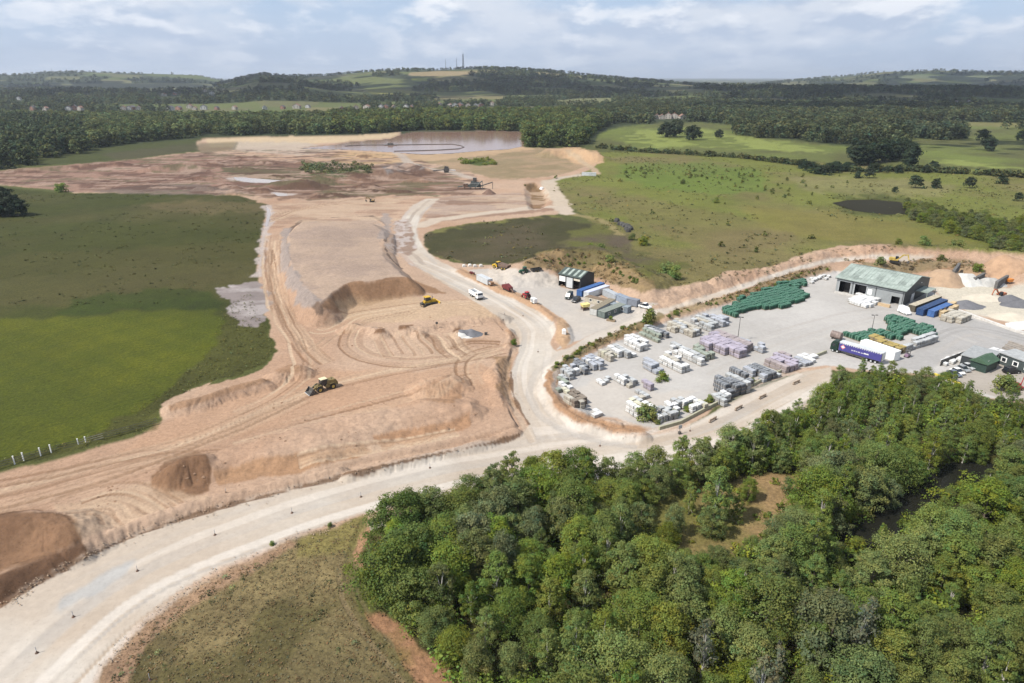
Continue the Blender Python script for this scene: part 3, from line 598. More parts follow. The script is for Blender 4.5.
L.new(fin, bg.inputs[0])

vs = SC.view_settings; vs.view_transform = 'Standard'; vs.look = 'None'; vs.exposure = .62; vs.gamma = 1; vs.use_curve_mapping = False
SC.display_settings.display_device = 'sRGB'
cy_ = SC.cycles; cy_.max_bounces = 5; cy_.diffuse_bounces = 2; cy_.glossy_bounces = 2; cy_.transmission_bounces = 4; cy_.volume_bounces = 0; cy_.transparent_max_bounces = 8
cy_.use_denoising = True
# ------------------------------------------------------------------ plants
def leaf_mat(name, c, var=.25, trans=.42):
    m = bpy.data.materials.new(name); nt, N, L = nodes(m)
    o = N.new('ShaderNodeOutputMaterial'); d = N.new('ShaderNodeBsdfDiffuse'); t = N.new('ShaderNodeBsdfTranslucent'); mx = N.new('ShaderNodeMixShader')
    mx.inputs[0].default_value = trans; L.new(d.outputs[0], mx.inputs[1]); L.new(t.outputs[0], mx.inputs[2])
    gl = N.new('ShaderNodeBsdfGlossy'); gl.inputs['Roughness'].default_value = .55; gl.inputs['Color'].default_value = (.5, .55, .45, 1)
    m2 = N.new('ShaderNodeMixShader'); m2.inputs[0].default_value = .015; L.new(mx.outputs[0], m2.inputs[1]); L.new(gl.outputs[0], m2.inputs[2]); L.new(m2.outputs[0], o.inputs[0])
    at = N.new('ShaderNodeAttribute'); at.attribute_name = 'leaf'
    oi = N.new('ShaderNodeObjectInfo'); hs = N.new('ShaderNodeHueSaturation')
    r = N.new('ShaderNodeMapRange'); r.inputs[3].default_value = 1-var; r.inputs[4].default_value = 1+var; L.new(oi.outputs['Random'], r.inputs[0]); L.new(r.outputs[0], hs.inputs['Value'])
    ml = N.new('ShaderNodeMath'); ml.operation = 'MULTIPLY'; ml.inputs[1].default_value = 7.13; L.new(oi.outputs['Random'], ml.inputs[0])
    fr = N.new('ShaderNodeMath'); fr.operation = 'FRACT'; L.new(ml.outputs[0], fr.inputs[0])
    r2 = N.new('ShaderNodeMapRange'); r2.inputs[3].default_value = .470; r2.inputs[4].default_value = .506; L.new(fr.outputs[0], r2.inputs[0]); L.new(r2.outputs[0], hs.inputs['Hue'])
    ml2 = N.new('ShaderNodeMath'); ml2.operation = 'MULTIPLY'; ml2.inputs[1].default_value = 13.7; L.new(oi.outputs['Random'], ml2.inputs[0])
    fr2 = N.new('ShaderNodeMath'); fr2.operation = 'FRACT'; L.new(ml2.outputs[0], fr2.inputs[0])
    r3 = N.new('ShaderNodeMapRange'); r3.inputs[3].default_value = .80; r3.inputs[4].default_value = 1.06; L.new(fr2.outputs[0], r3.inputs[0]); L.new(r3.outputs[0], hs.inputs['Saturation'])
    mm = N.new('ShaderNodeMix'); mm.data_type = 'RGBA'; mm.blend_type = 'MULTIPLY'; mm.inputs[0].default_value = 1; mm.inputs[6].default_value = (*c, 1)
    L.new(at.outputs['Color'], mm.inputs[7]); L.new(mm.outputs[2], hs.inputs['Color'])
    L.new(hs.outputs[0], d.inputs['Color']); L.new(hs.outputs[0], t.inputs['Color'])
    return m
def simple_mat(name, c, rough=.7, var=.12, scale=1.5, metal=0, spec=.4, vscale=None):
    m = bpy.data.materials.new(name); nt, N, L = nodes(m)
    o = N.new('ShaderNodeOutputMaterial'); b = N.new('ShaderNodeBsdfPrincipled'); L.new(b.outputs[0], o.inputs[0])
    b.inputs['Roughness'].default_value = rough; b.inputs['Metallic'].default_value = metal; b.inputs['Specular IOR Level'].default_value = spec
    tc = N.new('ShaderNodeTexCoord'); n = N.new('ShaderNodeTexNoise'); n.inputs['Scale'].default_value = scale; n.inputs['Detail'].default_value = 5; n.inputs['Roughness'].default_value = .65
    oi = N.new('ShaderNodeObjectInfo'); ad = N.new('ShaderNodeVectorMath'); ad.operation = 'ADD'; sc = N.new('ShaderNodeVectorMath'); sc.operation = 'SCALE'; sc.inputs[3].default_value = 50
    cb = N.new('ShaderNodeCombineXYZ'); L.new(oi.outputs['Random'], cb.inputs[0]); L.new(oi.outputs['Random'], cb.inputs[2]); L.new(cb.outputs[0], sc.inputs[0])
    L.new(tc.outputs['Object'], ad.inputs[0]); L.new(sc.outputs[0], ad.inputs[1]); L.new(ad.outputs[0], n.inputs['Vector'])
    mr = N.new('ShaderNodeMapRange'); mr.inputs[1].default_value = .3; mr.inputs[2].default_value = .7; mr.inputs[3].default_value = 1-var*1.6; mr.inputs[4].default_value = 1+var; L.new(n.outputs[0], mr.inputs[0])
    r2 = N.new('ShaderNodeMapRange'); r2.inputs[3].default_value = 1-var*.8; r2.inputs[4].default_value = 1+var*.8; L.new(oi.outputs['Random'], r2.inputs[0])
    mu = N.new('ShaderNodeMath'); mu.operation = 'MULTIPLY'; L.new(mr.outputs[0], mu.inputs[0]); L.new(r2.outputs[0], mu.inputs[1])
    mx = N.new('ShaderNodeMix'); mx.data_type = 'RGBA'; mx.blend_type = 'MULTIPLY'; mx.inputs[0].default_value = 1; mx.inputs[6].default_value = (*c, 1)
    L.new(mu.outputs[0], mx.inputs[7]); L.new(mx.outputs[2], b.inputs['Base Color'])
    return m
BARK = simple_mat('bark', (.16, .13, .10), .9, .3, 3); PALEBARK = simple_mat('pale_bark', (.46, .43, .38), .85, .3, 3)
LEAF = {'broad': leaf_mat('leaf_mid_green', (.150, .202, .040)), 'dark': leaf_mat('leaf_dark_green', (.115, .168, .038), .2), 'willow': leaf_mat('leaf_grey_green', (.145, .180, .066), .2),
        'lime': leaf_mat('leaf_fresh_green', (.155, .205, .036), .2), 'pine': leaf_mat('needle_dark', (.026, .042, .022), .2, .15), 'dry': leaf_mat('leaf_thin_brown', (.125, .135, .07), .2)}
FARLEAF = leaf_mat('leaf_far', (.088, .115, .036), .0, .25); FARDARK = leaf_mat('leaf_far_dark', (.058, .078, .032), .0, .2)

def crown_arrays(seed, h, w, z0, ncl, nleaf, leaf, shape, clr=.2, droop=.0, fill=.55):
    r = np.random.default_rng(seed)
    u = r.random(ncl)**.9; ang = r.random(ncl)*2*math.pi
    if shape == 'round': prof = np.sqrt(np.clip(1-(2*u-.85)**2/1.35, 0.02, 1))
    elif shape == 'cone': prof = np.clip(1.02-u, .06, 1)**.8 * np.clip(u*6+.35, 0, 1)
    elif shape == 'tall': prof = np.sqrt(np.clip(1-(2*u-.8)**2/1.5, .03, 1))*(.75+.25*r.random(ncl))
    elif shape == 'flat': prof = np.clip(.35+u*1.1, 0, 1)*np.sqrt(np.clip(1.06-u**4, .02, 1)); u = .35+.65*u
    else: prof = np.sqrt(np.clip(1-u*u*.9, .05, 1))
    lob = 1 + .22*np.sin(ang*2+seed) + .14*np.sin(ang*3+seed*2.1)
    rad = (w/2)*prof*lob*(fill + (1-fill)*r.random(ncl)**.5) * (r.random(ncl)**.22)
    cc = np.stack([rad*np.cos(ang), rad*np.sin(ang), z0 + (h-z0)*u*.95 + (h-z0)*.04*r.standard_normal(ncl)], 1)
    crd = w*clr*(.65+.6*r.random(ncl)); tint = (.80 + .42*r.random(ncl)); hue = r.standard_normal(ncl)*.09
    k = r.integers(0, ncl, nleaf); stray = np.where(r.random(nleaf) < .16, 1 + .9*r.random(nleaf), 1.0)
    d = r.standard_normal((nleaf, 3)); d /= np.linalg.norm(d, axis=1)[:, None]; d[:, 2] = np.where(r.random(nleaf) < .6, np.abs(d[:, 2]), d[:, 2])
    q = crd[k] * (.45 + .6*r.random(nleaf)**.6) * stray
    p = cc[k] + d*q[:, None]*np.array([1, 1, .78]); p[:, 2] -= droop*q*r.random(nleaf)*2
    ctr = np.array([0, 0, z0 + .35*(h-z0)])
    n = d + .5*(p-ctr)/np.maximum(np.linalg.norm(p-ctr, axis=1), .1)[:, None] + np.array([0, 0, .45]) + .55*r.standard_normal((nleaf, 3)); n /= np.linalg.norm(n, axis=1)[:, None]
    a = np.cross(n, r.standard_normal((nleaf, 3))); a /= np.linalg.norm(a, axis=1)[:, None]; b = np.cross(n, a)
    s = leaf*(.6+.8*r.random(nleaf))[:, None]
    if droop: a = a + np.array([0, 0, -droop*1.2])
    V = np.stack([p - a*s*.75, p - b*s*.5 + n*s*.12, p + a*s*.75, p + b*s*.5 + n*s*.12], 1)
    c = tint[k] * (.82+.36*r.random(nleaf)); hu = hue[k] + .05*r.standard_normal(nleaf)
    col = np.stack([c*(1+hu*1.6), c*(1+hu*.3), c*(1-hu)], 1)
    return V.reshape(-1, 3), np.repeat(col, 4, 0), cc
def tube_arrays(pts, rad, k=6):
    V = []; F = []
    for i, (p, r) in enumerate(zip(pts, rad)):
        p = np.array(p); d = np.array(pts[min(i+1, len(pts)-1)]) - np.array(pts[max(i-1, 0)]); d = d/(np.linalg.norm(d)+1e-9)
        a = np.cross(d, [0.31, .95, .05]); a /= np.linalg.norm(a); b = np.cross(d, a)
        for j in range(k):
            t = 2*math.pi*j/k; V.append(p + r*(a*math.cos(t) + b*math.sin(t)))
    for i in range(len(pts)-1):
        for j in range(k): F.append((i*k+j, i*k+(j+1)%k, (i+1)*k+(j+1)%k, (i+1)*k+j))
    return np.array(V), F
def trunk_mesh(name, h, r0, cc, seed, m, nl=9, thin=1.0):
    r = np.random.default_rng(seed); V = []; F = []
    top = cc[np.argmax(cc[:, 2])]
    ax = [np.array([0, 0, -.3]), np.array([.05*h*r.standard_normal()*.4, .02*h*r.standard_normal(), h*.35]), np.array([top[0]*.4, top[1]*.4, h*.65]), top*np.array([.8, .8, .93])]
    v, f = tube_arrays(ax, [r0*1.25, r0*.8, r0*.5, r0*.12]); V.append(v); F += f; n = len(v)
    for c in cc[r.choice(len(cc), min(nl, len(cc)), False)]:
        z = np.clip(c[2]*.62, h*.15, h*.7); s = np.array([np.interp(z, [0, h*.35, h*.65, h], [0, ax[1][0], ax[2][0], ax[3][0]]), np.interp(z, [0, h*.35, h*.65, h], [0, ax[1][1], ax[2][1], ax[3][1]]), z])
        v, f = tube_arrays([s, s*.45+c*.55+np.array([0, 0, .05*h]), c], [r0*.42*thin, r0*.25*thin, r0*.07], 5); V.append(v); F += [tuple(q+n for q in t) for t in f]; n += len(v)
    me = bpy.data.meshes.new(name); me.from_pydata(np.concatenate(V).tolist(), [], F); me.materials.append(m)
    for p in me.polygons: p.use_smooth = True
    return me
def crown_mesh(name, arr, m):
    V, c, cc = arr; n = len(V)//4
    me = fast_mesh(name, V, np.arange(n*4).reshape(-1, 4), 4, False, c, 'leaf'); me.materials.append(m); return me
PROTO = {}
def proto(kind, seed, h, w, z0, ncl, nleaf, leaf, shape, m, bark=None, clr=.2, droop=0, r0=None, nl=9, fill=.55, thin=1.0):
    a = crown_arrays(seed, h, w, z0, ncl, nleaf, leaf, shape, clr, droop, fill)
    PROTO.setdefault(kind, []).append((crown_mesh('crown', a, LEAF[m]), trunk_mesh('trunk', h, r0 or h*.016, a[2], seed, bark or BARK, nl, thin), h))
for i in range(7): proto('broad', 10+i, 9, 6.0+.5*i, .6, 150+10*i, 11000, .15, 'tall' if i % 3 == 2 else 'round', 'broad', clr=.10, fill=.55)
for i in range(3): proto('dark', 20+i, 8.5, 8.2, .8, 130, 11000, .17, 'round', 'dark', clr=.10, fill=.5)
for i in range(3): proto('willow', 30+i, 9, 6.4, .8, 120, 9500, .15, 'round', 'willow', clr=.11, droop=.35, fill=.45)
for i in range(3): proto('lime', 40+i, 8, 5.8, .8, 120, 9500, .15, 'round', 'lime', clr=.11, fill=.5)
for i in range(4): proto('birch', 50+i, 10.5, 4.8, 1.0, 110, 7500, .14, 'tall', 'broad', PALEBARK, clr=.10, droop=.4, fill=.5)
for i in range(2): proto('thin', 60+i, 10, 3.6, 3.5, 26, 800, .22, 'tall', 'dry', PALEBARK, clr=.16, droop=.3, nl=22, thin=.9)
for i in range(3): proto('pine', 70+i, 12, 8.5, 1.6, 44, 3000, .55, 'tall', 'pine', clr=.17)
for i in range(3): proto('bush', 80+i, 3.0, 3.6, .1, 26, 1400, .24, 'dome', 'broad', clr=.2, r0=.07)
for i in range(2): proto('darkbush', 90+i, 3.2, 3.6, .1, 30, 1500, .24, 'dome', 'pine', clr=.18, r0=.07)
for i in range(2): proto('parkland', 95+i, 11, 11, 1.2, 60, 4200, .55, 'round', 'pine', clr=.14)
def plant(name, kind, pos, h, label, cat='tree', group=None, wide=1.0, idx=None):
    pr = PROTO[kind]; cm, tm, ph = pr[rng.integers(len(pr)) if idx is None else idx % len(pr)]; s = h/ph
    o = bpy.data.objects.new(name, None); C.objects.link(o); o.location = pos; o.rotation_euler = (0, 0, rng.uniform(0, 6.28)); o.scale = (s*wide, s*wide*rng.uniform(.9, 1.1), s); o.empty_display_size = .5
    tag(o, label, cat, group)
    c = bpy.data.objects.new('crown', cm); t = bpy.data.objects.new('trunk', tm)
    for q in (c, t): C.objects.link(q); q.parent = o
    return o

# ---- the foreground wood: every tree its own
wp = to_w([(max(-200, a), b) for a, b in WOOD])
cand = []
w0 = np.array(wp); lo, hi = w0.min(0), w0.max(0); hi[0] = min(hi[0], 150); lo[1] = max(lo[1], 46)
tries = rng.uniform(lo, hi, (40000, 2))
tz = hgt(tries[:, 0], tries[:, 1]); tx, ty = proj(tries[:, 0], tries[:, 1], tz)
POND_KEEP = [(a, b) for a, b in WPOND] 
ok = inside(tx, ty, WOOD) & ~inside(tx, ty, WPOND) & (tx < 1120) & (ty < 830) & (ty > 372)
# trees just in front of the pond would hide it: the near shore is low scrub
dens = fbm(tries[:, 0], tries[:, 1], 18, 300, 3)
inclr = inside(tx, ty, CLEAR) 
keep = []
for (x, y), o_, d, a, b, c_ in zip(tries, ok, dens, tx, ty, inclr):
    if not o_: continue
    near_pond = inside(np.array([a]), np.array([b-24.0]), WPOND)[0] or inside(np.array([a]), np.array([b-12.0]), WPOND)[0] or inside(np.array([a]), np.array([b-38.0]), WPOND)[0]
    if near_pond and rng.random() < .65: continue
    if c_ and rng.random() < .93: continue
    sp = 2.75 + .8*max(0, d) + (1.8 if c_ else 0) + (0 if b < 480 else .3 if b > 600 else 0)
    if 655 < a < 840 and b < 482 and not c_: sp *= .72
    if all((x-q[0])**2 + (y-q[1])**2 > sp*sp for q in keep): keep.append((x, y, a, b, c_, near_pond))
keep.sort(key=lambda q: q[1])
where = lambda a, b: ('along the rough grass on the left side of the wood' if a < 470 and b > 500 else 'on the wood edge beside the haul road junction' if a < 660 and b < 520 else
        'in the strip of wood below the yard road' if b < 455 else 'beside the dark pond in the wood' if inside(np.array([a]), np.array([b]), [(770,500),(880,450),(1040,440),(1060,500),(940,570),(860,620),(780,600)])[0] else
        'on the sandy clearing in the wood' if 640 < a < 810 and b < 545 else 'in the lower middle of the wood' if a < 800 else 'in the right-hand corner of the wood')
look = {'broad': ('broadleaf_tree', 'rounded mid green broadleaf tree'), 'dark': ('dark_tree', 'dense dark green round tree'), 'willow': ('willow_tree', 'grey green feathery willow tree'),
        'lime': ('young_tree', 'fresh yellow green leafy tree'), 'birch': ('birch_tree', 'slender airy birch tree'), 'thin': ('thin_tree', 'nearly bare tree with thin grey stems')}
FT = []
for x, y, a, b, c_, npd in keep:
    v = float(fbm(np.array([x]), np.array([y]), 13, 320, 2)[0]) + rng.normal(0, .35)
    k = 'broad'
    if a < 440 and b > 500: k = 'dark' if rng.random() < .75 else 'broad'
    elif v < -.72: k = 'willow'
    elif v > .5: k = 'lime'
    elif rng.random() < .36: k = 'birch'
    elif rng.random() < .12: k = 'dark'
    if b < 480 and rng.random() < .55: k = 'birch'
    if (690 < a < 800 or 820 < a < 900) and b > 640 and rng.random() < .42: k = 'thin'
    h = {'broad': 6.9, 'dark': 6.4, 'willow': 7.0, 'lime': 6.4, 'birch': 7.8, 'thin': 8.2}[k] * rng.uniform(.62, 1.2)
    if b < 470: h *= .70 if a > 770 else .95
    if c_ : h *= .6
    if npd: h *= .42
    if not c_ and (inside(np.array([a]), np.array([b-28.0]), CLEAR)[0] or inside(np.array([a]), np.array([b-14.0]), CLEAR)[0]): h *= .55
    n, l = look[k]; wh = where(a, b)
    z = float(hgt(np.array([x]), np.array([y]))[0]) - .1
    plant(n, k, (x, y, z), h, l + ' ' + wh, {'birch':'birch','willow':'willow','lime':'young tree','thin':'bare tree'}.get(k, 'tree'), n.replace('_', ' ') + 's ' + wh, rng.uniform(.92, 1.2))
    FT.append((x, y))
print('foreground trees', len(FT))
# a few that stand out
def big(name, k, px, py, h, label, cat='tree', wide=1.0, idx=0, group=None): return plant(name, k, GP(px, py), h, label, cat, group, wide, idx)
big('dark_tree', 'dark', 394, 602, 9.0, 'largest dark green round tree at the left tip of the wood', wide=1.05)
big('dark_tree', 'dark', 414, 583, 8.2, 'dark green tree just behind the largest one at the wood tip', idx=1)
big('birch_tree', 'birch', 713, 524, 10, 'tall lone birch tree standing on the sandy clearing', wide=1.0)
big('willow_tree', 'willow', 822, 664, 9.2, 'large pale grey green willow low in the wood, below the pond', wide=1.2)
big('bush', 'bush', 647, 421, 3.4, 'green bush on the yard corner above the road bend', 'bush', .85)
big('bush', 'bush', 650, 325, 4.0, 'round green bush on the bank beside the yard road', 'bush', .85, 1)
big('bush', 'bush', 1003, 391, 3.4, 'green bush in front of the dark office', 'bush', 1.05, 2)
big('bush', 'bush', 661, 380, 1.6, 'low weedy clump alone on the concrete yard', 'bush', 1.6, 1)

# ---- loose trees and bushes beyond
for i, (a, b, h, k, l) in enumerate([(666,137,15,'parkland','left tree of the big dark pair on the golf course'),(676,137,17,'parkland','right tree of the big dark pair on the golf course'),(692,140,14,'parkland','round dark tree right of the big pair on the golf course'),(719,138,8,'parkland','small dark tree alone on the golf course'),
        (982,141,11,'parkland','spreading dark tree at the far right of the golf course'),(988,151,11,'parkland','dark tree just in front of the spreading one at far right'),(1021,141,10,'parkland','dark tree at the right end of the golf course')]):
    big('park_tree', k, a, b, h, l, wide=1.1, idx=i)
for i in range(17):
    a = 853 + 60*((i*.618) % 1); b = 158 + 9*((i*.37) % 1)
    big('pine_tree', 'pine', a, b, rng.uniform(12, 16), 'tall dark pine in the clump between meadow and golf course', wide=1.1, idx=i, group='pines in the clump by the golf course')
bl = [(857,178,4.5),(869,178,6),(873,172,6),(885,173,4),(899,173,5.5),(925,173,5),(933,170,6),(915,188,7),(936,188,5.5),(969,188,6),(1002,184,5),(1018,201,4),(895,192,3),(907,168,4)]
for i, (a, b, h) in enumerate(bl):
    big('bush', 'darkbush', a, b, h, 'dark round bush dotted over the meadow behind the small pond', 'bush', 1.0, i, 'bushes dotted over the meadow behind the small pond')
for i in range(14):
    a = 803 + 50*((i*.618) % 1); b = 168 + 7*((i*.41) % 1)
    big('bush', 'darkbush', a, b, rng.uniform(4.5, 6.5), 'dark green bush in the thicket left of the pine clump', 'bush', 1.3, i, 'bushes in the thicket left of the pine clump')
for i, (a, b, h, l) in enumerate([(666,276,4.5,'tall bush at the foot of the meadow slope'),(674,279,4,'lower bush beside the tall one on the meadow slope'),(632,240,2.4,'small bush below the dark boulders'),(643,245,3.4,'upright bush on the meadow track below the boulders'),(590,252,3,'left bush on top of the bank behind the workshop'),(600,254,3.4,'middle bush on top of the bank behind the workshop'),
        (610,262,2.4,'right bush on top of the bank behind the workshop'),(683,184,2.8,'lone small bush in the middle of the meadow'),(716,203,2.5,'lone bush low in the meadow'),(62,192,5,'round bush at the foot of the pink sand bank'),(941,262,2.4,'bush on the bund behind the brown heap'),(880,265,2.6,'bush on the bund behind the big shed'),(956,250,4,'bush at the edge of the bund by the meadow'),
        (898,246,2.6,'small bush on the meadow edge above the bund'),(924,245,3.2,'round bush on the meadow edge above the bund'),(978,271,2.6,'bush beside the white aggregate bay'),(514,345,1.4,'low weed clump on the road bund'),(330,527,.7,'scrubby bush where the grass meets the road'),(272,545,.6,'small weed clump on the grass edge by the road'),(812,172,3,'bush on the meadow by the hedge')]):
    big('bush', 'bush', a, b, h, l, 'bush', 1.0, i)
for i, (a, b, h) in enumerate([(2,216,9),(10,216,10),(18,216,8),(-8,216,10),(5,206,9),(-20,214,11),(24,214,4)]):
    big('dark_tree', 'parkland', a, b, h, 'dark tree in the clump on the left edge of the meadow', 'tree', 1.0, i, 'dark trees in the clump on the left meadow')
for i in range(120):                              # willow scrub by the small pond
    f = (i+.5)/120; a = 906 + 150*((i*.618034) % 1); q = (a-906)/118; b = 208 + q*20 + (10+22*min(q, 1))*((i*.7548) % 1)
    big('willow_bush', 'willow' if i % 3 == 0 else 'lime', a, b, rng.uniform(3.2, 5.4), 'bright green young bush in the scrub beside the small meadow pond', 'bush', 1.25, i, 'willow bushes in the scrub beside the meadow pond')
for i in range(110):                              # low weeds on the banks
    a, b = [(rng.uniform(556, 650), None), (rng.uniform(668, 830), None), (rng.uniform(540, 640), None)][i % 3]
    b = [np.interp(a, [548,575,610,650], [372,354,336,318]), np.interp(a, [668,735,828], [315,296,268]), np.interp(a, [540,600,640], [260,262,284])][i % 3] + rng.uniform(-2, 3)
    big('weed_clump', 'bush', a, b, rng.uniform(.3, .85), 'low dry weed clump on the earth bank', 'weed', 1.3, i, 'weed clumps on the earth banks')
for i in range(26):                               # hedge plants behind the yard edging
    a = rng.uniform(655, 760); b = np.interp(a, [655,690,760,822], [424,410,380,354])
    big('hedge_plant', 'bush', a, b + rng.uniform(-1, 1), rng.uniform(.7, 1.3), 'small green plant behind the kerb of the yard edge', 'plant', 1.0, i, 'plants along the yard kerb')

VL = [(19,100),(34,110.5),(46,110.5),(69,110.2),(75,110),(81,110.4),(124,110.2),(129,110),(133,109.6),(139,110.2),(171,110.2),(179,109.8),(190,108.4),(195,110),(204,109.6),(217,109.8),(235,109.6),(212,94.5),(175,95),(205,92),(164,96),(265,109.6),(283,109),(297,108.6),(308,108),(342,110.4),(356,109.6),(367,109),(381,108.4),(386,108.2),(394,108.6),(406,108.2),(412,108.6),(440,106.4),(450,106.8),(455,107),(460,107),(468,107.2),(476,107),(481,107),(492,105.4)]
HR = [(565,113),(571,113),(575,113.2),(582,113),(597,112.2),(608,111.6),(614,111.2),(622,110.6),(628,110.4),(657,119),(662,119.2),(668,118.8),(674,118.6),(682,119.2)]
# ---- masses nobody could count
def mass(name, pts, hs, proto_args, m, label, cat, seed=0, tint=.35, nprot=4):
    pts = np.asarray(pts); r = np.random.default_rng(seed); Vs = []; Cs = []
    pr = [crown_arrays(seed+i, *proto_args) for i in range(nprot)]; k = r.integers(0, nprot, len(pts))
    for i in range(nprot):
        I = np.nonzero(k == i)[0]
        if not len(I): continue
        V, c, _ = pr[i]; s = hs[I]/proto_args[0]; t = r.random(len(I))*6.28; sx_ = s*r.uniform(.85, 1.25, len(I))
        x = V[None, :, 0]*np.cos(t)[:, None] - V[None, :, 1]*np.sin(t)[:, None]; y = V[None, :, 0]*np.sin(t)[:, None] + V[None, :, 1]*np.cos(t)[:, None]
        Vs.append(np.stack([x*sx_[:, None] + pts[I, 0:1], y*sx_[:, None] + pts[I, 1:2], V[None, :, 2]*s[:, None] + pts[I, 2:3]], -1).reshape(-1, 3))
        b = 1 + tint*r.uniform(-1, 1.1, len(I)); g = r.normal(0, .10, len(I))
        Cs.append((c[None]*np.stack([b*(1+g), b, b*(1-g)], 1)[:, None, :]).reshape(-1, 3))
    V = np.concatenate(Vs); c = np.concatenate(Cs); n = len(V)//4
    me = fast_mesh(name, V, np.arange(n*4).reshape(-1, 4), 4, False, c, 'leaf'); me.materials.append(m)
    o = bpy.data.objects.new(name, me); C.objects.link(o); tag(o, label, cat, kind='stuff'); return o
def scatter_px(poly, spacing, n=4000, excl=(), zmax=1):
    w = np.array(to_w([(a, max(b, 84)) for a, b in poly])); lo, hi = w.min(0), w.max(0)
    A = (hi-lo); n = int(min(A[0]*A[1]/spacing**2*1.3, 60000))
    p = rng.uniform(lo, hi, (n, 2)); z = hgt(p[:, 0], p[:, 1]); a, b = proj(p[:, 0], p[:, 1], z)
    m = inside(a, b, poly)
    for e in excl: m &= ~inside(a, b, e)
    return np.stack([p[:, 0], p[:, 1], z-.2], 1)[m]
BELT_L = [(-300,120),(0,119),(60,120),(116,119),(180,120.5),(250,120.5),(330,119),(330,134.5),(260,134.5),(200,137),(130,143),(90,149),(84,153),(30,162),(26,168),(0,170),(-300,174)]
BELT_M = [(330,118),(400,116),(470,115.5),(560,114),(600,118),(610,124),(596,131),(586,144),(570,147),(552,148),(528,147),(526,141),(524,131),(470,130.5),(430,130.5),(400,131.5),(385,133),(330,134.5)]
CON = [(-300,121),(0,121),(50,122),(80,128),(92,138),(88,150),(30,161),(24,168),(0,170),(-300,174)]
p = scatter_px(BELT_L, 9.0, excl=[CON, [(60,117),(330,117),(330,119.5),(60,119.5)]]); mass('tree_belt', p, rng.uniform(9, 15, len(p)), (12, 11, .5, 44, 300, 1.0, 'round', .15), FARLEAF, 'belt of mixed green trees behind the left field', 'tree belt', 400, .55)
p = scatter_px(CON, 8.0); mass('conifer_wood', p, rng.uniform(10, 15, len(p)), (13, 8.5, .5, 30, 170, 1.3, 'cone', .16), FARDARK, 'dark conifer wood at the left edge', 'wood', 410)
p = scatter_px(BELT_M, 9.0); mass('tree_belt', p, rng.uniform(9, 15, len(p)), (12, 11, .5, 44, 320, 1.0, 'round', .15), FARLEAF, 'belt of bushy green trees behind the muddy lagoon', 'tree belt', 420, .6)
RW = [(596,131),(612,124),(640,118),(700,116),(735,118),(735,125),(728,134),(745,137),(800,141),(850,145),(905,147),(905,139),(880,134),(905,128),(915,126),(960,128),(1200,134),(1200,112),(900,108),(640,106),(560,113)]
p = scatter_px(RW, 11.0, excl=[HF[9][0], HF[11][0], HF[10][0], [(598,140),(640,124),(735,124),(735,135),(700,135)]]); mass('golf_wood', p, rng.uniform(9, 16, len(p)), (13, 11, .5, 44, 280, 1.1, 'round', .15), FARDARK, 'dark mixed wood behind the golf course', 'wood', 430, .5)
p = scatter_px([(905,131),(940,130),(965,131),(966,139),(940,140),(915,139),(905,138)], 9.0); mass('golf_wood', p, rng.uniform(8, 13, len(p)), (12, 10, .5, 32, 170, 1.5, 'round', .2), FARDARK, 'dark copse on the right of the golf course', 'wood', 440)
def far_pts(n0, r0, r1, thr, dr, da):
    rs = []; r = r0
    P = []
    while r < r1:
        k = int(1.55/da); t = np.linspace(-.78, .78, k) + rng.uniform(-da, da, k)*.5; q = r*(1 + rng.uniform(-.5, .5, k)*dr); P.append(np.stack([q*np.sin(t), q*np.cos(t)], 1)); r *= 1+dr
    P = np.concatenate(P); z = hgt(P[:, 0], P[:, 1]); a, b = proj(P[:, 0], P[:, 1], z)
    m = fbm(P[:, 0], P[:, 1], 420, 130, 3) < thr
    fc_, _ = cells(P[:, 0], P[:, 1]); m &= ~((fc_ < .36) & (np.hypot(P[:, 0], P[:, 1]) > 1250))
    for f, _ in HF: m &= ~inside(a, b, [(u, v) for u, v in f])
    for f in (SAND, GOLF, MEAD, LAKE, BELT_L, BELT_M, [(100,112),(340,112),(340,119.5),(60,120)]): m &= ~inside(a, b, f)
    for u, v in VL + HR: m &= ~((np.abs(a-u) < 4.5) & (b-v > -1.0) & (b-v < 5.5))
    return np.stack([P[:, 0], P[:, 1], z-1], 1)[m], P
p, _ = far_pts(0, 1000, 2400, .5, .018, .0068); rr_ = np.hypot(p[:, 0], p[:, 1]); mass('far_woodland', p, rng.uniform(8, 15, len(p)), (13, 13, .3, 36, 110, 2.0, 'dome', .16), FARDARK, 'far dark woods and hedges on the plain', 'woodland', 450, .5)
p, _ = far_pts(0, 2400, 7500, .22, .022, .0058); rr_ = np.hypot(p[:, 0], p[:, 1]); mass('hill_woodland', p, rng.uniform(9, 15, len(p)), (13, 20, .3, 30, 60, 3.4, 'dome', .18), FARDARK, 'distant dark woods covering the low hills', 'woodland', 460, .55)
HEDGE = [(596,148),(640,152),(690,155),(740,158),(780,163),(820,168),(850,172),(905,171),(950,173),(1000,176),(1060,180)]
hp = np.array([GP(a, b) for a, b in zip(np.interp(np.linspace(0, 1, 230), np.linspace(0, 1, len(HEDGE)), [q[0] for q in HEDGE]), np.interp(np.linspace(0, 1, 230), np.linspace(0, 1, len(HEDGE)), [q[1] for q in HEDGE]))])
hp[:, :2] += rng.normal(0, 1.2, (230, 2)); o = mass('hedge', hp, rng.uniform(1.5, 4.2, 230), (3, 5, .0, 22, 90, .7, 'dome', .2), FARDARK, 'long straggly dark hedge between the meadow and the golf course', 'hedge', 470); del o['kind']
mp = []
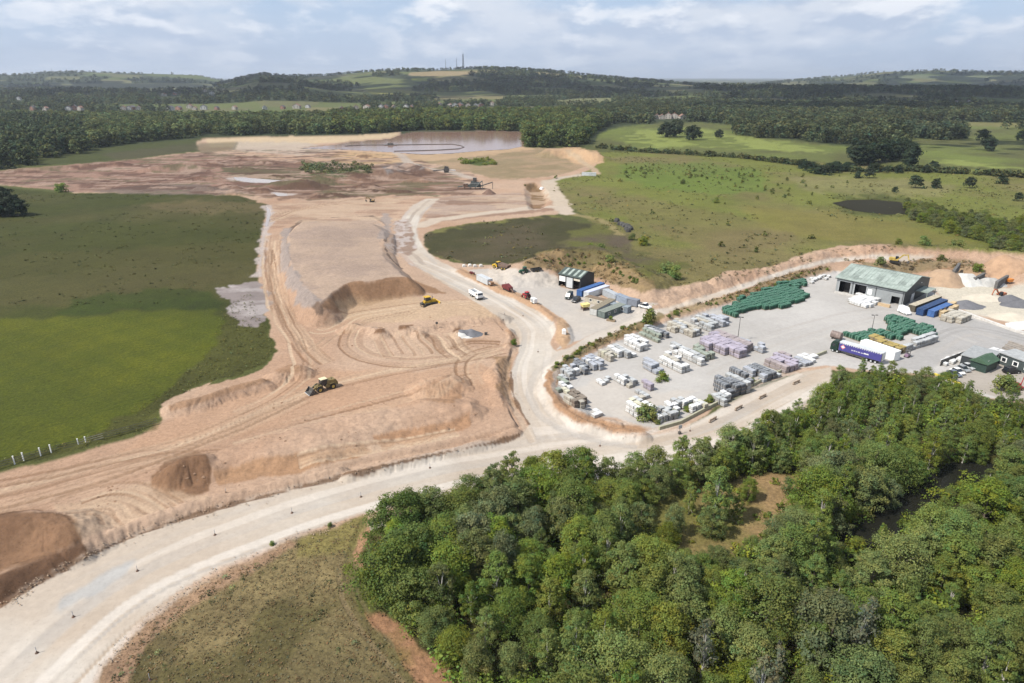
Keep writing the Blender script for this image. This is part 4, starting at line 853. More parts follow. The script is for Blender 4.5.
for cx_, cy2, sx2, sy2, n in [(640,172,14,4,26),(690,170,22,4,30),(735,178,20,6,26),(600,190,40,12,8),(700,225,60,14,8),(765,190,26,8,18),(810,185,30,6,18)]:
    for i in range(n): mp.append(GP(cx_ + rng.normal(0, sx2), cy2 + rng.normal(0, sy2)))
mass('gorse_scrub', np.array(mp), rng.uniform(.7, 2.0, len(mp)), (2, 2.4, .0, 16, 60, .5, 'dome', .2), FARLEAF, 'scattered low gorse over the rough meadow', 'scrub', 480)
# understorey
DRY = leaf_mat('dry_scrub', (.150, .120, .055), 0, .2)
bk = np.concatenate([scatter_px(p, 1.7) for p in ([(524,262),(556,250),(600,253),(630,265),(652,281),(656,290),(640,294),(604,282),(560,274)], [(668,312),(700,303),(735,293),(770,280),(800,271),(828,266),(832,270),(805,277),(770,287),(735,299),(700,309)], [(830,256),(868,262),(905,262),(930,258),(975,262),(990,270),(960,275),(930,271),(900,274),(868,268)], [(658,314),(640,323),(612,335),(585,347),(562,359),(553,367),(557,371),(572,361),(598,347),(620,337),(650,325)])])
mass('bank_scrub', bk, rng.uniform(.25, .9, len(bk)), (1, 1.7, .0, 12, 26, .3, 'dome', .25), DRY, 'dry brown scrub over the earth banks', 'scrub', 505, .6)
up = scatter_px([(a, min(b, 800)) for a, b in WOOD], 3.3, excl=[WPOND, CLEAR]); mass('undergrowth', up, rng.uniform(.9, 3.2, len(up)), (2, 3.0, .0, 30, 300, .15, 'dome', .16), LEAF['broad'], 'low leafy undergrowth filling the foreground wood', 'undergrowth', 490)
cp = scatter_px(CLEAR, 3.0); mass('clearing_scrub', cp, rng.uniform(.3, 1.2, len(cp)), (1, 1.6, .0, 16, 80, .25, 'dome', .2), LEAF['broad'], 'tufts of scrub on the sandy clearing', 'scrub', 500)
gp = scatter_px([(110,690),(134,640),(180,604),(230,574),(295,546),(350,526),(360,522),(350,556),(350,595),(380,632),(430,690),(480,740),(110,740)], .5); mass('grass_tufts', gp, rng.uniform(.15, .5, len(gp)), (.4, .5, .0, 8, 9, .12, 'dome', .25), leaf_mat('dry_grass', (.15, .125, .055), 0, .3), 'dry grass tufts inside the road bend', 'grass', 510)
sp_ = np.array([GP(461 + 36*((i*.618) % 1), 160 + 5*((i*.37) % 1)) for i in range(40)]); mass('lagoon_scrub', sp_, rng.uniform(1, 2.5, 40), (2, 4, 0, 20, 70, .6, 'dome', .2), LEAF['lime'], 'green scrub patch in front of the lagoon', 'scrub', 520)
sp_ = np.array([GP(304 + 68*((i*.618) % 1), 164 + 10*((i*.37) % 1)) for i in range(70)]); mass('quarry_scrub', sp_, rng.uniform(1, 2.5, 70), (2, 4.5, 0, 20, 70, .6, 'dome', .2), FARLEAF, 'green scrub island in the far workings', 'scrub', 530)

def stones(name, pts, sz, m, label, cat):
    r = np.random.default_rng(3); bv = np.array([(1,0,0),(.3,.95,0),(-.8,.6,.1),(-.8,-.6,0),(.3,-.95,.1),(.15,.1,.75)]); f = np.array([(0,1,5),(1,2,5),(2,3,5),(3,4,5),(4,0,5)])
    n = len(pts); t = r.random(n)*6.28; v = bv[None]*r.uniform(.6, 1.3, (n, 6, 3))*sz[:, None, None]
    x = v[..., 0]*np.cos(t)[:, None] - v[..., 1]*np.sin(t)[:, None]; y = v[..., 0]*np.sin(t)[:, None] + v[..., 1]*np.cos(t)[:, None]
    V = np.stack([x + pts[:, 0:1], y + pts[:, 1:2], v[..., 2] + pts[:, 2:3] + .16], -1).reshape(-1, 3); F = (f[None] + 6*np.arange(n)[:, None, None]).reshape(-1, 3)
    me = fast_mesh(name, V, F, 3); me.materials.append(m); o = bpy.data.objects.new(name, me); C.objects.link(o); return tag(o, label, cat, kind='stuff')
sp1 = scatter_px([(-40,545),(60,500),(200,455),(330,410),(460,378),(505,395),(518,424),(400,450),(262,486),(140,520),(60,556),(0,600),(-40,620)], 1.5)
sp1 = sp1[fbm(sp1[:, 0], sp1[:, 1], 5, 700, 3) > .05]
stones('rubble', sp1, (.05 + .30*rng.random(len(sp1))**5)**1.0, simple_mat('sandy_stone', tuple(alb(190, 152, 122)), .95, .25), 'clods and stones scattered over the near sand banks', 'rubble')
sp3 = scatter_px([(300,352),(350,322),(480,312),(512,330),(500,380),(420,372),(300,400),(240,420),(280,380)], 2.2); sp3 = sp3[fbm(sp3[:, 0], sp3[:, 1], 6, 720, 3) > .1]
stones('rubble', sp3, .07 + .32*rng.random(len(sp3))**5, simple_mat('sand_clod', tuple(alb(176, 138, 108)), .95, .25), 'clods scattered over the middle sand floor', 'rubble')
br = scatter_px([(100,690),(134,640),(180,604),(230,574),(295,546),(350,526),(352,545),(300,560),(245,588),(200,620),(160,690)], 2.4); br = np.concatenate([br[fbm(br[:, 0], br[:, 1], 8, 722, 3) > .05], scatter_px([(300,600),(345,560),(350,600),(400,660),(440,700),(330,690)], 4.0)])
mass('brambles', br, rng.uniform(.25, .75, len(br)), (.8, 1.5, .0, 14, 40, .16, 'dome', .2), leaf_mat('bramble', (.105, .12, .045), 0, .3), 'low brambles and tall tufts in the rough grass of the road bend', 'brambles', 524, .6)
sp2 = np.concatenate([np.array([GP(np.interp(t, np.linspace(0, 1, len(e)), [q[0] for q in e]) + rng.normal(0, 4), np.interp(t, np.linspace(0, 1, len(e)), [q[1] for q in e]) + rng.normal(0, 2.6)) for t in rng.random(n)]) for e, n in (([(0,608),(40,582),(90,555),(140,534),(200,514),(262,498),(330,480),(400,463),(500,442)], 420), ([(104,668),(134,634),(175,600),(225,570),(292,541),(350,521)], 260), ([(511,372),(513,392),(522,412)], 50), ([(556,405),(580,421),(612,432),(645,435)], 90), ([(662,298),(700,286),(740,275),(800,262),(850,252)], 220), ([(860,262),(900,268),(960,262),(1010,262)], 150))])
stones('rubble', sp2, rng.uniform(.03, .13, len(sp2)), simple_mat('pale_stone', tuple(alb(206, 180, 152)), .95, .25), 'loose stones along the edges of the haul road', 'rubble')
mt = scatter_px([(a, max(b, 150)) for a, b in MEAD], 4.6); mt = mt[fbm(mt[:, 0], mt[:, 1], 26, 710, 3) > .0]
mass('meadow_tussocks', mt, rng.uniform(.2, .8, len(mt)), (.8, 2.2, .0, 8, 9, .5, 'dome', .25), leaf_mat('tussock', (.128, .122, .05), 0, .3), 'rough tussocks over the olive meadow', 'grass', 515, .6)
lt = scatter_px([(-100,190),(0,188),(60,194),(140,195),(255,198),(266,206),(262,240),(256,285),(222,300),(140,305),(0,318),(-100,322)], 3.8); lt = lt[~inside(*proj(lt[:, 0], lt[:, 1], lt[:, 2]), [(215,284),(275,280),(280,330),(222,330)])]; lt = lt[fbm(lt[:, 0], lt[:, 1], 22, 712, 3) > -.1]
mass('meadow_tussocks', lt, rng.uniform(.15, .6, len(lt)), (.8, 2.2, .0, 8, 9, .45, 'dome', .25), leaf_mat('dark_tussock', (.070, .074, .028), 0, .3), 'dark tussocks over the left meadow', 'grass', 516, .6)
gf = scatter_px([(-100,322),(60,320),(215,310),(222,324),(214,346),(196,366),(160,396),(110,426),(60,446),(0,462),(-100,480)], 1.9); gf = gf[fbm(gf[:, 0], gf[:, 1], 12, 714, 3) > 0]
mass('field_grass', gf, rng.uniform(.08, .25, len(gf)), (.8, 2.4, .0, 8, 8, .4, 'dome', .25), leaf_mat('field_blade', (.085, .095, .014), 0, .3), 'longer grass tufts across the green field', 'grass', 517, .5)
bs = scatter_px([(662,294),(700,280),(745,270),(790,258),(850,247),(905,244),(960,247),(1024,250),(1024,256),(960,252),(905,250),(850,254),(790,268),(745,279),(700,291)], 2.2); bs = bs[fbm(bs[:, 0], bs[:, 1], 9, 716, 3) > -.05]
mass('bank_scrub', bs, rng.uniform(.2, .8, len(bs)), (1, 1.7, .0, 12, 26, .3, 'dome', .25), DRY, 'dry scrub along the outer sand bund', 'scrub', 518, .6)
fm = scatter_px([(262,367),(216,382),(172,397),(150,414),(160,430),(80,448),(0,470),(0,460),(60,444),(110,424),(160,394),(196,364),(214,344),(222,310),(250,292),(258,310),(274,350)], 1.3)
mass('field_margin', fm, rng.uniform(.2, .7, len(fm)), (.8, 1.2, .0, 10, 16, .2, 'dome', .25), leaf_mat('margin_grass', (.10, .11, .035), 0, .3), 'rough grass margin along the green field', 'grass', 508, .5)
# ------------------------------------------------------------------ mesh kit
class MB:
    def __init__(s): s.v = []; s.f = []; s.m = []
    def add(s, v, f, m=0):
        n = len(s.v); s.v += [tuple(p) for p in v]; s.f += [tuple(i+n for i in q) for q in f]; s.m += [m]*len(f); return s
    def box(s, x0, x1, y0, y1, z0, z1, m=0, bev=0.0):
        if bev:
            b = bev; L = [(x0+b,y0),(x1-b,y0),(x1,y0+b),(x1,y1-b),(x1-b,y1),(x0+b,y1),(x0,y1-b),(x0,y0+b)]
            v = [(p[0],p[1],z0) for p in L] + [(p[0],p[1],z1-b) for p in L]
            cx, cy = (x0+x1)/2, (y0+y1)/2
            v += [(p[0]+(b if p[0]<cx else -b)*.7, p[1]+(b if p[1]<cy else -b)*.7, z1) for p in L]
            f = [tuple(range(7,-1,-1)), tuple(range(16,24))]
            for k in (0, 8):
                for i in range(8): j = (i+1)%8; f.append((k+i, k+j, k+8+j, k+8+i))
            return s.add(v, f, m)
        v = [(x,y,z) for x in (x0,x1) for y in (y0,y1) for z in (z0,z1)]
        return s.add(v, [(0,1,3,2),(4,6,7,5),(0,4,5,1),(2,3,7,6),(0,2,6,4),(1,5,7,3)], m)
    def prism(s, prof, y0, y1, m=0):
        """side profile (x, z) swept across y"""
        n = len(prof); v = [(x,y0,z) for x,z in prof] + [(x,y1,z) for x,z in prof]
        f = [tuple(range(n-1,-1,-1)), tuple(range(n,2*n))] + [(i,(i+1)%n,n+(i+1)%n,n+i) for i in range(n)]
        a = sum(prof[i][0]*prof[(i+1)%n][1]-prof[(i+1)%n][0]*prof[i][1] for i in range(n))
        if a < 0: f = [q[::-1] for q in f]
        return s.add(v, [q[::-1] for q in f], m)
    def cyl(s, c, r, h, axis='z', k=14, m=0, r2=None):
        r2 = r if r2 is None else r2; v = []
        for q, rr_ in ((-h/2, r), (h/2, r2)):
            for i in range(k):
                a = 2*math.pi*i/k; u, w = rr_*math.cos(a), rr_*math.sin(a)
                v.append({'z': (c[0]+u, c[1]+w, c[2]+q), 'y': (c[0]+w, c[1]+q, c[2]+u), 'x': (c[0]+q, c[1]+u, c[2]+w)}[axis])
        f = [tuple(range(k-1,-1,-1)), tuple(range(k,2*k))] + [(i,(i+1)%k,k+(i+1)%k,k+i) for i in range(k)]
        return s.add(v, f, m)
    def tube(s, pts, r, k=6, m=0):
        r = r if isinstance(r, (list, tuple)) else [r]*len(pts); v, f = tube_arrays(pts, r, k)
        return s.add(v.tolist(), f + [tuple(range(k-1,-1,-1)), tuple(range(len(v)-k, len(v)))], m)
    def mesh(s, name, mats):
        me = bpy.data.meshes.new(name); me.from_pydata(s.v, [], s.f)
        for q in (mats if isinstance(mats, (list, tuple)) else [mats]): me.materials.append(q)
        if max(s.m or [0]): me.polygons.foreach_set('material_index', s.m)
        return me
    def obj(s, name, mats, parent=None):
        o = bpy.data.objects.new(name, s.mesh(name, mats)); C.objects.link(o)
        if parent: o.parent = parent
        return o
def thing(name, loc, rz, label, cat, group=None):
    o = bpy.data.objects.new(name, None); C.objects.link(o); o.location = loc; o.rotation_euler = (0, 0, rz); o.empty_display_size = .5; o.scale = (U, U, U)
    return tag(o, label, cat, group)
def copy_thing(o, loc, rz, label=None, group=None, scale=None):
    def rec(a, par):
        c = a.copy(); C.objects.link(c)
        if par: c.parent = par
        for ch in a.children: rec(ch, c)
        return c
    r = rec(o, None); r.location = loc; r.rotation_euler = (0, 0, rz)
    if label: r['label'] = label
    if group: r['group'] = group
    if scale: r.scale = scale
    return r
def heading(a, b):
    """ground point of picture point a, and the bearing towards picture point b"""
    p, q = GP(*a), GP(*b); return p, math.atan2(q.y-p.y, q.x-p.x), (q-p).length
def mat(n, c, rough=.6, var=.1, scale=1.2, metal=0, spec=.4): return simple_mat(n, c, rough, var, scale, metal, spec)
YEL = mat('yellow_paint', (.52, .33, .03), .5, .18); DYEL = mat('worn_yellow_paint', (.42, .30, .07), .6, .3); BLK = mat('black_rubber', (.025, .024, .023), .85, .2); STEEL = mat('dark_steel', (.075, .07, .065), .55, .3); RUST = mat('rusty_steel', (.14, .085, .06), .8, .3)
GLASS = mat('dark_glass', (.02, .025, .03), .08, .05, 1, 0, .6); WHT = mat('white_paint', (.78, .78, .76), .45, .06); GRYP = mat('grey_paint', (.33, .35, .37), .5, .12); LGREY = mat('light_grey_metal', (.55, .57, .58), .4, .1, 1, .2)
SILV = mat('silver_paint', (.48, .50, .52), .3, .05, 1, .5); BLU = mat('blue_paint', (.05, .12, .30), .5, .15); DBLU = mat('dark_blue_paint', (.02, .05, .13), .5, .2); RED = mat('red_paint', (.36, .03, .035), .5, .15); DRED = mat('dark_red_paint', (.16, .03, .03), .6, .25)
BLACKP = mat('black_paint', (.018, .018, .02), .25, .05); GRNP = mat('green_paint', (.03, .11, .06), .5, .2); DGRN = mat('dark_green_cladding', (.03, .055, .045), .55, .15); DGREY = mat('charcoal_shade_cladding', (.035, .04, .043), .55, .12)
WOODM = mat('weathered_timber', (.27, .20, .13), .9, .25); TAN = mat('tan_board', (.42, .31, .19), .9, .2); ORANGE = mat('orange_paint', (.58, .20, .03), .5, .15); CONC = mat('pale_concrete', (.48, .46, .43), .9, .15)

# ------------------------------------------------------------------ machines and vehicles
def wheel(root, x, y, r, w, rim=None, name='wheel'):
    t = MB().cyl((0,0,0), r*.96, w, 'y', 20).cyl((0,0,0), r, w*.8, 'y', 20).obj(name, BLK, root); t.location = (x, y, r)
    MB().cyl((0,0,0), r*.55, w*1.04, 'y', 12).cyl((0,0,0), r*.2, w*1.14, 'y', 8).obj('rim', rim or DYEL, t); return t
def wheel_loader(loc, rz, label, paint, bucket_up=.25, s=1.0, roof=None):
    t = thing('wheel_loader', loc, rz, label, 'wheel loader')
    MB().prism([(-4.0,1.2),(-4.0,2.3),(-3.6,2.75),(-1.2,2.8),(-1.0,1.9),(-.3,1.2),(-.6,.8),(-3.6,.8)], -1.0, 1.0).box(-4.25,-4.0,-1.1,1.1,.9,1.8).box(-3.0,-1.6,-1.35,1.35,1.75,1.9).obj('engine_body', paint, t)
    MB().cyl((-2.6,.5,3.05), .09, .7).obj('exhaust', STEEL, t)
    cb = MB().prism([(-1.1,1.6),(-1.15,3.2),(-.9,3.35),(.45,3.35),(.55,3.2),(.75,2.2),(.4,1.6)], -.78, .78).obj('cab', GLASS, t)
    MB().box(-1.3,.7,-.9,.9,3.352,3.5,0,.06).obj('cab_roof', roof or paint, cb)
    m = MB()
    for sx_ in (-1.12,.42):
        for sy_ in (-.8,.8): m.box(sx_-.06,sx_+.06,sy_-.06,sy_+.06,1.6,3.35)
    m.obj('cab_post', STEEL, cb)
    MB().prism([(0,.7),(.2,1.5),(1.2,1.9),(2.2,1.7),(2.4,.8)], -.75, .75).obj('front_frame', paint, t)
    for y_ in (-.72,.72): MB().prism([(.9,1.95),(1.5,2.3),(2.9,1.5),(3.5,.75),(3.2,.6),(2.6,1.1),(1.2,1.7)], y_-.12, y_+.12).obj('lift_arm', paint, t)
    MB().tube([(1.0,0,2.2),(2.2,0,2.3),(3.2,0,1.4)], .11).obj('tilt_link', STEEL, t)
    bz = bucket_up; m = MB(); pr = [(3.2,.55),(3.15,1.4),(3.4,1.75),(3.55,1.7),(3.35,1.35),(3.4,.62),(3.7,.32),(4.75,.22),(4.75,.14),(3.6,.18)]
    m.prism([(x, z+bz) for x, z in pr], -1.5, 1.5)
    side = [(3.25,.6),(3.2,1.4),(3.45,1.7),(4.7,.24),(3.65,.24)]
    for y_ in (-1.53,1.47): m.prism([(x, z+bz) for x, z in side], y_, y_+.06)
    m.box(4.6,4.85,-1.52,1.52,bz+.1,bz+.2,1); m.obj('bucket', [STEEL, LGREY], t)
    for x_ in (-2.6,1.35):
        for y_ in (-1.15,1.15): wheel(t, x_, y_, .82, .62)
    for y_ in (-.9,.9):
        MB().prism([(.45,1.6),(.7,1.95),(1.9,1.95),(2.2,1.6),(2.1,1.58),(1.85,1.85),(.8,1.85),(.55,1.58)], y_-.25, y_+.35).obj('mudguard', paint, t)
    t.scale = (s*U,)*3; return t
def bulldozer(loc, rz, label, s=1.0):
    t = thing('bulldozer', loc, rz, label, 'bulldozer')
    for y_ in (-1.05,1.05):
        tr = MB().prism([(-2.0,.35),(-2.1,.75),(-1.8,1.1),(1.5,1.1),(1.95,.8),(1.95,.35),(1.6,.02),(-1.7,.02)], y_-.32, y_+.32).obj('track', BLK, t)
        m = MB()
        for i in range(6): m.cyl((-1.5+i*.6, y_, .35), .22, .7, 'y', 10)
        m.obj('roller', STEEL, tr)
    MB().prism([(-1.9,.8),(-1.9,1.7),(-.2,1.75),(0,2.0),(1.7,1.85),(1.8,.8)], -.65, .65).box(.2,1.5,-.75,.75,1.2,1.75).obj('body', YEL, t)
    cb = MB().prism([(-1.5,1.7),(-1.45,2.75),(-.1,2.75),(.1,1.9)], -.7, .7).obj('cab', GLASS, t)
    MB().box(-1.7,.1,-.85,.85,2.755,2.9,0,.06).obj('cab_roof', YEL, cb)
    MB().cyl((1.0,.3,2.3), .08, .8).obj('exhaust', STEEL, t)
    MB().prism([(2.35,.05),(2.25,.5),(2.35,1.2),(2.5,1.25),(2.42,.6),(2.55,.1)], -1.75, 1.75).obj('blade', YEL, t)
    for y_ in (-1.45,1.45): MB().tube([(-.5,y_,.55),(2.35,y_,.35)], .1).obj('push_arm', YEL, t)
    MB().prism([(-2.9,.7),(-2.9,1.2),(-2.0,1.2),(-2.0,.7)], -.6, .6).tube([(-2.8,-.4,.8),(-2.95,-.4,.2)], .08).tube([(-2.8,.4,.8),(-2.95,.4,.2)], .08).obj('ripper', STEEL, t)
    t.scale = (s*U,)*3; return t
def excavator(loc, rz, label, paint, s=1.0, turn=0.0):
    t = thing('excavator', loc, rz, label, 'excavator')
    for y_ in (-1.1,1.1):
        MB().prism([(-1.9,.3),(-2.0,.6),(-1.7,.9),(1.7,.9),(2.0,.6),(1.9,.3),(1.6,.02),(-1.6,.02)], y_-.3, y_+.3).obj('track', BLK, t)
    MB().box(-1.2,1.2,-.9,.9,.45,1.05).cyl((0,0,1.1), .7, .2).obj('undercarriage', STEEL, t)
    MB().prism([(-2.3,1.2),(-2.4,2.0),(-2.1,2.3),(.2,2.2),(.2,1.2)], -1.3, 1.3).box(.2,1.5,-1.3,.1,1.2,1.6).obj('house', paint, t)
    MB().prism([(.15,1.3),(.15,2.85),(1.2,2.85),(1.55,2.2),(1.5,1.3)], .25, 1.3).obj('cab', GLASS, t)
    MB().prism([(.8,1.5),(1.2,2.0),(3.0,4.2),(4.9,4.3),(5.1,4.05),(3.3,3.6),(1.4,1.4)], -.35, .05).obj('boom', paint, t)
    MB().prism([(4.7,4.6),(5.2,4.3),(6.0,1.6),(5.7,1.5),(4.8,3.9)], -.3, 0).obj('dipper', paint, t)
    MB().prism([(6.0,1.7),(6.1,.7),(5.3,.25),(4.9,.7),(5.5,1.5)], -.7, .4).obj('bucket', STEEL, t)
    t.scale = (s*U,)*3; return t
def tipper(loc, rz, label):
    t = thing('tipper_truck', loc, rz, label, 'tipper truck')
    MB().box(-4.0,4.1,-.5,.5,.75,1.05).box(-4.1,-3.9,-1.2,1.2,.6,1.0).obj('chassis', STEEL, t)
    m = MB().prism([(-4.1,1.1),(-4.25,2.6),(-3.4,2.7),(1.7,2.7),(1.75,1.1)], 1.12, 1.25).prism([(-4.1,1.1),(-4.25,2.6),(-3.4,2.7),(1.7,2.7),(1.75,1.1)], -1.25, -1.12).box(1.6,1.74,-1.12,1.12,1.1,2.9).box(-4.2,-4.08,-1.12,1.12,1.1,2.4).box(-4.08,1.6,-1.12,1.12,1.12,1.3)
    for i in range(6): m.box(-3.6+i*.95,-3.5+i*.95,-1.3,1.3,1.15,2.6)
    b = m.obj('tipping_body', WHT, t); MB().prism([(-3.9,1.31),(-3.9,1.7),(-2,2.2),(0,2.15),(1.5,1.7),(1.5,1.31)], -1.1, 1.1).obj('load', STEEL, b)
    cb = MB().prism([(2.0,.8),(2.0,2.75),(2.2,2.95),(3.7,2.95),(4.05,2.1),(4.15,.8)], -1.22, 1.22).box(2.1,3.4,-1.0,1.0,2.952,3.1,0,.05).obj('cab', WHT, t)
    MB().prism([(3.80,2.78),(4.09,2.06),(4.11,2.07),(3.83,2.8)], -1.1, 1.1).obj('windscreen', GLASS, cb)
    for y_ in (-1.235,1.225): MB().box(2.6,3.6,y_,y_+.01,1.95,2.7).obj('side_window', GLASS, cb)
    MB().box(4.1,4.25,-1.22,1.22,.45,1.0).obj('bumper', STEEL, t)
    for x_ in (-3.0,-1.65,1.7,3.1):
        for y_ in (-1.0,1.0): wheel(t, x_, y_, .5, .36, LGREY)
    return t
def car(loc, rz, label, paint, kind='car', group=None, s=1.0):
    t = thing({'car':'parked_car','suv':'parked_car','pickup':'pickup_truck','van':'parked_van'}[kind], loc, rz, label, {'car':'car','suv':'car','pickup':'pickup truck','van':'van'}[kind], group)
    hgt_ = {'car':(.78,1.42),'suv':(.95,1.75),'pickup':(.95,1.75),'van':(1.1,2.3)}[kind]; b, h = hgt_
    body = [(-2.1,.35),(-2.2,.6),(-2.12,b),(.9,b),(1.95,b-.1),(2.15,.6),(2.1,.35)]
    m = MB().prism(body, -.88, .88); m.obj('body', paint, t)
    if kind == 'pickup': cab = [(-.7,b),(-.55,h),(.45,h),(1.05,b)]
    elif kind == 'van': cab = [(-2.1,b),(-2.1,h),(.9,h),(1.75,b)]
    elif kind == 'suv': cab = [(-2.0,b),(-1.85,h),(.3,h),(1.0,b)]
    else: cab = [(-1.75,b),(-1.1,h),(.2,h),(1.0,b)]
    c = MB().prism(cab, -.76, .76).obj('cabin', paint if kind == 'van' else GLASS, t)
    rx0, rx1 = cab[1][0], cab[2][0]
    MB().box(rx0-.02,rx1+.02,-.74,.74,h+.002,h+.06,0,.03).obj('roof', paint, c)
    if kind == 'pickup': MB().box(-2.0,-.85,-.72,.72,b+.004,b+.03).obj('load_bed', STEEL, t)
    for x_ in (-1.35,1.35):
        for y_ in (-.8,.8): wheel(t, x_, y_, .34, .22, LGREY)
    for y_ in (-.6,.6): MB().box(2.1,2.17,y_-.18,y_+.18,.58,.74).obj('headlight', LGREY, t)
    t.scale = (s*U,)*3; return t
def lorry(loc, rz, label):
    t = thing('articulated_lorry', loc, rz, label, 'lorry')
    # cab
    cb = MB().prism([(5.7,.7),(5.7,3.5),(6.1,3.8),(7.4,3.75),(8.0,2.6),(8.1,.7)], -1.2, 1.2).obj('cab', mat('dark_green_cab', (.012,.03,.022), .35, .05), t)
    MB().prism([(7.62,3.4),(8.02,2.62),(8.04,2.63),(7.65,3.42)], -1.1, 1.1).obj('windscreen', GLASS, cb)
    for y_ in (-1.215,1.205): MB().box(6.6,7.5,y_,y_+.01,2.0,2.9).obj('side_window', GLASS, cb)
    mk = MB()
    mk.tube([(6.2,-1.222,1.2),(6.9,-1.222,1.8),(6.4,-1.222,2.1),(7.2,-1.222,1.3)], .05, 4); mk.obj('door_emblem', LGREY, cb)
    MB().box(5.0,8.0,-1.1,1.1,.6,.95).obj('tractor_chassis', STEEL, t)
    # trailer
    tr = MB().box(-8.1,5.4,-1.22,1.22,1.05,1.3).box(-8.1,-7.9,-1.25,1.25,1.3,4.0).box(5.3,5.45,-1.25,1.25,1.3,4.0).obj('trailer_frame', STEEL, t)
    NAVY = mat('purple_blue_curtain', (.055, .050, .21), .5, .08)
    for y0_, y1_ in ((-1.27,-1.23),(1.23,1.27)):
        c = MB()
        n = 40
        for i in range(n):
            x0 = -7.9 + 13.2*i/n; x1 = x0 + 13.2/n; w = .012*(i % 2); c.box(x0, x1, y0_-w, y1_+w, 1.2, 3.72)
        c = c.obj('side_curtain', NAVY, t)
        f = -1 if y0_ < 0 else 1; yy = y0_-.028 if f < 0 else y1_+.028
        MB().add([(4.05,yy,1.75),(4.85,yy,2.55),(4.05,yy,3.35),(3.25,yy,2.55)], [(0,1,2,3)] if f > 0 else [(3,2,1,0)]).obj('diamond_logo', mat('red_pink_print', (.62, .25, .27), .5, .05), c)
        MB().add([(4.05,yy*1.002,2.3),(4.6,yy*1.002,2.5),(4.05,yy*1.002,2.85),(3.5,yy*1.002,2.5)], [(0,1,2,3)] if f > 0 else [(3,2,1,0)]).obj('logo_band', WHT, c)
        lt = MB(); x = 1.3; rr2 = random.Random(5)
        for word in (3,4,2,5,4,8):              # the line of lettering is too small to read in the photograph
            for i in range(word):
                hh = rr2.choice([.26,.26,.36]); big_ = word == 8; wd = .15 if not big_ else .2
                lt.box(x-wd*.75, x, yy-.004, yy+.004, 2.15, 2.15+hh*(1.3 if big_ else .8)); x -= wd
            x -= .22
        lt.obj('curtain_lettering', WHT, c)
        st = MB()
        for i in range(19): st.box(-7.5+i*.68, -7.22+i*.68, yy-.004, yy+.004, 3.45, 3.74)
        st.obj('curtain_buckles', LGREY, c)
    MB().prism([(-8.1,3.72),(-8.1,4.02),(5.4,4.02),(5.4,3.72)], -1.24, 1.24).obj('roof', LGREY, t)
    for y_ in (-1.2,.01): MB().box(-8.14,-8.1,y_,y_+1.18,1.3,3.95).obj('rear_door', mat('pale_trailer_door', (.6,.6,.58), .5, .1), t)
    for x_ in (-6.3,-5.0,-3.7,5.7,7.2):
        for y_ in (-1.0,1.0): wheel(t, x_, y_, .5, .38, LGREY)
    MB().box(-2.6,3.0,-1.15,-1.1,.5,1.05).box(-2.6,3.0,1.1,1.15,.5,1.05).obj('side_guard', STEEL, t)
    return t
def tractor(loc, rz, label, paint):
    t = thing('tractor', loc, rz, label, 'tractor')
    MB().prism([(-.6,.8),(-.6,1.5),(.4,1.75),(2.2,1.6),(2.3,.8)], -.42, .42).obj('bonnet', paint, t)
    c = MB().prism([(-1.1,1.3),(-1.0,2.6),(.3,2.6),(.45,1.5)], -.7, .7).obj('cab', GLASS, t); MB().box(-1.2,.45,-.8,.8,2.602,2.75,0,.05).obj('cab_roof', paint, c)
    for y_ in (-.85,.85):
        wheel(t, -.8, y_, .85, .45, paint); wheel(t, 1.75, y_, .55, .35, paint)
        MB().box(-1.5,-.1,y_-.25,y_+.25,1.72,1.8).obj('mudguard', paint, t)
    return t
def container(loc, rz, L_, w, h, paint, label, name='shipping_container', cat='container', group=None, roof=None, win=0, door=True, rot_roof=False):
    t = thing(name, loc, rz, label, cat, group)
    m = MB().box(0,L_,-w/2,w/2,.12,h)
    n = int(L_/.55)
    for i in range(n):
        for y_ in (-w/2-.03, w/2): m.box(.3+i*(L_-.5)/n, .3+(i+.55)*(L_-.5)/n, y_, y_+.03, .3, h-.2)
    for x_ in (0,L_):
        for y_ in (-w/2,w/2): m.box(x_-.08,x_+.08,y_-.08,y_+.08,0,h+.02)
    m.obj('shell', paint, t)
    MB().box(-.1,L_+.1,-w/2-.1,w/2+.1,h+.022,h+.1).obj('roof', roof or paint, t)
    if door:
        for y_ in (-w/2+.1,.03): MB().box(-.05,-.0,y_,y_+w/2-.13,.25,h-.15).obj('door', paint, t)
    for i in range(win):
        x = L_*(i+.7)/(win+.4)
        for y_ in (-w/2-.06,):
            f = MB().box(x-.6,x+.6,y_,y_+.05,1.0,2.0).obj('window', WHT, t); MB().box(x-.5,x+.5,y_-.012,y_-.002,1.08,1.92).obj('pane', GLASS, f)
    return t
# ------------------------------------------------------------------ packs of blocks on pallets
def pack_mesh(name, wrap, body, strap, soft=.05, layers=4, strap_on=True):
    b = MB()
    for y_ in (-.44,-.06,.32): b.box(-.5,.5,y_,y_+.12,0,.10,2)
    b.box(-.5,.5,-.5,.5,.10,.14,2)
    z = .145; dz = (1-.145)/layers
    for i in range(layers):
        e = .012*(i % 2); top = i == layers-1
        b.box(-.49+e,.49-e,-.49+e,.49-e, z, z+dz-.018, 0 if top else 1, soft if top else .02); z += dz
    if strap_on:
        for x_ in (-.22,.2): b.box(x_-.02,x_+.02,-.496,.496,.15,.999,3)
    b.box(-.46,.46,-.46,.46,.15,.96,1)
    return b.mesh(name, [wrap, body, WOODM, strap])
PK = {}
def pk(k, wrap, body, strap=None, **a): PK[k] = pack_mesh(k, mat(k+'_wrap', wrap, .5, .16, .8), mat(k+'_blocks', body, .85, .2, 1.2), mat(k+'_strap', strap or wrap, .5, .1), **a)
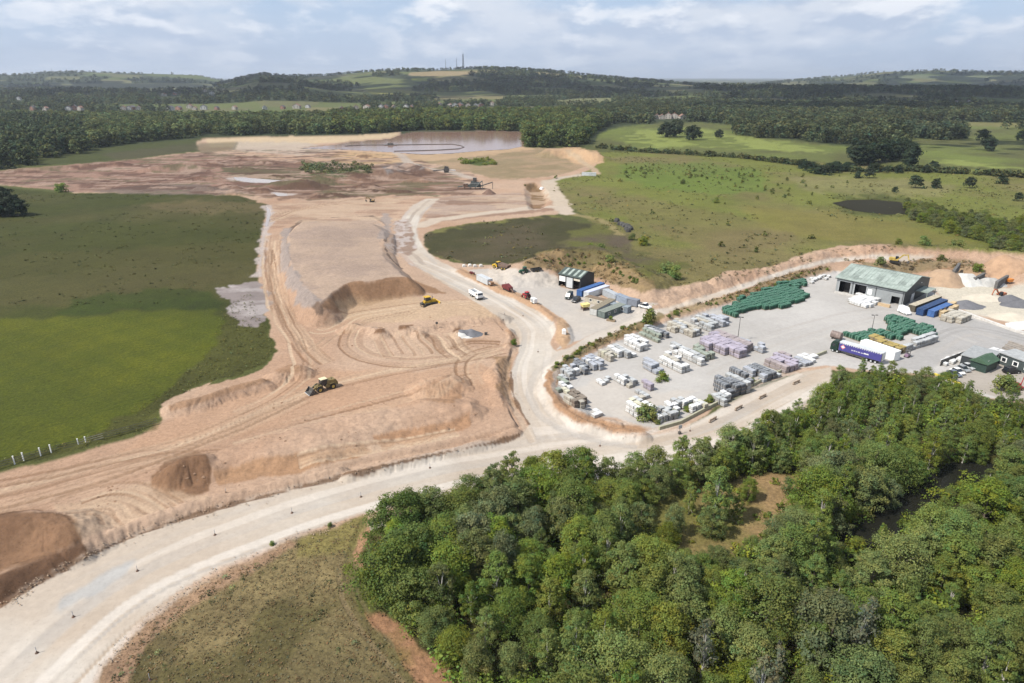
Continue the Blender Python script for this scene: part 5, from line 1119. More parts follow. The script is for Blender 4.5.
pk('white_pack', (.60,.60,.595), (.42,.42,.41), (.7,.7,.7)); pk('grey_pack', (.40,.41,.41), (.28,.28,.275)); pk('dark_grey_pack', (.145,.155,.17), (.10,.105,.115), (.5,.5,.5)); pk('purple_pack', (.345,.31,.365), (.26,.23,.26), (.45,.4,.48))
pk('cream_pack', (.50,.48,.37), (.40,.38,.30)); pk('blue_grey_pack', (.36,.375,.41), (.26,.27,.29)); pk('green_pack', (.018,.095,.052), (.015,.06,.038), (.26,.38,.31), soft=.09, layers=3); pk('brown_pack', (.20,.165,.13), (.14,.11,.09)); pk('buff_pack', (.42,.39,.33), (.33,.30,.25)); pk('mossy_pack', (.26,.29,.24), (.20,.21,.17)); pk('reddish_pack', (.31,.265,.265), (.24,.205,.20)); pk('tan_pack', (.50,.38,.22), (.40,.30,.18)); pk('yellow_top_pack', (.33,.25,.08), (.2,.16,.1))
ROW = ((670,347),(700,361))
NPACK = {}
CATS = {}
def fill(kind, poly, label, group, cell=(1.25,1.15), size=(1.12,1.05,1.0), nh=2, row=ROW, gap=None, skip=.05, topskip=.25, jit=.05, aisle=0, cat=None):
    p0 = GP(*row[0]); p1 = GP(*row[1]); u = Vector((p1.x-p0.x, p1.y-p0.y)).normalized(); v = Vector((-u.y, u.x))
    w = [GP(a, b) for a, b in poly]; q = [(p.x*u.x+p.y*u.y, p.x*v.x+p.y*v.y) for p in w]
    u0, u1 = min(a for a, _ in q), max(a for a, _ in q); v0, v1 = min(b for _, b in q), max(b for _, b in q)
    nv = max(1, round((v1-v0)/cell[1])); nu = max(1, round((u1-u0)/cell[0]))
    ang = math.atan2(u.y, u.x); n = 0
    kinds = kind if isinstance(kind, list) else [kind]
    for j in range(nv):
        if aisle and j % aisle == aisle-1: continue
        rk = kinds[rng.integers(len(kinds))]; h_row = nh - (1 if rng.random() < topskip*.5 else 0); off = rng.uniform(-.3, .3)
        for i in range(nu):
            a, b = u0 + (i+.5)*cell[0] + off, v0 + (j+.5)*cell[1]
            if not inside(np.array([a]), np.array([b]), q)[0] or rng.random() < skip: continue
            k = rk if rng.random() < .93 else kinds[rng.integers(len(kinds))]
            z = 0.02
            for l in range(max(1, h_row)):
                if l and rng.random() < topskip*.3: break
                sh = size[2]*rng.uniform(.93, 1.05)
                o = bpy.data.objects.new(k, PK[k]); C.objects.link(o)
                du, dv = rng.normal(0, jit), rng.normal(0, jit)
                g_ = float(hgt(np.array([(a+du)*u.x + (b+dv)*v.x]), np.array([(a+du)*u.y + (b+dv)*v.y]))[0])
                o.location = ((a+du)*u.x + (b+dv)*v.x, (a+du)*u.y + (b+dv)*v.y, z + max(g_, 0)); o.rotation_euler = (0, 0, ang + rng.normal(0, .03) + (math.pi if rng.random() < .5 else 0)); o.scale = (size[0], size[1], sh)
                tag(o, label[k] if isinstance(label, dict) else label, cat or k.replace('_', ' '), group); z += sh + .004; n += 1
    NPACK[group] = n
S_ = dict(cell=(1.2,1.25), size=(1.12,1.02,.76))
B_ = dict(cell=(1.5,1.5), size=(1.46,1.16,.82))           # long low slabs
fill('green_pack', [(722,313),(734,318),(748,312),(761,310),(782,309),(801,303),(808,298),(796,290),(806,287),(804,281),(782,283),(755,294),(735,303)], 'green wrapped pallet pack in the big green block along the yard bund', 'green wrapped packs along the yard bund', cell=(1.6,1.5), size=(1.5,1.36,1.25), nh=1, skip=.03)
fill('green_pack', [(886,331),(900,337),(906,333),(930,340),(934,337),(934,331),(910,323),(884,317),(886,322),(890,326)], 'green wrapped pallet pack in the square green block near the white cabin', 'green wrapped packs in the square block', cell=(1.6,1.5), size=(1.5,1.36,1.25), nh=1, skip=.03)
fill('green_pack', [(842,336),(862,343),(880,338),(900,342),(902,338),(876,332),(868,334)], 'green wrapped pallet pack in the low row behind the lorry trailer', 'green wrapped packs behind the lorry', cell=(1.6,1.5), size=(1.5,1.36,1.2), nh=1, skip=.03)
fill('purple_pack', [(699,348),(738,359),(748,354),(713,338)], 'purple wrapped pack in the long purple stack in mid yard', 'purple packs in the long mid yard stack', nh=2, skip=0, topskip=.04, cell=(1.6,1.4), size=(1.57,1.3,1.0))
fill('reddish_pack', [(713,338),(748,354),(752,351),(718,336)], 'reddish pack in the row along the back of the purple stack', 'reddish packs behind the purple stack', nh=2, skip=0, topskip=.04, cell=(1.6,1.4), size=(1.57,1.3,.95))
fill('mossy_pack', [(693,350),(699,353),(705,349),(698,346)], 'greenish grey pack at the left end of the purple stack', 'greenish packs beside the purple stack', nh=1)
fill('blue_grey_pack', [(737,347),(761,354),(764,350),(740,343)], 'blue grey pack in the row right of the light mast', 'blue grey packs by the light mast', nh=2, **B_)
fill(['blue_grey_pack','grey_pack'], [(717,338),(732,343),(735,340),(721,335)], {'blue_grey_pack':'blue grey pack behind the purple stack','grey_pack':'grey pack behind the purple stack'}, 'packs behind the purple stack', nh=1, **B_)
fill(['white_pack','white_pack','grey_pack'], [(669,352),(690,362),(703,368),(705,364),(685,352),(672,347)], {'white_pack':'white wrapped pack in the back rows of the white block in mid yard','grey_pack':'grey pack among the back rows of the white block in mid yard'}, 'back rows of the white block', nh=2, aisle=4, **B_)
fill(['white_pack','white_pack','buff_pack'], [(659,362),(671,369),(684,376),(690,372),(676,362),(667,357)], {'white_pack':'white wrapped pack in the front rows of the white block in mid yard','buff_pack':'buff pack among the front rows of the white block in mid yard'}, 'front rows of the white block', nh=2, aisle=4, **B_)
fill(['white_pack','mossy_pack'], [(690,354),(708,362),(716,358),(698,350)], {'white_pack':'white pack between the white block and the purple stack','mossy_pack':'greenish pack between the white block and the purple stack'}, 'packs between the white block and the purple stack', nh=2, **B_)
fill('blue_grey_pack', [(641,368),(662,376),(667,372),(648,363)], 'blue grey pack in the rows left of the white block', 'blue grey packs left of the white block', nh=2, **B_)
fill(['white_pack','white_pack','grey_pack'], [(614,381),(632,388),(638,384),(620,376)], {'white_pack':'white pack in the row at the middle left of the yard','grey_pack':'grey pack in the white row at the middle left of the yard'}, 'white packs at the middle left of the yard', nh=2, **S_)
fill('purple_pack', [(638,385),(653,392),(657,388),(643,381)], 'purple pack in the short row at the middle left of the yard', 'purple packs in the short row', nh=2, **S_)
fill(['brown_pack','buff_pack'], [(618,387),(628,391),(632,388),(622,384)], {'brown_pack':'brown pack in front of the white row','buff_pack':'buff pack in front of the white row'}, 'brown packs in front of the white row', nh=1, skip=.2, **S_)
fill(['buff_pack','grey_pack'], [(632,400),(640,403),(648,397),(640,391)], {'buff_pack':'loose buff pack left in the middle of the yard','grey_pack':'loose grey pack left in the middle of the yard'}, 'loose packs in the middle of the yard', nh=1, skip=.3, **S_)
fill(['grey_pack','white_pack'], [(596,383),(604,386),(611,381),(602,377)], {'grey_pack':'grey pack in the small lone stack on the left','white_pack':'white pack in the small lone stack on the left'}, 'small lone stack on the left', nh=1, skip=.15, **S_)
fill(['brown_pack','mossy_pack','buff_pack'], [(564,399),(576,410),(583,409),(585,401),(575,396),(567,394)], {'brown_pack':'brown block pack at the left end of the yard','mossy_pack':'mossy grey pack at the left end of the yard','buff_pack':'buff pack at the left end of the yard'}, 'brown packs at the left end of the yard', nh=2, skip=.12, **S_)
fill(['white_pack','mossy_pack','cream_pack'], [(556,392),(563,396),(570,390),(566,379),(560,378)], {'white_pack':'white pack in the jumble along the left bank','mossy_pack':'mossy pack in the jumble along the left bank','cream_pack':'cream pack in the jumble along the left bank'}, 'jumbled packs along the left bank', nh=1, skip=.25, jit=.2, **S_)
fill(['buff_pack','grey_pack','white_pack'], [(559,378),(570,382),(577,375),(566,369)], {'buff_pack':'buff pack in the stack at the bend of the left bank','grey_pack':'grey pack in the stack at the bend of the left bank','white_pack':'white pack in the stack at the bend of the left bank'}, 'stack at the bend of the left bank', nh=2, skip=.15, **S_)
fill(['blue_grey_pack','grey_pack','dark_grey_pack'], [(570,371),(586,377),(594,370),(578,363)], {'blue_grey_pack':'blue grey pack in the dark rows beside the left bank','grey_pack':'grey pack in the dark rows beside the left bank','dark_grey_pack':'dark grey pack in the dark rows beside the left bank'}, 'dark rows beside the left bank', nh=2, skip=.12, aisle=4, **S_)
fill(['blue_grey_pack','dark_grey_pack','white_pack'], [(583,365),(598,372),(604,366),(590,357)], {'blue_grey_pack':'blue grey pack in the rows left of the cream packs','dark_grey_pack':'dark grey pack in the rows left of the cream packs','white_pack':'white pack in the rows left of the cream packs'}, 'rows left of the cream packs', nh=2, skip=.12, aisle=4, **S_)
fill(['cream_pack','cream_pack','buff_pack'], [(598,356),(612,362),(622,359),(607,350)], {'cream_pack':'pale cream yellow pack by the bank','buff_pack':'buff pack beside the cream ones by the bank'}, 'cream packs by the bank', nh=2, skip=.15, **S_)
fill(['white_pack','grey_pack'], [(606,352),(625,360),(642,355),(622,345)], {'white_pack':'white pack in the long rows right of the cream packs','grey_pack':'grey pack in the long rows right of the cream packs'}, 'long white rows right of the cream packs', nh=2, aisle=4, **B_)
fill(['white_pack','blue_grey_pack'], [(622,344),(643,353),(652,349),(633,339)], {'white_pack':'white pack in the rows below the mossy stack','blue_grey_pack':'blue grey pack in the rows below the mossy stack'}, 'rows below the mossy stack', nh=2, aisle=4, **B_)
fill(['mossy_pack','grey_pack','dark_grey_pack'], [(639,335),(657,343),(668,338),(652,328)], {'mossy_pack':'mossy pack in the dark stack right of the round bush','grey_pack':'grey pack in the dark stack right of the round bush','dark_grey_pack':'dark pack in the dark stack right of the round bush'}, 'dark stack right of the round bush', nh=2, skip=.1, **S_)
fill(['buff_pack','grey_pack'], [(665,330),(695,339),(702,334),(676,323)], {'buff_pack':'buff grey slab pack in the first row along the bund','grey_pack':'grey slab pack in the first row along the bund'}, 'first slab rows along the bund', nh=2, skip=.03, **B_)
fill(['grey_pack','buff_pack'], [(691,324),(711,333),(716,328),(698,320)], {'grey_pack':'grey slab pack in the second row along the bund','buff_pack':'buff slab pack in the second row along the bund'}, 'second slab rows along the bund', nh=2, skip=.03, **B_)
fill(['buff_pack','blue_grey_pack'], [(704,320),(725,329),(729,324),(711,315)], {'buff_pack':'buff slab pack in the row next to the green block','blue_grey_pack':'blue grey slab pack in the row next to the green block'}, 'slab rows next to the green block', nh=2, skip=.03, **B_)
fill(['white_pack','white_pack','cream_pack'], [(625,412),(646,422),(656,416),(634,406)], {'white_pack':'white pack in the bright stack by the yard corner bush','cream_pack':'cream pack in the bright stack by the yard corner bush'}, 'bright stack by the yard corner bush', nh=3, skip=.1, **S_)
fill(['white_pack','grey_pack','white_pack'], [(652,421),(660,425),(688,412),(680,403),(668,406)], {'white_pack':'white pack in the jumble along the near kerb','grey_pack':'grey pack in the jumble along the near kerb'}, 'jumble along the near kerb', nh=2, skip=.3, jit=.15, **S_)
fill(['dark_grey_pack','white_pack'], [(680,408),(694,414),(703,408),(690,400)], {'dark_grey_pack':'dark pack near the yellow packs on the kerb','white_pack':'white pack near the yellow packs on the kerb'}, 'packs beside the yellow ones on the kerb', nh=2, skip=.25, **S_)
fill('cream_pack', [(698,409),(706,411),(712,404),(705,400)], 'yellowish cream pack on the near kerb', 'yellowish packs on the near kerb', nh=2, skip=.1, **S_)
fill(['white_pack','grey_pack'], [(708,404),(722,408),(733,400),(720,394)], {'white_pack':'white pack before the tall dark stack on the near kerb','grey_pack':'grey pack before the tall dark stack on the near kerb'}, 'packs before the tall dark stack', nh=2, skip=.2, **S_)
fill(['dark_grey_pack','dark_grey_pack','grey_pack'], [(711,390),(732,400),(748,392),(757,386),(734,376)], {'dark_grey_pack':'dark slate grey pack in the tall dark stack on the near kerb','grey_pack':'grey pack in the tall dark stack on the near kerb'}, 'tall dark stack on the near kerb', nh=3, skip=.06, aisle=5, **B_)
fill(['grey_pack','blue_grey_pack','dark_grey_pack'], [(740,373),(764,383),(784,374),(760,364)], {'grey_pack':'grey slab pack in the long rows near the lorry end of the kerb','blue_grey_pack':'blue grey slab pack in the long rows near the lorry end of the kerb','dark_grey_pack':'dark slab pack in the long rows near the lorry end of the kerb'}, 'long slab rows near the kerb', nh=2, skip=.03, aisle=5, **B_)
fill(['purple_pack','reddish_pack'], [(765,366),(786,374),(800,367),(780,357)], {'purple_pack':'purple slab pack in the low rows near the lorry','reddish_pack':'reddish slab pack in the low rows near the lorry'}, 'purple rows near the lorry', nh=2, skip=.03, **B_)
fill(['white_pack','blue_grey_pack'], [(786,373),(804,367),(818,359),(806,355),(795,361)], {'white_pack':'white slab pack in the last rows before the lorry','blue_grey_pack':'blue grey slab pack in the last rows before the lorry'}, 'last rows before the lorry', nh=1, **B_)
fill('white_pack', [(590,416),(599,419),(603,415),(595,412)], 'white pack in the small heap at the bottom left of the yard', 'white packs at the bottom left', nh=1, skip=.2, **S_)
fill('white_pack', [(846,303),(866,309),(880,302),(860,295)], 'white bagged pack in the flat block before the big shed', 'white bagged packs before the big shed', nh=1, skip=.02, cell=(1.8,1.6), size=(1.72,1.5,1.1))
fill('grey_pack', [(900,351),(906,353),(934,343),(932,336)], 'grey brown pack in the long row behind the white cabin', 'grey packs in the row behind the white cabin', nh=2, row=((902,352),(933,342)), **B_)
fill('yellow_top_pack', [(868,343),(898,355),(904,352),(874,340)], 'yellow topped dark pack in the row behind the white cabin', 'yellow topped packs behind the white cabin', nh=2, skip=0, topskip=0, **B_)
fill('tan_pack', [(934,317),(941,320),(958,310),(950,306)], 'tan carton pack beside the blue containers', 'tan packs beside the blue containers', nh=2, skip=.05, row=((934,317),(956,306)), **B_)
fill('buff_pack', [(942,321),(962,325),(970,320),(950,314)], 'grey buff pack in the stack right of the tan packs', 'buff packs right of the tan packs', nh=2, skip=.05, **B_)
fill('white_pack', [(938,371),(958,364),(966,357),(960,355),(940,364)], 'pale slab pack along the car park fence', 'pale slab packs along the car park fence', nh=1, skip=.3, **S_)
fill('white_pack', [(804,285),(816,282),(832,279),(828,276),(812,279)], 'white sack bundle on the yard edge left of the big shed', 'white sack bundles left of the big shed', nh=1, skip=.35, jit=.3, **S_)
fill('white_pack', [(985,353),(1014,363),(1020,360),(992,349)], 'pale slab pack in the row behind the dark office', 'pale slab packs behind the dark office', nh=1, skip=.1, **B_)
print('packs', sum(NPACK.values()), NPACK)

# ------------------------------------------------------------------ big green roofed shed
def rectframe(a, b, c):
    A, B, Cc = GP(*a), GP(*b), GP(*c); u = (B-A); u.z = 0; L_ = u.length; u.normalize(); v = Vector((-u.y, u.x, 0)); d = (Cc-B).dot(v)
    if d < 0: v = -v; d = -d
    return A, math.atan2(u.y, u.x), L_, d
ROOFG = mat('green_grey_roof_sheet', (.225,.262,.235), .6, .25, .35); CLAD = mat('grey_cladding', (.27,.285,.29), .55, .08, .6); SKYL = mat('rooflight_sheet', (.27,.31,.28), .5, .2)
def roof_slab(L_, W_, e, r, ov, th=.12):
    """pitched roof with ribs, ridge along x"""
    m = MB()
    for s0, s1, y0, y1, z0, z1 in ((0,1,-ov,W_/2,e-ov*(r-e)/(W_/2),r),(0,1,W_+ov,W_/2,e-ov*(r-e)/(W_/2),r)):
        v = [(-ov,y0,z0),(L_+ov,y0,z0),(L_+ov,y1,z1),(-ov,y1,z1),(-ov,y0,z0+th),(L_+ov,y0,z0+th),(L_+ov,y1,z1+th),(-ov,y1,z1+th)]
        f = [(3,2,1,0),(4,5,6,7),(0,1,5,4),(1,2,6,5),(2,3,7,6),(3,0,4,7)]
        if y0 > y1: f = [q[::-1] for q in f]
        m.add(v, f)
        n = int(L_/.9)
        for i in range(n):
            x = (i+.5)*L_/n; v2 = [(x-.05,y0,z0+th),(x+.05,y0,z0+th),(x+.05,y1,z1+th),(x-.05,y1,z1+th),(x-.03,y0,z0+th+.06),(x+.03,y0,z0+th+.06),(x+.03,y1,z1+th+.06),(x-.03,y1,z1+th+.06)]
            m.add(v2, f)
    return m
def roof_panels(L_, W_, e, r, xs, w, y0f, y1f, th=.125):
    m = MB()
    for x in xs:
        for side in (0, 1):
            def P(t): y = W_/2*t if not side else W_ - W_/2*t; return y, e + (r-e)*t + th + .065
            (ya, za), (yb, zb) = P(y0f), P(y1f); v = [(x,ya,za),(x+w,ya,za),(x+w,yb,zb),(x,yb,zb),(x,ya,za-.06),(x+w,ya,za-.06),(x+w,yb,zb-.06),(x,yb,zb-.06)]
            f = [(0,1,2,3),(4,7,6,5),(0,4,5,1),(1,5,6,2),(2,6,7,3),(3,7,4,0)]
            m.add(v, f if not side else [q[::-1] for q in f])
    return m
A, rz, L_, W_ = rectframe((835,292),(902,306.5),(936,294.5)); print('shed', L_, W_)
e, r = 4.6, 6.9
t = thing('big_shed', A, rz, 'large long shed with green grey ribbed roof and dark gable end', 'shed'); t.scale = (1,1,1)
m = MB()
# long front wall with two doorways near the left end and a small one at the right
segs = [(0,.9),(4.1,5.3),(8.6,L_*.83),(L_*.83+2.2,L_)]
for x0, x1 in segs: m.box(x0,x1,0,.18,0,e)
for x0, x1, zz in [(.9,4.1,3.7),(5.3,8.6,3.7),(L_*.83,L_*.83+2.2,2.4)]: m.box(x0,x1,0,.18,zz,e)
m.box(0,L_,W_-.18,W_,0,e)
for i in range(int(L_/.45)):
    x = .2 + i*.45
    if not any(a_-.1 < x < b_+.05 for a_, b_ in ((.9,4.1),(5.3,8.6),(L_*.83,L_*.83+2.2))): m.box(x,x+.07,-.03,.0,.3,e-.52)
m.obj('wall', CLAD, t)
for x_ in (4.7, L_*.6, L_-.25): MB().tube([(x_,-.09,0),(x_,-.09,e-.1)], .06, 6).obj('drainpipe', DGREY, t)
MB().tube([(-.4,-.56,e-.28),(L_+.4,-.56,e-.28)], .09, 6).obj('gutter', DGREY, t)
for x0, x1, zz in [(.9,4.1,3.7),(5.3,8.6,3.7)]: MB().box(x0-.12,x0,-.06,0,0,zz).box(x1,x1+.12,-.06,0,0,zz).box(x0-.12,x1+.12,-.06,0,zz,zz+.12).obj('door_frame', LGREY, t)
for x_, nm in ((0,0),(L_-.18,1)):
    MB().add([(x_,.18,0),(x_,W_-.18,0),(x_,W_-.18,e-.02),(x_,W_/2,r-.05),(x_,.18,e-.02),(x_+.18,.18,0),(x_+.18,W_-.18,0),(x_+.18,W_-.18,e-.02),(x_+.18,W_/2,r-.05),(x_+.18,.18,e-.02)], [(4,3,2,1,0),(5,6,7,8,9),(0,1,6,5),(1,2,7,6),(2,3,8,7),(3,4,9,8),(4,0,5,9)]).obj('gable', DGREY, t)  # gables far darker than the front wall: their shade is in the colour
MB().box(-.02,L_,-.03,0,e-.5,e-.1).obj('eaves_trim', DGREY, t)
rf = roof_slab(L_, W_, e, r, .5).obj('roof', ROOFG, t)
roof_panels(L_, W_, e, r, [2+i*L_/6 for i in range(6)], 1.1, .2, .75).obj('rooflight', SKYL, rf)
for x0, x1, zz in [(.9,4.1,3.7),(5.3,8.6,3.7),(L_*.83,L_*.83+2.2,2.4)]: MB().box(x0,x1,2.2,2.3,.02,zz).obj('dark_doorway_panel', BLACKP, t)  # black panels set inside the openings stand in for the unlit interior
MB().box(9.0,10.2,-.04,0,1.4,3.0).obj('notice_board', WHT, t)
MB().box(L_+.02,L_+.1,W_*.30,W_*.42,0,2.4).obj('door', LGREY, t)
MB().box(L_+.02,L_+3.2,W_*.45,W_*.80,2.7,2.85).box(L_+3.0,L_+3.15,W_*.45,W_*.45+.15,0,2.7).box(L_+3.0,L_+3.15,W_*.80-.15,W_*.80,0,2.7).obj('lean_to', ROOFG, t)
MB().box(L_+.004,L_+.06,W_*.62,W_*.66,4.4,4.6).obj('gable_lamp', LGREY, t)
MB().box(.2,L_*.5,-1.1,-.2,.02,.5).obj('kerb_plinth', CONC, t)
c = thing('timber_stack', GP(876,305), rz, 'yellow timber stack against the big shed front', 'timber stack')
m = MB()
for k in range(5):
    for q in range(3): m.box(0,5.0-.2*(k%2),.35*q,.35*q+.31,.22*k,.22*k+.2)
m.obj('planks', TAN, c)
# containers and clutter right of the shed
def cont(a, b, w, h, paint, label, **k):
    p, ang, L2 = heading(a, b); return container(p, ang, L2/U, w, h, paint, label, **k)
cont((911,311.5),(937,302),2.4,2.5,mat('dark_brown_shell', (.10,.085,.06), .6, .2),'dark brown container with pale roof nearest the big shed', roof=mat('buff_roof', (.42,.37,.28), .8, .2))
cont((919,315.5),(943,305.5),2.4,2.5,DBLU,'dark blue container between the brown container and the second blue one')
cont((930,317),(948,309.5),2.2,2.4,BLU,'shorter blue container next to the tan packs')
def heap(px, py, rx, ry, h, m, label, rz=0, name='gravel_heap', cat='heap', seed=1, n=34, ridge_=0.0):
    g = np.linspace(-1.15, 1.15, n); U, V = np.meshgrid(g, g, indexing='ij'); rr3 = np.hypot(np.maximum(np.abs(U)-ridge_, 0)/(1-ridge_), V)
    P = GP(px, py); nz = fbm(U*rx+seed*13, V*ry, max(rx, ry)*.35, seed, 4)
    zz = h*np.clip(1.02-rr3*(1+.12*nz), -.06, 1)**.9*np.sign(1) if False else h*(np.clip(1.03-rr3*(1+.14*nz), -.08, 1)) + .06*h*nz
    zz = np.minimum(zz, h*.93 + .04*h*nz)
    xw = P.x + U*rx*math.cos(rz) - V*ry*math.sin(rz); yw = P.y + U*rx*math.sin(rz) + V*ry*math.cos(rz); zz = zz + np.minimum(hgt(xw, yw) - P.z, 1.5)*np.clip(1.2-zz/h, .3, 1) - .05
    co = np.stack([U*rx, V*ry, zz], -1).reshape(-1, 3); ids = np.arange(n*n).reshape(n, n); f = np.stack([ids[:-1,:-1], ids[1:,:-1], ids[1:,1:], ids[:-1,1:]], -1).reshape(-1, 4)
    me = fast_mesh(name, co, f, 4, True); me.materials.append(m); o = bpy.data.objects.new(name, me); C.objects.link(o); o.location = P; o.rotation_euler = (0, 0, rz)
    return tag(o, label, cat)
AGG_W = mat('white_aggregate', (.50,.49,.46), .95, .1, .8); AGG_G = mat('grey_aggregate', (.34,.33,.31), .95, .15, .8); AGG_D = mat('dark_aggregate', (.13,.13,.14), .95, .15, .8); AGG_T = mat('tan_sand', (.33,.23,.15), .95, .12, .6); AGG_P = mat('pale_cream_sand', (.47,.42,.34), .95, .08, .6); AGG_O = mat('orange_sand', (.31,.20,.125), .95, .14, .6)
heap(968,282,5,3.8,2.8,AGG_W,'white aggregate heap in the concrete bay',rz=.2,seed=3,ridge_=.2); heap(989,284,5,3.8,2.2,AGG_G,'grey aggregate heap between the two bay walls',seed=4,ridge_=.2)
heap(1002,271,7,6,4.4,AGG_O,'tall orange sand heap behind the aggregate bays',name='sand_heap',seed=5); heap(947,279,5.5,5,3.0,AGG_T,'brown sand heap left of the white aggregate',name='sand_heap',seed=6)
heap(965,306,5.2,3.6,1.9,AGG_D,'flat dark gravel heap beside the tan packs',seed=7); heap(1009,300,4.4,3,1.7,AGG_D,'dark gravel heap beside the orange excavator',seed=8); heap(1022,305,6,3.2,1.6,AGG_D,'low dark gravel heap at the right edge',seed=9)
heap(1012,317,6,4,1.4,AGG_P,'pale cream sand heap on the aggregate yard',name='sand_heap',seed=10); heap(1030,326,6,3.5,1.6,AGG_W,'white gravel heap at the right edge of the yard',seed=11); heap(986,298,7,4,1.4,AGG_P,'low cream sand heap behind the dark gravel',name='sand_heap',seed=12)
def bay_wall(a, b, h, label):
    p, ang, L2 = heading(a, b); t = thing('bay_wall', p, ang, label, 'wall'); t.scale = (1,1,1); m = MB(); n = max(2, int(L2/1.6))
    for k in range(int(h/.8)):
        for i in range(n): m.box(i*L2/n+.02,(i+1)*L2/n-.02,-.4+.02*(i%2),.4,k*.8,k*.8+.78,0,.05)
    m.obj('blocks', mat('dark_block_wall', (.115,.11,.105), .9, .25), t)
bay_wall((973,285),(983,278),2.5,'dark block wall right of the white aggregate heap'); bay_wall((995,289),(1006,282),2.5,'dark block wall at the end of the grey aggregate heap'); bay_wall((952,278),(957,274),2.5,'dark block wall left of the white aggregate heap')
p, ang, L2 = heading((1006,284),(1013,282.5)); t = thing('loading_hopper', p, ang, 'small orange hopper at the end of the bay wall', 'hopper')
MB().prism([(.4,1.0),(0,2.2),(3.0,2.2),(2.6,1.0)], -1.0, 1.0).obj('bin', ORANGE, t); m = MB()
for x_ in (.5,2.4):
    for y_ in (-.8,.8): m.box(x_-.08,x_+.08,y_-.08,y_+.08,0,1.02)
m.obj('leg_frame', STEEL, t)
excavator(GP(1000,297), R(200), 'orange excavator digging at the dark gravel heap', mat('faded_orange_paint', (.40,.13,.06), .5, .2), .85)
p, ang, _ = heading((894,263),(908,271)); excavator(p + Vector((0,0,.2)), ang, 'yellow excavator on the bund behind the big shed', DYEL, 1.0)
car(GP(904,313.5), heading((897,310),(911,316))[1], 'white van parked before the big shed', WHT, 'van', s=1.15)
# lorry, cabin, small machines
p, ang, L2 = heading((881,363.5),(830,349)); print('lorry', L2)
lc = GP(856,357); lorry(Vector((lc.x, lc.y, .02)), ang, 'articulated lorry with purple blue curtain sides, diamond logo and dark cab')
cb = cont((862,349),(896,361),3.0,3.2,WHT,'long white site cabin beside the lorry', name='site_cabin', cat='site cabin', win=2, door=False)
m = MB().cyl((0,0,1.5), 1.25, 3.4, 'x', 18).cyl((-1.72,0,1.5), 1.0, .12, 'x', 18).cyl((1.72,0,1.5), 1.0, .12, 'x', 18); t = thing('steel_tank', GP(836,339), ang, 'rusty round tank behind the lorry cab', 'tank'); m.obj('drum', mat('rusty_grey_steel', (.22,.17,.15), .7, .35), t); MB().box(-1.2,-.9,-1,1,0,.5).box(.9,1.2,-1,1,0,.5).obj('cradle', STEEL, t)
t = thing('forklift', GP(907,357), R(40), 'small purple grey forklift by the white cabin end', 'forklift')
PP = mat('purple_grey_paint', (.20,.13,.19), .5, .2)
MB().box(-1.0,.8,-.6,.6,.35,1.1,0,.08).obj('body', PP, t); m = MB()
for x_ in (-.8,.6):
    for y_ in (-.5,.5): m.box(x_-.05,x_+.05,y_-.05,y_+.05,1.1,2.2)
m.box(-.95,.75,-.62,.62,2.2,2.28).obj('guard', STEEL, t); MB().box(.95,1.05,-.45,-.3,.1,2.6).box(.95,1.05,.3,.45,.1,2.6).box(1.05,2.1,-.4,-.25,.08,.14).box(1.05,2.1,.25,.4,.08,.14).obj('mast', STEEL, t)
for x_ in (-.7,.6):
    for y_ in (-.55,.55): wheel(t, x_, y_, .32, .25)
def light_mast(px, py, h, label):
    t = thing('light_mast', GP(px, py), 0, label, 'light mast'); MB().tube([(0,0,0),(0,0,h)], [.13,.07], 8).box(-.4,.4,-.4,.4,0,.3).obj('pole', STEEL, t)
    for x_ in (-.7,.7): MB().box(x_-.35,x_+.35,-.2,.2,h-.1,h+.12).obj('floodlight', STEEL, t)
    MB().tube([(-.8,0,h-.08),(.8,0,h-.08)], .05, 5).obj('crossarm', STEEL, t)
light_mast(737.5,341,8.5,'thin light mast beside the blue grey packs'); light_mast(871,334,7,'thin light mast behind the green packs'); 
# office and car park
def office(a, b, w, h, label, roofm, wall, gable=0, win=0, name='office_building'):
    p, ang, L2 = heading(a, b); t = thing(name, p, ang, label, 'building'); t.scale = (1,1,1)
    m = MB().box(0,L2,0,w,0,h); n = int(L2/.5)
    for i in range(n): m.box(i*L2/n,i*L2/n+.06,-.03,0,.1,h-.1)
    m.obj('wall', wall, t)
    if gable: MB().prism([(-.3,h+.004),(-.3,h+.1),(L2/2,h+gable),(L2+.3,h+.1),(L2+.3,h+.004)], -.3, w+.3).obj('roof', roofm, t)
    else: MB().box(-.2,L2+.2,-.2,w+.2,h+.004,h+.22).obj('roof', roofm, t)
    for i in range(win):
        x = (i+.5)*L2/win; f = MB().box(x-.65,x+.65,-.1,-.032,.8,1.9).obj('window', WHT, t); MB().box(x-.42,x+.42,-.13,-.102,.95,1.75).obj('pane', GLASS, f)
    return t
FLAT = mat('grey_felt_roof', (.30,.31,.31), .85, .15)
office((969,368.5),(985,373.5),5,2.0,'small dark green hut with pitched roof at the car park',mat('dark_green_felt', (.045,.085,.05), .8, .2),DGRN,gable=1.2,name='green_hut')
office((985,371.5),(997,362),5,2.3,'dark office wing with grey flat roof running back from the green hut',FLAT,DGREY)
office((997,363),(1070,391),5,2.5,'long dark office wing with white framed windows at the right edge',FLAT,mat('slate_cladding', (.06,.075,.075), .55, .1),win=6)
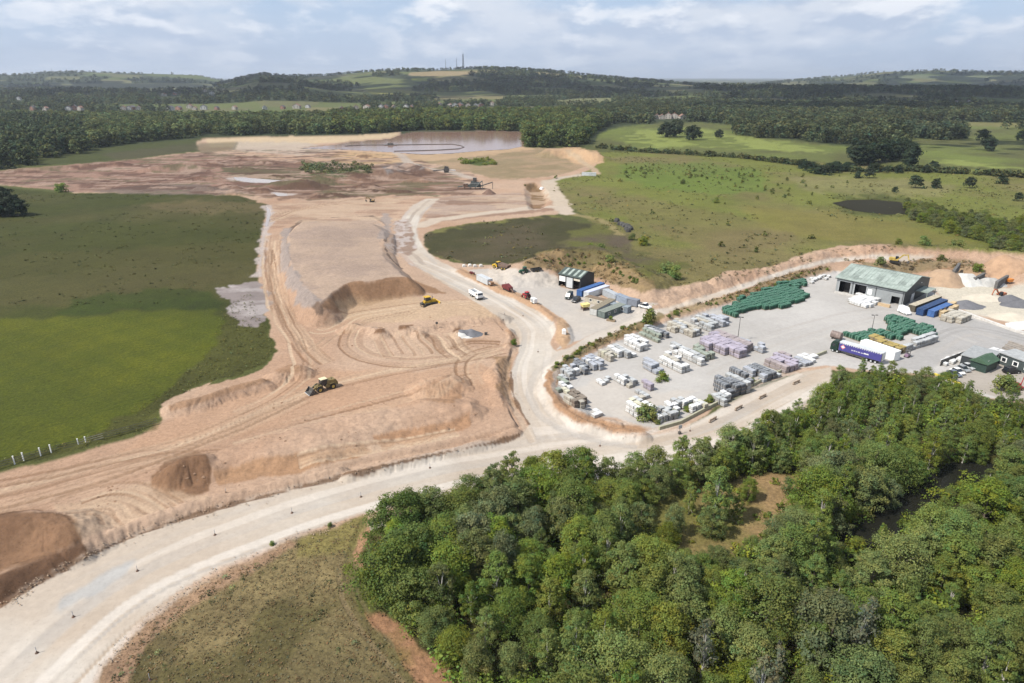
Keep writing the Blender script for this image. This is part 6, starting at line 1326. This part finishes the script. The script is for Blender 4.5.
for i, (a, b, pt, l, kd) in enumerate([((942,373),(956,379),BLACKP,'black car nearest the yellow kerb in the car park','car'),((947,370.5),(961,377),mat('blue_grey_car', (.10,.12,.16), .3, .05),'dark blue grey car second from the yellow kerb','car'),((951,368.5),(964,374.5),WHT,'white car third from the yellow kerb','car'),((957,366),(969,371.5),SILV,'silver car in the car park row','car'),((962,364),(974,369),LGREY,'pale grey car beside the silver one','car'),((967,361.5),(980,367),mat('dark_grey_car', (.06,.06,.07), .3, .05),'dark grey estate car nearest the green hut','suv')]):
    p, ang, L2 = heading(a, b); q = GP((a[0]+b[0])/2, (a[1]+b[1])/2 + 1.5); car(q, ang, l, pt, kd)
car(GP(1011,373), R(8), 'black van parked below the long office wing', BLACKP, 'suv', s=1.15)
def kerb(pts, w, h, m, name, label, cat='kerb'):
    W_ = [GP(a, b) for a, b in pts]; mb = MB()
    for p, q in zip(W_[:-1], W_[1:]):
        d = (q-p); d.z = 0; d.normalize(); nn = Vector((-d.y, d.x, 0))*w/2
        v = [p-nn, q-nn, q+nn, p+nn]; v = [(a.x, a.y, a.z-.1) for a in v] + [(a.x, a.y, a.z+h) for a in v]
        mb.add(v, [(3,2,1,0),(4,5,6,7),(0,1,5,4),(1,2,6,5),(2,3,7,6),(3,0,4,7)])
    o = mb.obj(name, m); return tag(o, label, cat)
kerb([(934,374.5),(948,379.5),(961,385)], .5, .35, mat('yellow_kerb_paint', (.62,.48,.08), .6, .1), 'painted_kerb', 'yellow painted kerb along the car park')
kerb([(659,430),(680,424),(712,407),(757,384),(800,363),(826,353)], .35, .7, mat('mossy_kerb', (.30,.29,.21), .9, .15), 'yard_kerb', 'long mossy concrete kerb along the near side of the yard')
kerb([(940,366),(958,359),(966,356)], .12, 1.4, STEEL, 'car_park_fence', 'dark fence panel behind the parked cars', 'fence')
kerb([(935,305),(960,312),(985,321),(1010,330),(1040,339)], .7, .6, CONC, 'block_wall', 'low concrete block wall between the yard and aggregate heaps', 'wall')
for i, (a, b) in enumerate([((1002,350),(1030,360)),((1005,347),(1034,357)),((1008,344),(1038,354))]):
    p, ang, L2 = heading(a, b); o = MB().box(0,L2,-.4,.4,0,.5,0,.04).box(0,L2,-.18,.18,.5,.9,0,.03).obj('concrete_beam', mat('brown_grey_concrete', (.25,.225,.20), .9, .2)); o.location = p; o.rotation_euler = (0,0,ang)
    tag(o, ['front','middle','rear'][i] + ' one of the long concrete beams behind the dark office', 'beam')
t = thing('hedge_cutter', GP(1016,390), R(15), 'red machine with a raised arm at the right edge', 'machine')
MB().box(-1.8,1.8,-.8,.8,.5,1.1,0,.08).prism([(-.6,1.1),(-.5,2.2),(.5,2.2),(.8,1.1)], -.7, .7).obj('body', RED, t); MB().tube([(1.2,0,1.0),(1.7,0,4.2),(2.4,0,5.6)], [.14,.11,.08], 6).obj('arm', RED, t)
for x_ in (-1.2,1.2):
    for y_ in (-.8,.8): wheel(t, x_, y_, .45, .3)
# ------------------------------------------------------------------ workshop compound
A, rz, L_, W_ = rectframe((558.5,285.5),(580,291),(596,286)); print('workshop', L_, W_)
e, r = 3.7, 5.0
t = thing('workshop', A, rz, 'small dark workshop with striped rooflights and roller doors', 'workshop'); t.scale = (1,1,1)
m = MB(); d0 = L_/3
for i in range(4): m.box(max(0, i*d0-.18), min(L_, i*d0+.18), 0, .15, 0, e)
m.box(0,L_,0,.15,e-.5,e-.004) if False else None
for i in range(3): m.box(i*d0+.18,(i+1)*d0-.18,0,.15,e-.45,e)
m.box(0,L_,W_-.15,W_,0,e); m.obj('wall', DGREY, t)
for x_ in (0,L_-.15): MB().add([(x_,.15,0),(x_,W_-.15,0),(x_,W_-.15,e-.02),(x_,W_/2,r-.05),(x_,.15,e-.02),(x_+.15,.15,0),(x_+.15,W_-.15,0),(x_+.15,W_-.15,e-.02),(x_+.15,W_/2,r-.05),(x_+.15,.15,e-.02)], [(4,3,2,1,0),(5,6,7,8,9),(0,1,6,5),(1,2,7,6),(2,3,8,7),(3,4,9,8),(4,0,5,9)]).obj('gable', DGREY, t)
rf = roof_slab(L_, W_, e, r, .25).obj('roof', mat('dark_green_roof', (.07,.09,.08), .6, .15), t)
roof_panels(L_, W_, e, r, [1.0+i*L_/4 for i in range(4)], .8, .08, .92).obj('rooflight', SKYL, rf)
for i, (z0, mm) in enumerate([(1.6,WHT),(.05,LGREY),(2.6,mat('cream_shutter', (.6,.55,.45), .6, .1))]): MB().box(i*d0+.2,(i+1)*d0-.2,.05,.1,z0,e-.46).obj('roller_door', mm, t)
MB().box(.3,L_-.3,1.6,1.7,.02,e-.5).obj('dark_interior_panel', BLACKP, t)  # black panel behind the doors stands in for the workshop's inner darkness
cont((579,296.5),(602,288.5),2.4,2.6,BLU,'bright blue container right of the workshop'); cont((586,298),(607,291),2.4,2.5,LGREY,'pale blue grey container behind the brown roofed cabin', roof=mat('pale_blue_roof', (.45,.47,.58), .6, .1))
cont((605,295),(618,300.5),2.5,2.6,GRYP,'first grey container in the row behind the site cabins',win=0); cont((617,300),(629,304.5),2.5,2.6,mat('blue_grey_paint', (.24,.28,.34), .5, .12),'second grey container in the row behind the site cabins'); cont((628,304),(638,306.5),2.4,2.5,mat('slate_grey_paint', (.20,.215,.25), .5, .12),'separate dark grey container beside the white pickup')
BROOF = mat('brown_mossy_roof', (.22,.16,.11), .9, .25)
k = dict(name='site_cabin', cat='site cabin')
cont((587,301.5),(606,306),2.8,2.4,mat('cream_cabin', (.40,.36,.29), .7, .15),'cabin with brown mossy roof behind the blue container',roof=BROOF,win=2,**k)
cont((593,315.5),(612,305.5),2.8,2.6,mat('pale_grey_cabin', (.42,.42,.40), .7, .15),'pale cabin with brown roof at the front of the compound',roof=mat('drab_brown_roof', (.20,.17,.12), .9, .2),**k)
cont((601,318),(622,310),3.2,2.5,mat('green_grey_cabin', (.115,.14,.13), .7, .2),'dark green grey cabin with windows at the compound front',roof=mat('green_grey_felt', (.20,.22,.19), .9, .2),win=3,**k)
cont((612,309),(629,313),2.8,2.4,mat('slate_cabin', (.17,.20,.23), .7, .15),'blue grey cabin behind the dark green one',roof=mat('slate_felt', (.24,.28,.31), .9, .15),win=2,**k)
p, ang, _ = heading((566,300),(576,293)); car(p+Vector((1,1.5,0)), ang+math.pi, 'dark van parked before the workshop', mat('dark_green_car', (.025,.035,.032), .25, .05), 'van', s=1.1); p, ang, _ = heading((573,303),(583,298)); car(p+Vector((1,1.2,0)), ang+math.pi, 'black car parked by the blue container', BLACKP, 'suv', s=1.1)
car(GP(645,308), heading((639,305),(652,309))[1], 'white pickup truck on the compound exit road', WHT, 'pickup', s=1.15)
car(GP(541.5,190), R(120), 'white van alone on the pale track', WHT, 'van'); 
t = thing('planter', GP(611,321), R(-25), 'low planter in front of the green grey cabin', 'planter'); MB().box(-1.6,1.6,-.7,.7,0,.6).obj('trough', WOODM, t); bo = big('bush', 'bush', 611, 321, .9, 'small plant in the planter by the cabin', 'bush', 1.1, 0); bo.location.z += .5
t = thing('yellow_hopper', GP(585,310), R(20), 'yellow topped bin before the site cabins', 'bin'); MB().prism([(-1.3,1.5),(-1.6,2.6),(1.6,2.6),(1.3,1.5)], -1.2, 1.2).obj('bin', mat('faded_yellow', (.62,.52,.2), .7, .2), t); m = MB()
for x_ in (-1.2,1.2):
    for y_ in (-1,1): m.box(x_-.1,x_+.1,y_-.1,y_+.1,0,1.5)
m.box(-1.2,1.2,-1,1,.6,1.0).obj('stand', RUST, t)
# machines at the compound edge
p, ang, _ = heading((501,269),(520,266)); tt = thing('dump_truck', p, ang+math.pi, 'yellow articulated dump truck parked under the dark meadow', 'dump truck')
MB().prism([(1.6,.9),(1.6,2.0),(2.6,2.1),(4.3,1.8),(4.5,.9)], -1.1, 1.1).obj('engine_body', YEL, tt); MB().prism([(1.0,1.2),(1.0,3.1),(2.2,3.1),(2.6,2.0),(2.4,1.2)], -.9, .9).obj('cab', GLASS, tt); MB().box(.9,2.3,-1,1,3.11,3.25).obj('cab_roof', YEL, tt)
MB().prism([(-4.6,1.6),(-5.0,2.6),(-4.2,2.4),(.6,2.9),(.7,1.5),(-1,1.1)], -1.4, 1.4).obj('dump_body', mat('rusty_brown_body', (.18,.12,.09), .8, .3), tt); MB().box(-4.2,1.2,-.5,.5,.8,1.1).obj('chassis', STEEL, tt)
for x_ in (-3.2,-1.5,3.0):
    for y_ in (-1.15,1.15): wheel(tt, x_, y_, .8, .55)
p, ang, _ = heading((524,273),(532,270)); tractor(p, ang+math.pi, 'dark green tractor near the compound bank', GRNP)
t = thing('trailer', GP(536,271.5), ang, 'dark trailer standing behind the green tractor', 'trailer'); MB().box(-2.4,2.4,-1,1,.8,1.0).box(-2.4,2.4,-1,-.92,1,1.6).box(-2.4,2.4,.92,1,1,1.6).box(2.32,2.4,-.92,.92,1,1.6).box(-2.4,-2.32,-.92,.92,1,1.6).obj('body', STEEL, t)
for x_ in (-.6,.6):
    for y_ in (-.9,.9): wheel(t, x_, y_, .45, .3)
p, ang, _ = heading((523,299),(532,303)); tractor(p+Vector((1,.8,0)), ang+math.pi, 'red tractor on the bund of the compound yard', RED)
def trailer_unit(px, py, px2, py2, label, shell, name='generator', cat='generator', L2=2.6, h=1.7):
    p, ang, _ = heading((px,py),(px2,py2)); t = thing(name, p, ang, label, cat); MB().box(0,L2,-.8,.8,.45,.45+h,0,.1).obj('housing', shell, t); MB().box(L2*.15,L2*.85,-.82,-.8,.75,.3+h).obj('vent_panel', GRYP, t); MB().tube([(L2,0,.5),(L2+1.2,0,.4)], .06).obj('tow_bar', STEEL, t)
    for y_ in (-.75,.75): wheel(t, L2*.5, y_, .35, .22)
trailer_unit(532,302.5,539,306,'white generator trailer beside the red tractor',WHT)
cont((479,280),(490,285),2.4,2.5,LGREY,'white container at the top of the compound bund')
trailer_unit(490,285,496,288,'rusty brown compressor beside the white container',mat('rust_orange', (.30,.17,.09), .8, .3),'compressor','compressor',2.2,1.2)
t = thing('screening_machine', GP(508,291), heading((500,288),(514,294))[1], 'dark red screening machine on the compound bund', 'machine')
MB().prism([(-3.2,.8),(-3.6,2.0),(-1.0,2.9),(2.2,2.0),(2.4,.8)], -1.0, 1.0).obj('hopper_body', DRED, t); MB().tube([(1.5,0,1.6),(4.2,0,.5)], .35, 6).obj('conveyor', RUST, t); MB().box(-2.6,2.0,-.9,-.6,0,.8).box(-2.6,2.0,.6,.9,0,.8).obj('track', BLK, t); MB().cyl((-2.6,.5,2.6), .08, .9).obj('exhaust', STEEL, t)
t = thing('small_dumper', GP(472,274.5), R(-20), 'small dark red dumper at the far end of the bund', 'dumper'); MB().prism([(-.9,.5),(-1.1,1.3),(.2,1.3),(0,.5)], -.6, .6).box(.1,1.2,-.5,.5,.4,1.0).obj('body', DRED, t)
for x_ in (-.6,.8):
    for y_ in (-.55,.55): wheel(t, x_, y_, .35, .25)
for i, (a, b) in enumerate([(464,266.5),(470,266),(475,266.6),(481,266.4)]):
    o = MB().prism([(-.9,0),(-.6,.8),(-.1,.9),(.1,.9),(.6,.8),(.9,0)], -1.2, 1.2).obj('concrete_barrier', CONC); o.scale = (U,)*3; o.location = GP(a, b); o.rotation_euler = (0,0,R(10)); tag(o, 'pale concrete barrier at the foot of the dark meadow', 'barrier', 'pale barriers at the foot of the dark meadow')
# ------------------------------------------------------------------ machines in the sand workings
p, ang, _ = heading((330,386),(306,393)); wheel_loader(GP(323,390), ang, 'dusty dark yellow wheel loader with lowered bucket on the open sand', mat('muddy_yellow_paint', (.20,.15,.06), .7, .3), .02, 1.0, roof=mat('cream_cab_roof', (.62,.55,.36), .6, .1))
p, ang, _ = heading((423,305),(438,302)); bulldozer(GP(430,305.5), ang, 'yellow bulldozer working below the sand plateau', 1.35)
p, ang, _ = heading((470,291),(482,298)); tipper(GP(476,297.5), ang, 'white tipper truck with dark load on the haul road')
excavator(GP(372,202), R(170), 'small dark excavator on the far sand floor', mat('dull_yellow_brown', (.22,.15,.07), .7, .3), .8)
heap(471,334.5,3.0,2.2,1.5,AGG_D,'small dark gravel heap dumped on the sand',seed=21)
for i, (a, b, l) in enumerate([(463,334.5,'pale spilled gravel left of the small dark heap'),(468,337,'pale spilled gravel in front of the small dark heap')]): heap(a,b,1.6,1.1,.3,AGG_W,l,seed=22+i,name='gravel_spill',cat='gravel',n=16)
m = MB().box(-.5,.5,-.4,.4,0,.9,0,.06).tube([(-.6,0,.9),(.6,0,1.0)], .05); o = m.obj('pump_unit', STEEL); o.scale = (U,)*3; o.location = GP(486,335); tag(o, 'small dark pump standing right of the gravel heap', 'pump')
o = MB().box(-.5,.5,-.5,.5,0,1.1,0,.08).box(-.3,.3,-.3,.3,1.1,1.3,0,.05).obj('water_tank', WHT); o.location = GP(564,334); tag(o, 'small white water tank on the sandy traffic island', 'tank')
o = MB().tube([(0,0,0),(0,0,1.9)], .05, 6).box(-.3,.3,-.04,.04,1.3,1.9).obj('site_sign', STEEL); o.location = GP(437,329); tag(o, 'small dark sign stake in the sand oval', 'sign')
# screening plant at the far working
t = thing('screening_plant', GP(474,189), R(-4), 'dark green screening plant with conveyors on the far bench', 'screening plant')
DG = mat('dusty_green_grey', (.09,.105,.10), .7, .3)
MB().prism([(-8,1.5),(-8.5,4.0),(-5.0,4.2),(-4.4,1.5)], -1.6, 1.6).obj('feed_hopper', RUST, t); MB().box(-4.2,5.5,-1.5,1.5,1.5,3.6).prism([(-3,3.6),(-2,6.4),(4.5,5.2),(4.8,3.6)], -1.4, 1.4).obj('screen_box', DG, t)
MB().box(-.6,2.2,-1.2,1.2,6.0,8.8).obj('control_tower', STEEL, t)
m = MB()
for x_ in (-7.4,-3,1,5):
    for y_ in (-1.2,1.2): m.box(x_-.15,x_+.15,y_-.15,y_+.15,0,1.5)
m.obj('leg_frame', STEEL, t)
for q, (x0, z0, x1, z1, y_) in enumerate([(4,2,15,5.5,0),(-4,3,-13,1.5,.5),(2,2.2,7,6.8,-2.2)]): MB().tube([(x0,y_,z0),(x1,y_,z1)], .42, 6).box(x1-.2,x1+.2,y_-.15,y_+.15,-.2,z1-.4).obj('conveyor', DG if q else STEEL, t)
m = MB()
for i in range(9): m.tube([(-8+i*1.7,-1.65,3.75),(-8+i*1.7,-1.65,4.7)], .05, 4)
m.tube([(-8,-1.65,4.7),(5.6,-1.65,4.7)], .05, 4).obj('handrail', LGREY, t)
heap(489,194,4.0,3.2,3.0,mat('dark_brown_sand', (.13,.08,.06), .95, .2),'dark brown heap under the plant conveyor',seed=31,name='sand_heap')
t = thing('screening_plant', GP(446,172.5), R(2), 'smaller dark plant and conveyor behind the main one', 'screening plant')
MB().box(-2,3,-1.5,1.5,1.2,3.8).prism([(-1.5,3.8),(-1,6),(2.4,5.4),(2.6,3.8)], -1.2, 1.2).obj('screen_box', STEEL, t); MB().tube([(-2,0,2.6),(-15,0,1.4)], .5, 6).box(-14,-13.6,-.2,.2,-.3,1.2).obj('conveyor', STEEL, t); MB().box(-1.6,2.6,-1.2,1.2,0,1.2).obj('base_frame', STEEL, t); MB().tube([(3,0,2.4),(9,0,2.0)], .45, 6).obj('outlet_conveyor', LGREY, t)
for i, (a, b, l) in enumerate([(585,175.5,'pale container left of the pair by the far track'),(592,175.8,'pale container right of the pair by the far track')]): cont((a-3,b),(a+4,b+.2),2.6,2.8,LGREY,l)
for i, (a, b, s) in enumerate([(616.5,222,2.2),(619.5,225,1.8),(622,225.5,1.9),(624.5,227,2.0),(627.5,228.5,2.4),(630,230,2.2),(628,232,2.0),(626,230,1.7)]):
    mb = MB(); rr4 = np.random.default_rng(i); v = []
    for z_, k_ in ((0,1.0),(.45,.95),(.8,.6)):
        for j in range(9): a_ = 6.283*j/9; v.append((s*.6*k_*math.cos(a_)*rr4.uniform(.8,1.15), s*.5*k_*math.sin(a_)*rr4.uniform(.8,1.15), s*z_*rr4.uniform(.9,1.1)))
    f = [tuple(range(18,27))] + [(q*9+j, q*9+(j+1)%9, q*9+9+(j+1)%9, q*9+9+j) for q in (0,1) for j in range(9)]
    o = mb.add(v, f).obj('boulder', mat('dark_boulder', (.07,.068,.065), .9, .3)); o.location = GP(a, b); tag(o, 'dark boulder in the row beside the meadow track', 'boulder', 'dark boulders beside the meadow track')
# ------------------------------------------------------------------ small things along roads and fields
t0 = None
for i, (a, b) in enumerate([(37,653),(73.5,617),(137.5,571),(215,535),(292,513),(361,497),(504.5,316),(523,316),(226,493),(503,320),(538,352),(150,680),(430,468),(600,446),(690,431)]):
    lab = {0:'nearest dark road marker stake on the haul road',1:'second nearest road marker stake on the haul road',2:'road marker stake beside the bluish patch on the haul road',8:'thin survey stake on the sand bench'}.get(i, 'thin dark marker stake along the haul road')
    if t0 is None:
        t0 = thing('road_marker', GP(a, b), 0, lab, 'road marker', 'marker stakes along the haul road'); MB().tube([(0,0,0),(0,0,1.25)], .05, 6).obj('stake', GRYP, t0); MB().cyl((0,0,.05), .3, .1, 'z', 10, r2=.25).cyl((0,0,.25), .18, .3, 'z', 10, r2=.08).obj('base', RUST, t0)
    else: copy_thing(t0, GP(a, b), rng.uniform(0, 3), lab)
f0 = None
for i, (a, b) in enumerate([(15,464.5),(24,461),(41,456),(51.5,453),(79,446.5),(86.4,444.5),(-8,471)]):
    if f0 is None:
        f0 = thing('fence_post', GP(a, b), 0, 'white post in the fence along the green field', 'fence post', 'white posts along the green field'); f0.scale = (U,)*3; MB().box(-.1,.1,-.1,.1,0,2.1).obj('post', WHT, f0); MB().box(-.13,.13,-.13,.13,2.1,2.2).obj('cap', WHT, f0)
    else: copy_thing(f0, GP(a, b), 0)
fp = [GP(a, b) for a, b in [(-40,478),(-8,471),(15,464.5),(41,456),(79,446.5),(104,440),(135,431),(158,424)]]
m = MB()
for h_ in (.4,.8,1.2): m.tube([(p.x,p.y,p.z+h_) for p in fp], .05, 4)
tag(m.obj('field_fence', STEEL), 'dark wire fence line along the edge of the green field', 'fence')
b0 = None
for i, ((a, b), (a2, b2)) in enumerate([((709,423),(719,417.5)),((735,411),(745,406)),((759,399.5),(769,394.5)),((793,385),(802,381))]):
    p, ang, L2 = heading((a,b),(a2,b2)); lab = ['leftmost','second','third','rightmost'][i] + ' brown timber barrier along the yard road'
    if b0 is None:
        b0 = thing('timber_barrier', p, ang, lab, 'barrier', 'brown barriers along the yard road'); MB().box(0,3.2,-.15,.15,.35,1.0).obj('board', mat('brown_timber', (.38,.30,.23), .9, .25), b0); MB().box(.2,.4,-.3,.3,0,.35).box(2.8,3.0,-.3,.3,0,.35).obj('foot', mat('brown_timber_foot', (.2,.15,.11), .9, .25), b0)
    else: copy_thing(b0, p, ang, lab)
t = thing('road_sign', GP(679.5,434), R(20), 'dark sign post at the yard road junction', 'sign'); MB().tube([(0,0,0),(0,0,2.6)], .07, 6).obj('post', STEEL, t); MB().box(-.5,.5,-.12,-.07,1.6,2.6).obj('panel', GRYP, t); MB().box(-.35,.35,-.3,.3,0,.7,0,.05).obj('base', STEEL, t)
# floating pipe on the lagoon
bp = []
for a, b in [(345,146.2),(362,145.2),(395,145),(430,144.4),(452,144.2),(461,145.6),(464,147.2),(459,148.8),(440,150),(415,150.8),(394,151.2)]: x, y = unproj(a, b, -.4); bp.append((float(x), float(y), -.42))
tag(MB().tube(bp, .45, 6).obj('floating_pipe', STEEL), 'dark floating pipe looped across the muddy lagoon', 'pipe')
o = MB().box(-6,6,-1.5,1.5,0,.9).box(-3,2,-1.2,1.2,.9,2.2).obj('pontoon', STEEL); x, y = unproj(391, 145.2, -.4); o.location = (float(x), float(y), -.7); tag(o, 'dark pump pontoon at the floating pipe', 'pontoon')
# ------------------------------------------------------------------ village, farm and masts far off
def house(loc, rz, w, d, h, rh, wall, roofm, label, group, proto_=[None]):
    t = thing('house', loc, rz, label, 'house', group); t.scale = (1,1,1)
    MB().box(-w/2,w/2,-d/2,d/2,0,h).prism([(-w/2+.01,h),(0,h+rh-.15),(w/2-.01,h)], -d/2+.02, d/2-.02).obj('wall', wall, t)
    rf = MB()
    for sg in (-1,1): rf.add([(sg*(w/2+.4),-d/2-.4,h-.25),(sg*(w/2+.4),d/2+.4,h-.25),(0,d/2+.4,h+rh),(0,-d/2-.4,h+rh),(sg*(w/2+.4),-d/2-.4,h-.05),(sg*(w/2+.4),d/2+.4,h-.05),(0,d/2+.4,h+rh+.2),(0,-d/2-.4,h+rh+.2)], [(0,1,2,3),(4,7,6,5),(0,4,5,1),(1,5,6,2),(2,6,7,3),(3,7,4,0)])
    r_ = rf.obj('roof', roofm, t); MB().box(-.5,.5,d/4-.4,d/4+.4,h+rh-.6,h+rh+1.2).obj('chimney', mat('brick_red', (.25,.12,.09), .9, .2) if proto_[0] is None else proto_[0], r_)
    for sx_ in (-w/4, w/4):
        for zz in (.9, 3.6):
            if zz+1.2 < h: MB().box(sx_-.55,sx_+.55,-d/2-.04,-d/2,zz,zz+1.2).obj('window', GLASS, t)
    return t
HW = mat('white_render', (.44,.435,.42), .8, .08); HC = mat('cream_render', (.36,.33,.29), .8, .1); HB = mat('red_brick', (.27,.15,.11), .9, .15); RS = mat('slate_roof', (.10,.10,.11), .8, .15); RT = mat('brown_tile_roof', (.22,.13,.10), .9, .15)
PR = [house((0,0,-500), 0, 9, 8, 5.4, 3, a, b, '', 'x') for a, b in ((HW,RS),(HC,RT),(HB,RS))]
for i, (a, b) in enumerate(VL + HR):
    k = [0,2,1,0,2,1,1][i % 7] if i < len(VL) + 9 else 1; gname = 'village houses before the far hills' if i < len(VL) else 'houses behind the golf course trees'
    col = ['white house with slate roof','cream house with brown roof','red brick house with slate roof'][k]
    o = copy_thing(PR[k], GP(a, b), rng.uniform(-.5, .5), col + (' in the village under the far hills' if i < len(VL) else ' behind the golf course trees'), gname); s = rng.uniform(.75, 1.05); o.scale = (s*rng.uniform(1, 1.5), s, s)
for o in PR:
    for c in list(o.children_recursive): bpy.data.objects.remove(c)
    bpy.data.objects.remove(o)
for i, (a, b) in enumerate([(956,106),(962,105.8),(968,105.4)]): o = house(GP(a, b), rng.uniform(-.2,.2), 12, 9, 6.5, 4, HW, RS, ['left wing','tall middle block','right wing'][i] + ' of the large white house among the right-hand woods', 'large white house among the woods')
def lattice(px, py, h, w, label):
    D_ = 3560 if px > 100 else 5150; P = Vector((D_*(px-512)/FPX*CP, D_, 0)); P.z = float(hgt(np.array([P.x]), np.array([P.y]))[0]); t = thing('radio_mast', P, 0, label, 'radio mast'); t.scale = (1,1,1); m = MB()
    for sx_ in (-1,1):
        for sy_ in (-1,1): m.tube([(sx_*w,sy_*w,0),(sx_*w*.25,sy_*w*.25,h)], w*.24, 4)
    n = 9
    for i in range(n):
        z0, z1 = h*i/n, h*(i+1)/n; w0_, w1_ = w*(1-.75*i/n), w*(1-.75*(i+1)/n)
        for sx_, sy_, tx_, ty_ in ((-1,-1,1,-1),(1,-1,1,1),(1,1,-1,1),(-1,1,-1,-1)): m.tube([(sx_*w0_,sy_*w0_,z0),(tx_*w1_,ty_*w1_,z1)], w*.13, 4); m.tube([(tx_*w0_,ty_*w0_,z0),(sx_*w1_,sy_*w1_,z1)], w*.13, 4)
    m.obj('lattice', mat('grey_steel_mast', (.30,.31,.33), .6, .1), t); MB().tube([(0,0,h),(0,0,h*1.12)], w*.12, 5).obj('antenna', STEEL, t)
lattice(463.5,69.6,66,4.2,'tallest lattice radio mast on the far hill'); lattice(457,69.8,48,1.6,'thin middle radio mast on the far hill'); lattice(446,70,46,1.6,'thin left radio mast on the far hill'); lattice(53,74,34,2.0,'lone thin mast on the far left hill')
# ------------------------------------------------------------------ unseen clouds added overhead to shade the far country
def unseen_cloud(name, ground, height, label, seed, n):
    """unseen cumulus made of many puffs; 'ground' lists where its shade falls: (x, y, radius x, radius y)"""
    r = np.random.default_rng(seed); off = sd*(height/sd.z)
    bv = bmesh_ico(); V = []; F = []; k = 0
    for gx, gy, rx, ry, share in ground:
        q = int(n*share); rad = np.sqrt(r.random(q))*(1 + .10*r.standard_normal(q)); a = r.random(q)*6.283
        for i in range(q):
            x, y = gx + rx*rad[i]*math.cos(a[i]), gy + ry*rad[i]*math.sin(a[i])
            edge = float(np.clip(1.25 - rad[i], .12, 1)); s = min(rx, ry)*(.10 + .10*r.random())*edge**.7
            z = height + r.normal(0, .06*min(rx, ry)) + .25*min(rx, ry)*edge*r.random()
            V.append(bv[0]*s*np.array([1, 1, .7]) + np.array([x + off.x, y + off.y, z])); F.append(bv[1] + k); k += len(bv[0])
    me = fast_mesh(name, np.concatenate(V), np.concatenate(F), 3, True); me.materials.append(CLOUDM)
    o = bpy.data.objects.new(name, me); C.objects.link(o); return tag(o, label, 'unseen_cloud', kind='stuff')
def bmesh_ico():
    import bmesh
    b = bmesh.new(); bmesh.ops.create_icosphere(b, subdivisions=1, radius=1); b.verts.ensure_lookup_table()
    v = np.array([q.co[:] for q in b.verts]); f = np.array([[w.index for w in t.verts] for t in b.faces]); b.free(); return v, f
CLOUDM = bpy.data.materials.new('cloud_white'); _nt, _N, _L = nodes(CLOUDM); _o = _N.new('ShaderNodeOutputMaterial'); _d = _N.new('ShaderNodeBsdfDiffuse'); _d.inputs[0].default_value = (.9,.9,.9,1); _L.new(_d.outputs[0], _o.inputs[0])
unseen_cloud('unseen_cloud', [(-900, 2100, 900, 420, .3), (250, 2500, 900, 520, .35), (-1800, 3400, 1300, 900, .2), (600, 3900, 1100, 700, .2)], 1000, 'broad unseen cloud added overhead to shade the far hills', 2, 750)
_g = GP(985, 146)
unseen_cloud('unseen_cloud', [(1500, 2000, 1000, 560, .5), (_g.x+80, _g.y, 170, 90, .1), (700, 1350, 420, 200, .25), (2600, 3600, 1500, 1000, .2)], 900, 'broad unseen cloud added overhead to shade the right-hand woods', 3, 750)
# ------------------------------------------------------------------ air
def haze_box():
    x0, x1, y0, y1, z0, z1 = -24500, 24500, -120, 27500, -25, 190
    v = [(x, y, z) for x in (x0, x1) for y in (y0, y1) for z in (z0, z1)]
    f = [(0,1,3,2),(4,6,7,5),(0,4,5,1),(2,3,7,6),(0,2,6,4),(1,5,7,3)]
    me = bpy.data.meshes.new('haze'); me.from_pydata(v, [], f)
    o = bpy.data.objects.new('haze', me); C.objects.link(o); tag(o, 'thin pale blue haze over the whole landscape', 'haze', kind='stuff')
    m = bpy.data.materials.new('haze_air'); nt, N, L = nodes(m)
    ou = N.new('ShaderNodeOutputMaterial'); p = N.new('ShaderNodeVolumePrincipled'); L.new(p.outputs[0], ou.inputs['Volume'])
    p.inputs['Color'].default_value = (.80, .88, 1, 1); p.inputs['Density'].default_value = HAZE; p.inputs['Anisotropy'].default_value = .2
    me.materials.append(m)
HAZE = 7e-5
haze_box()
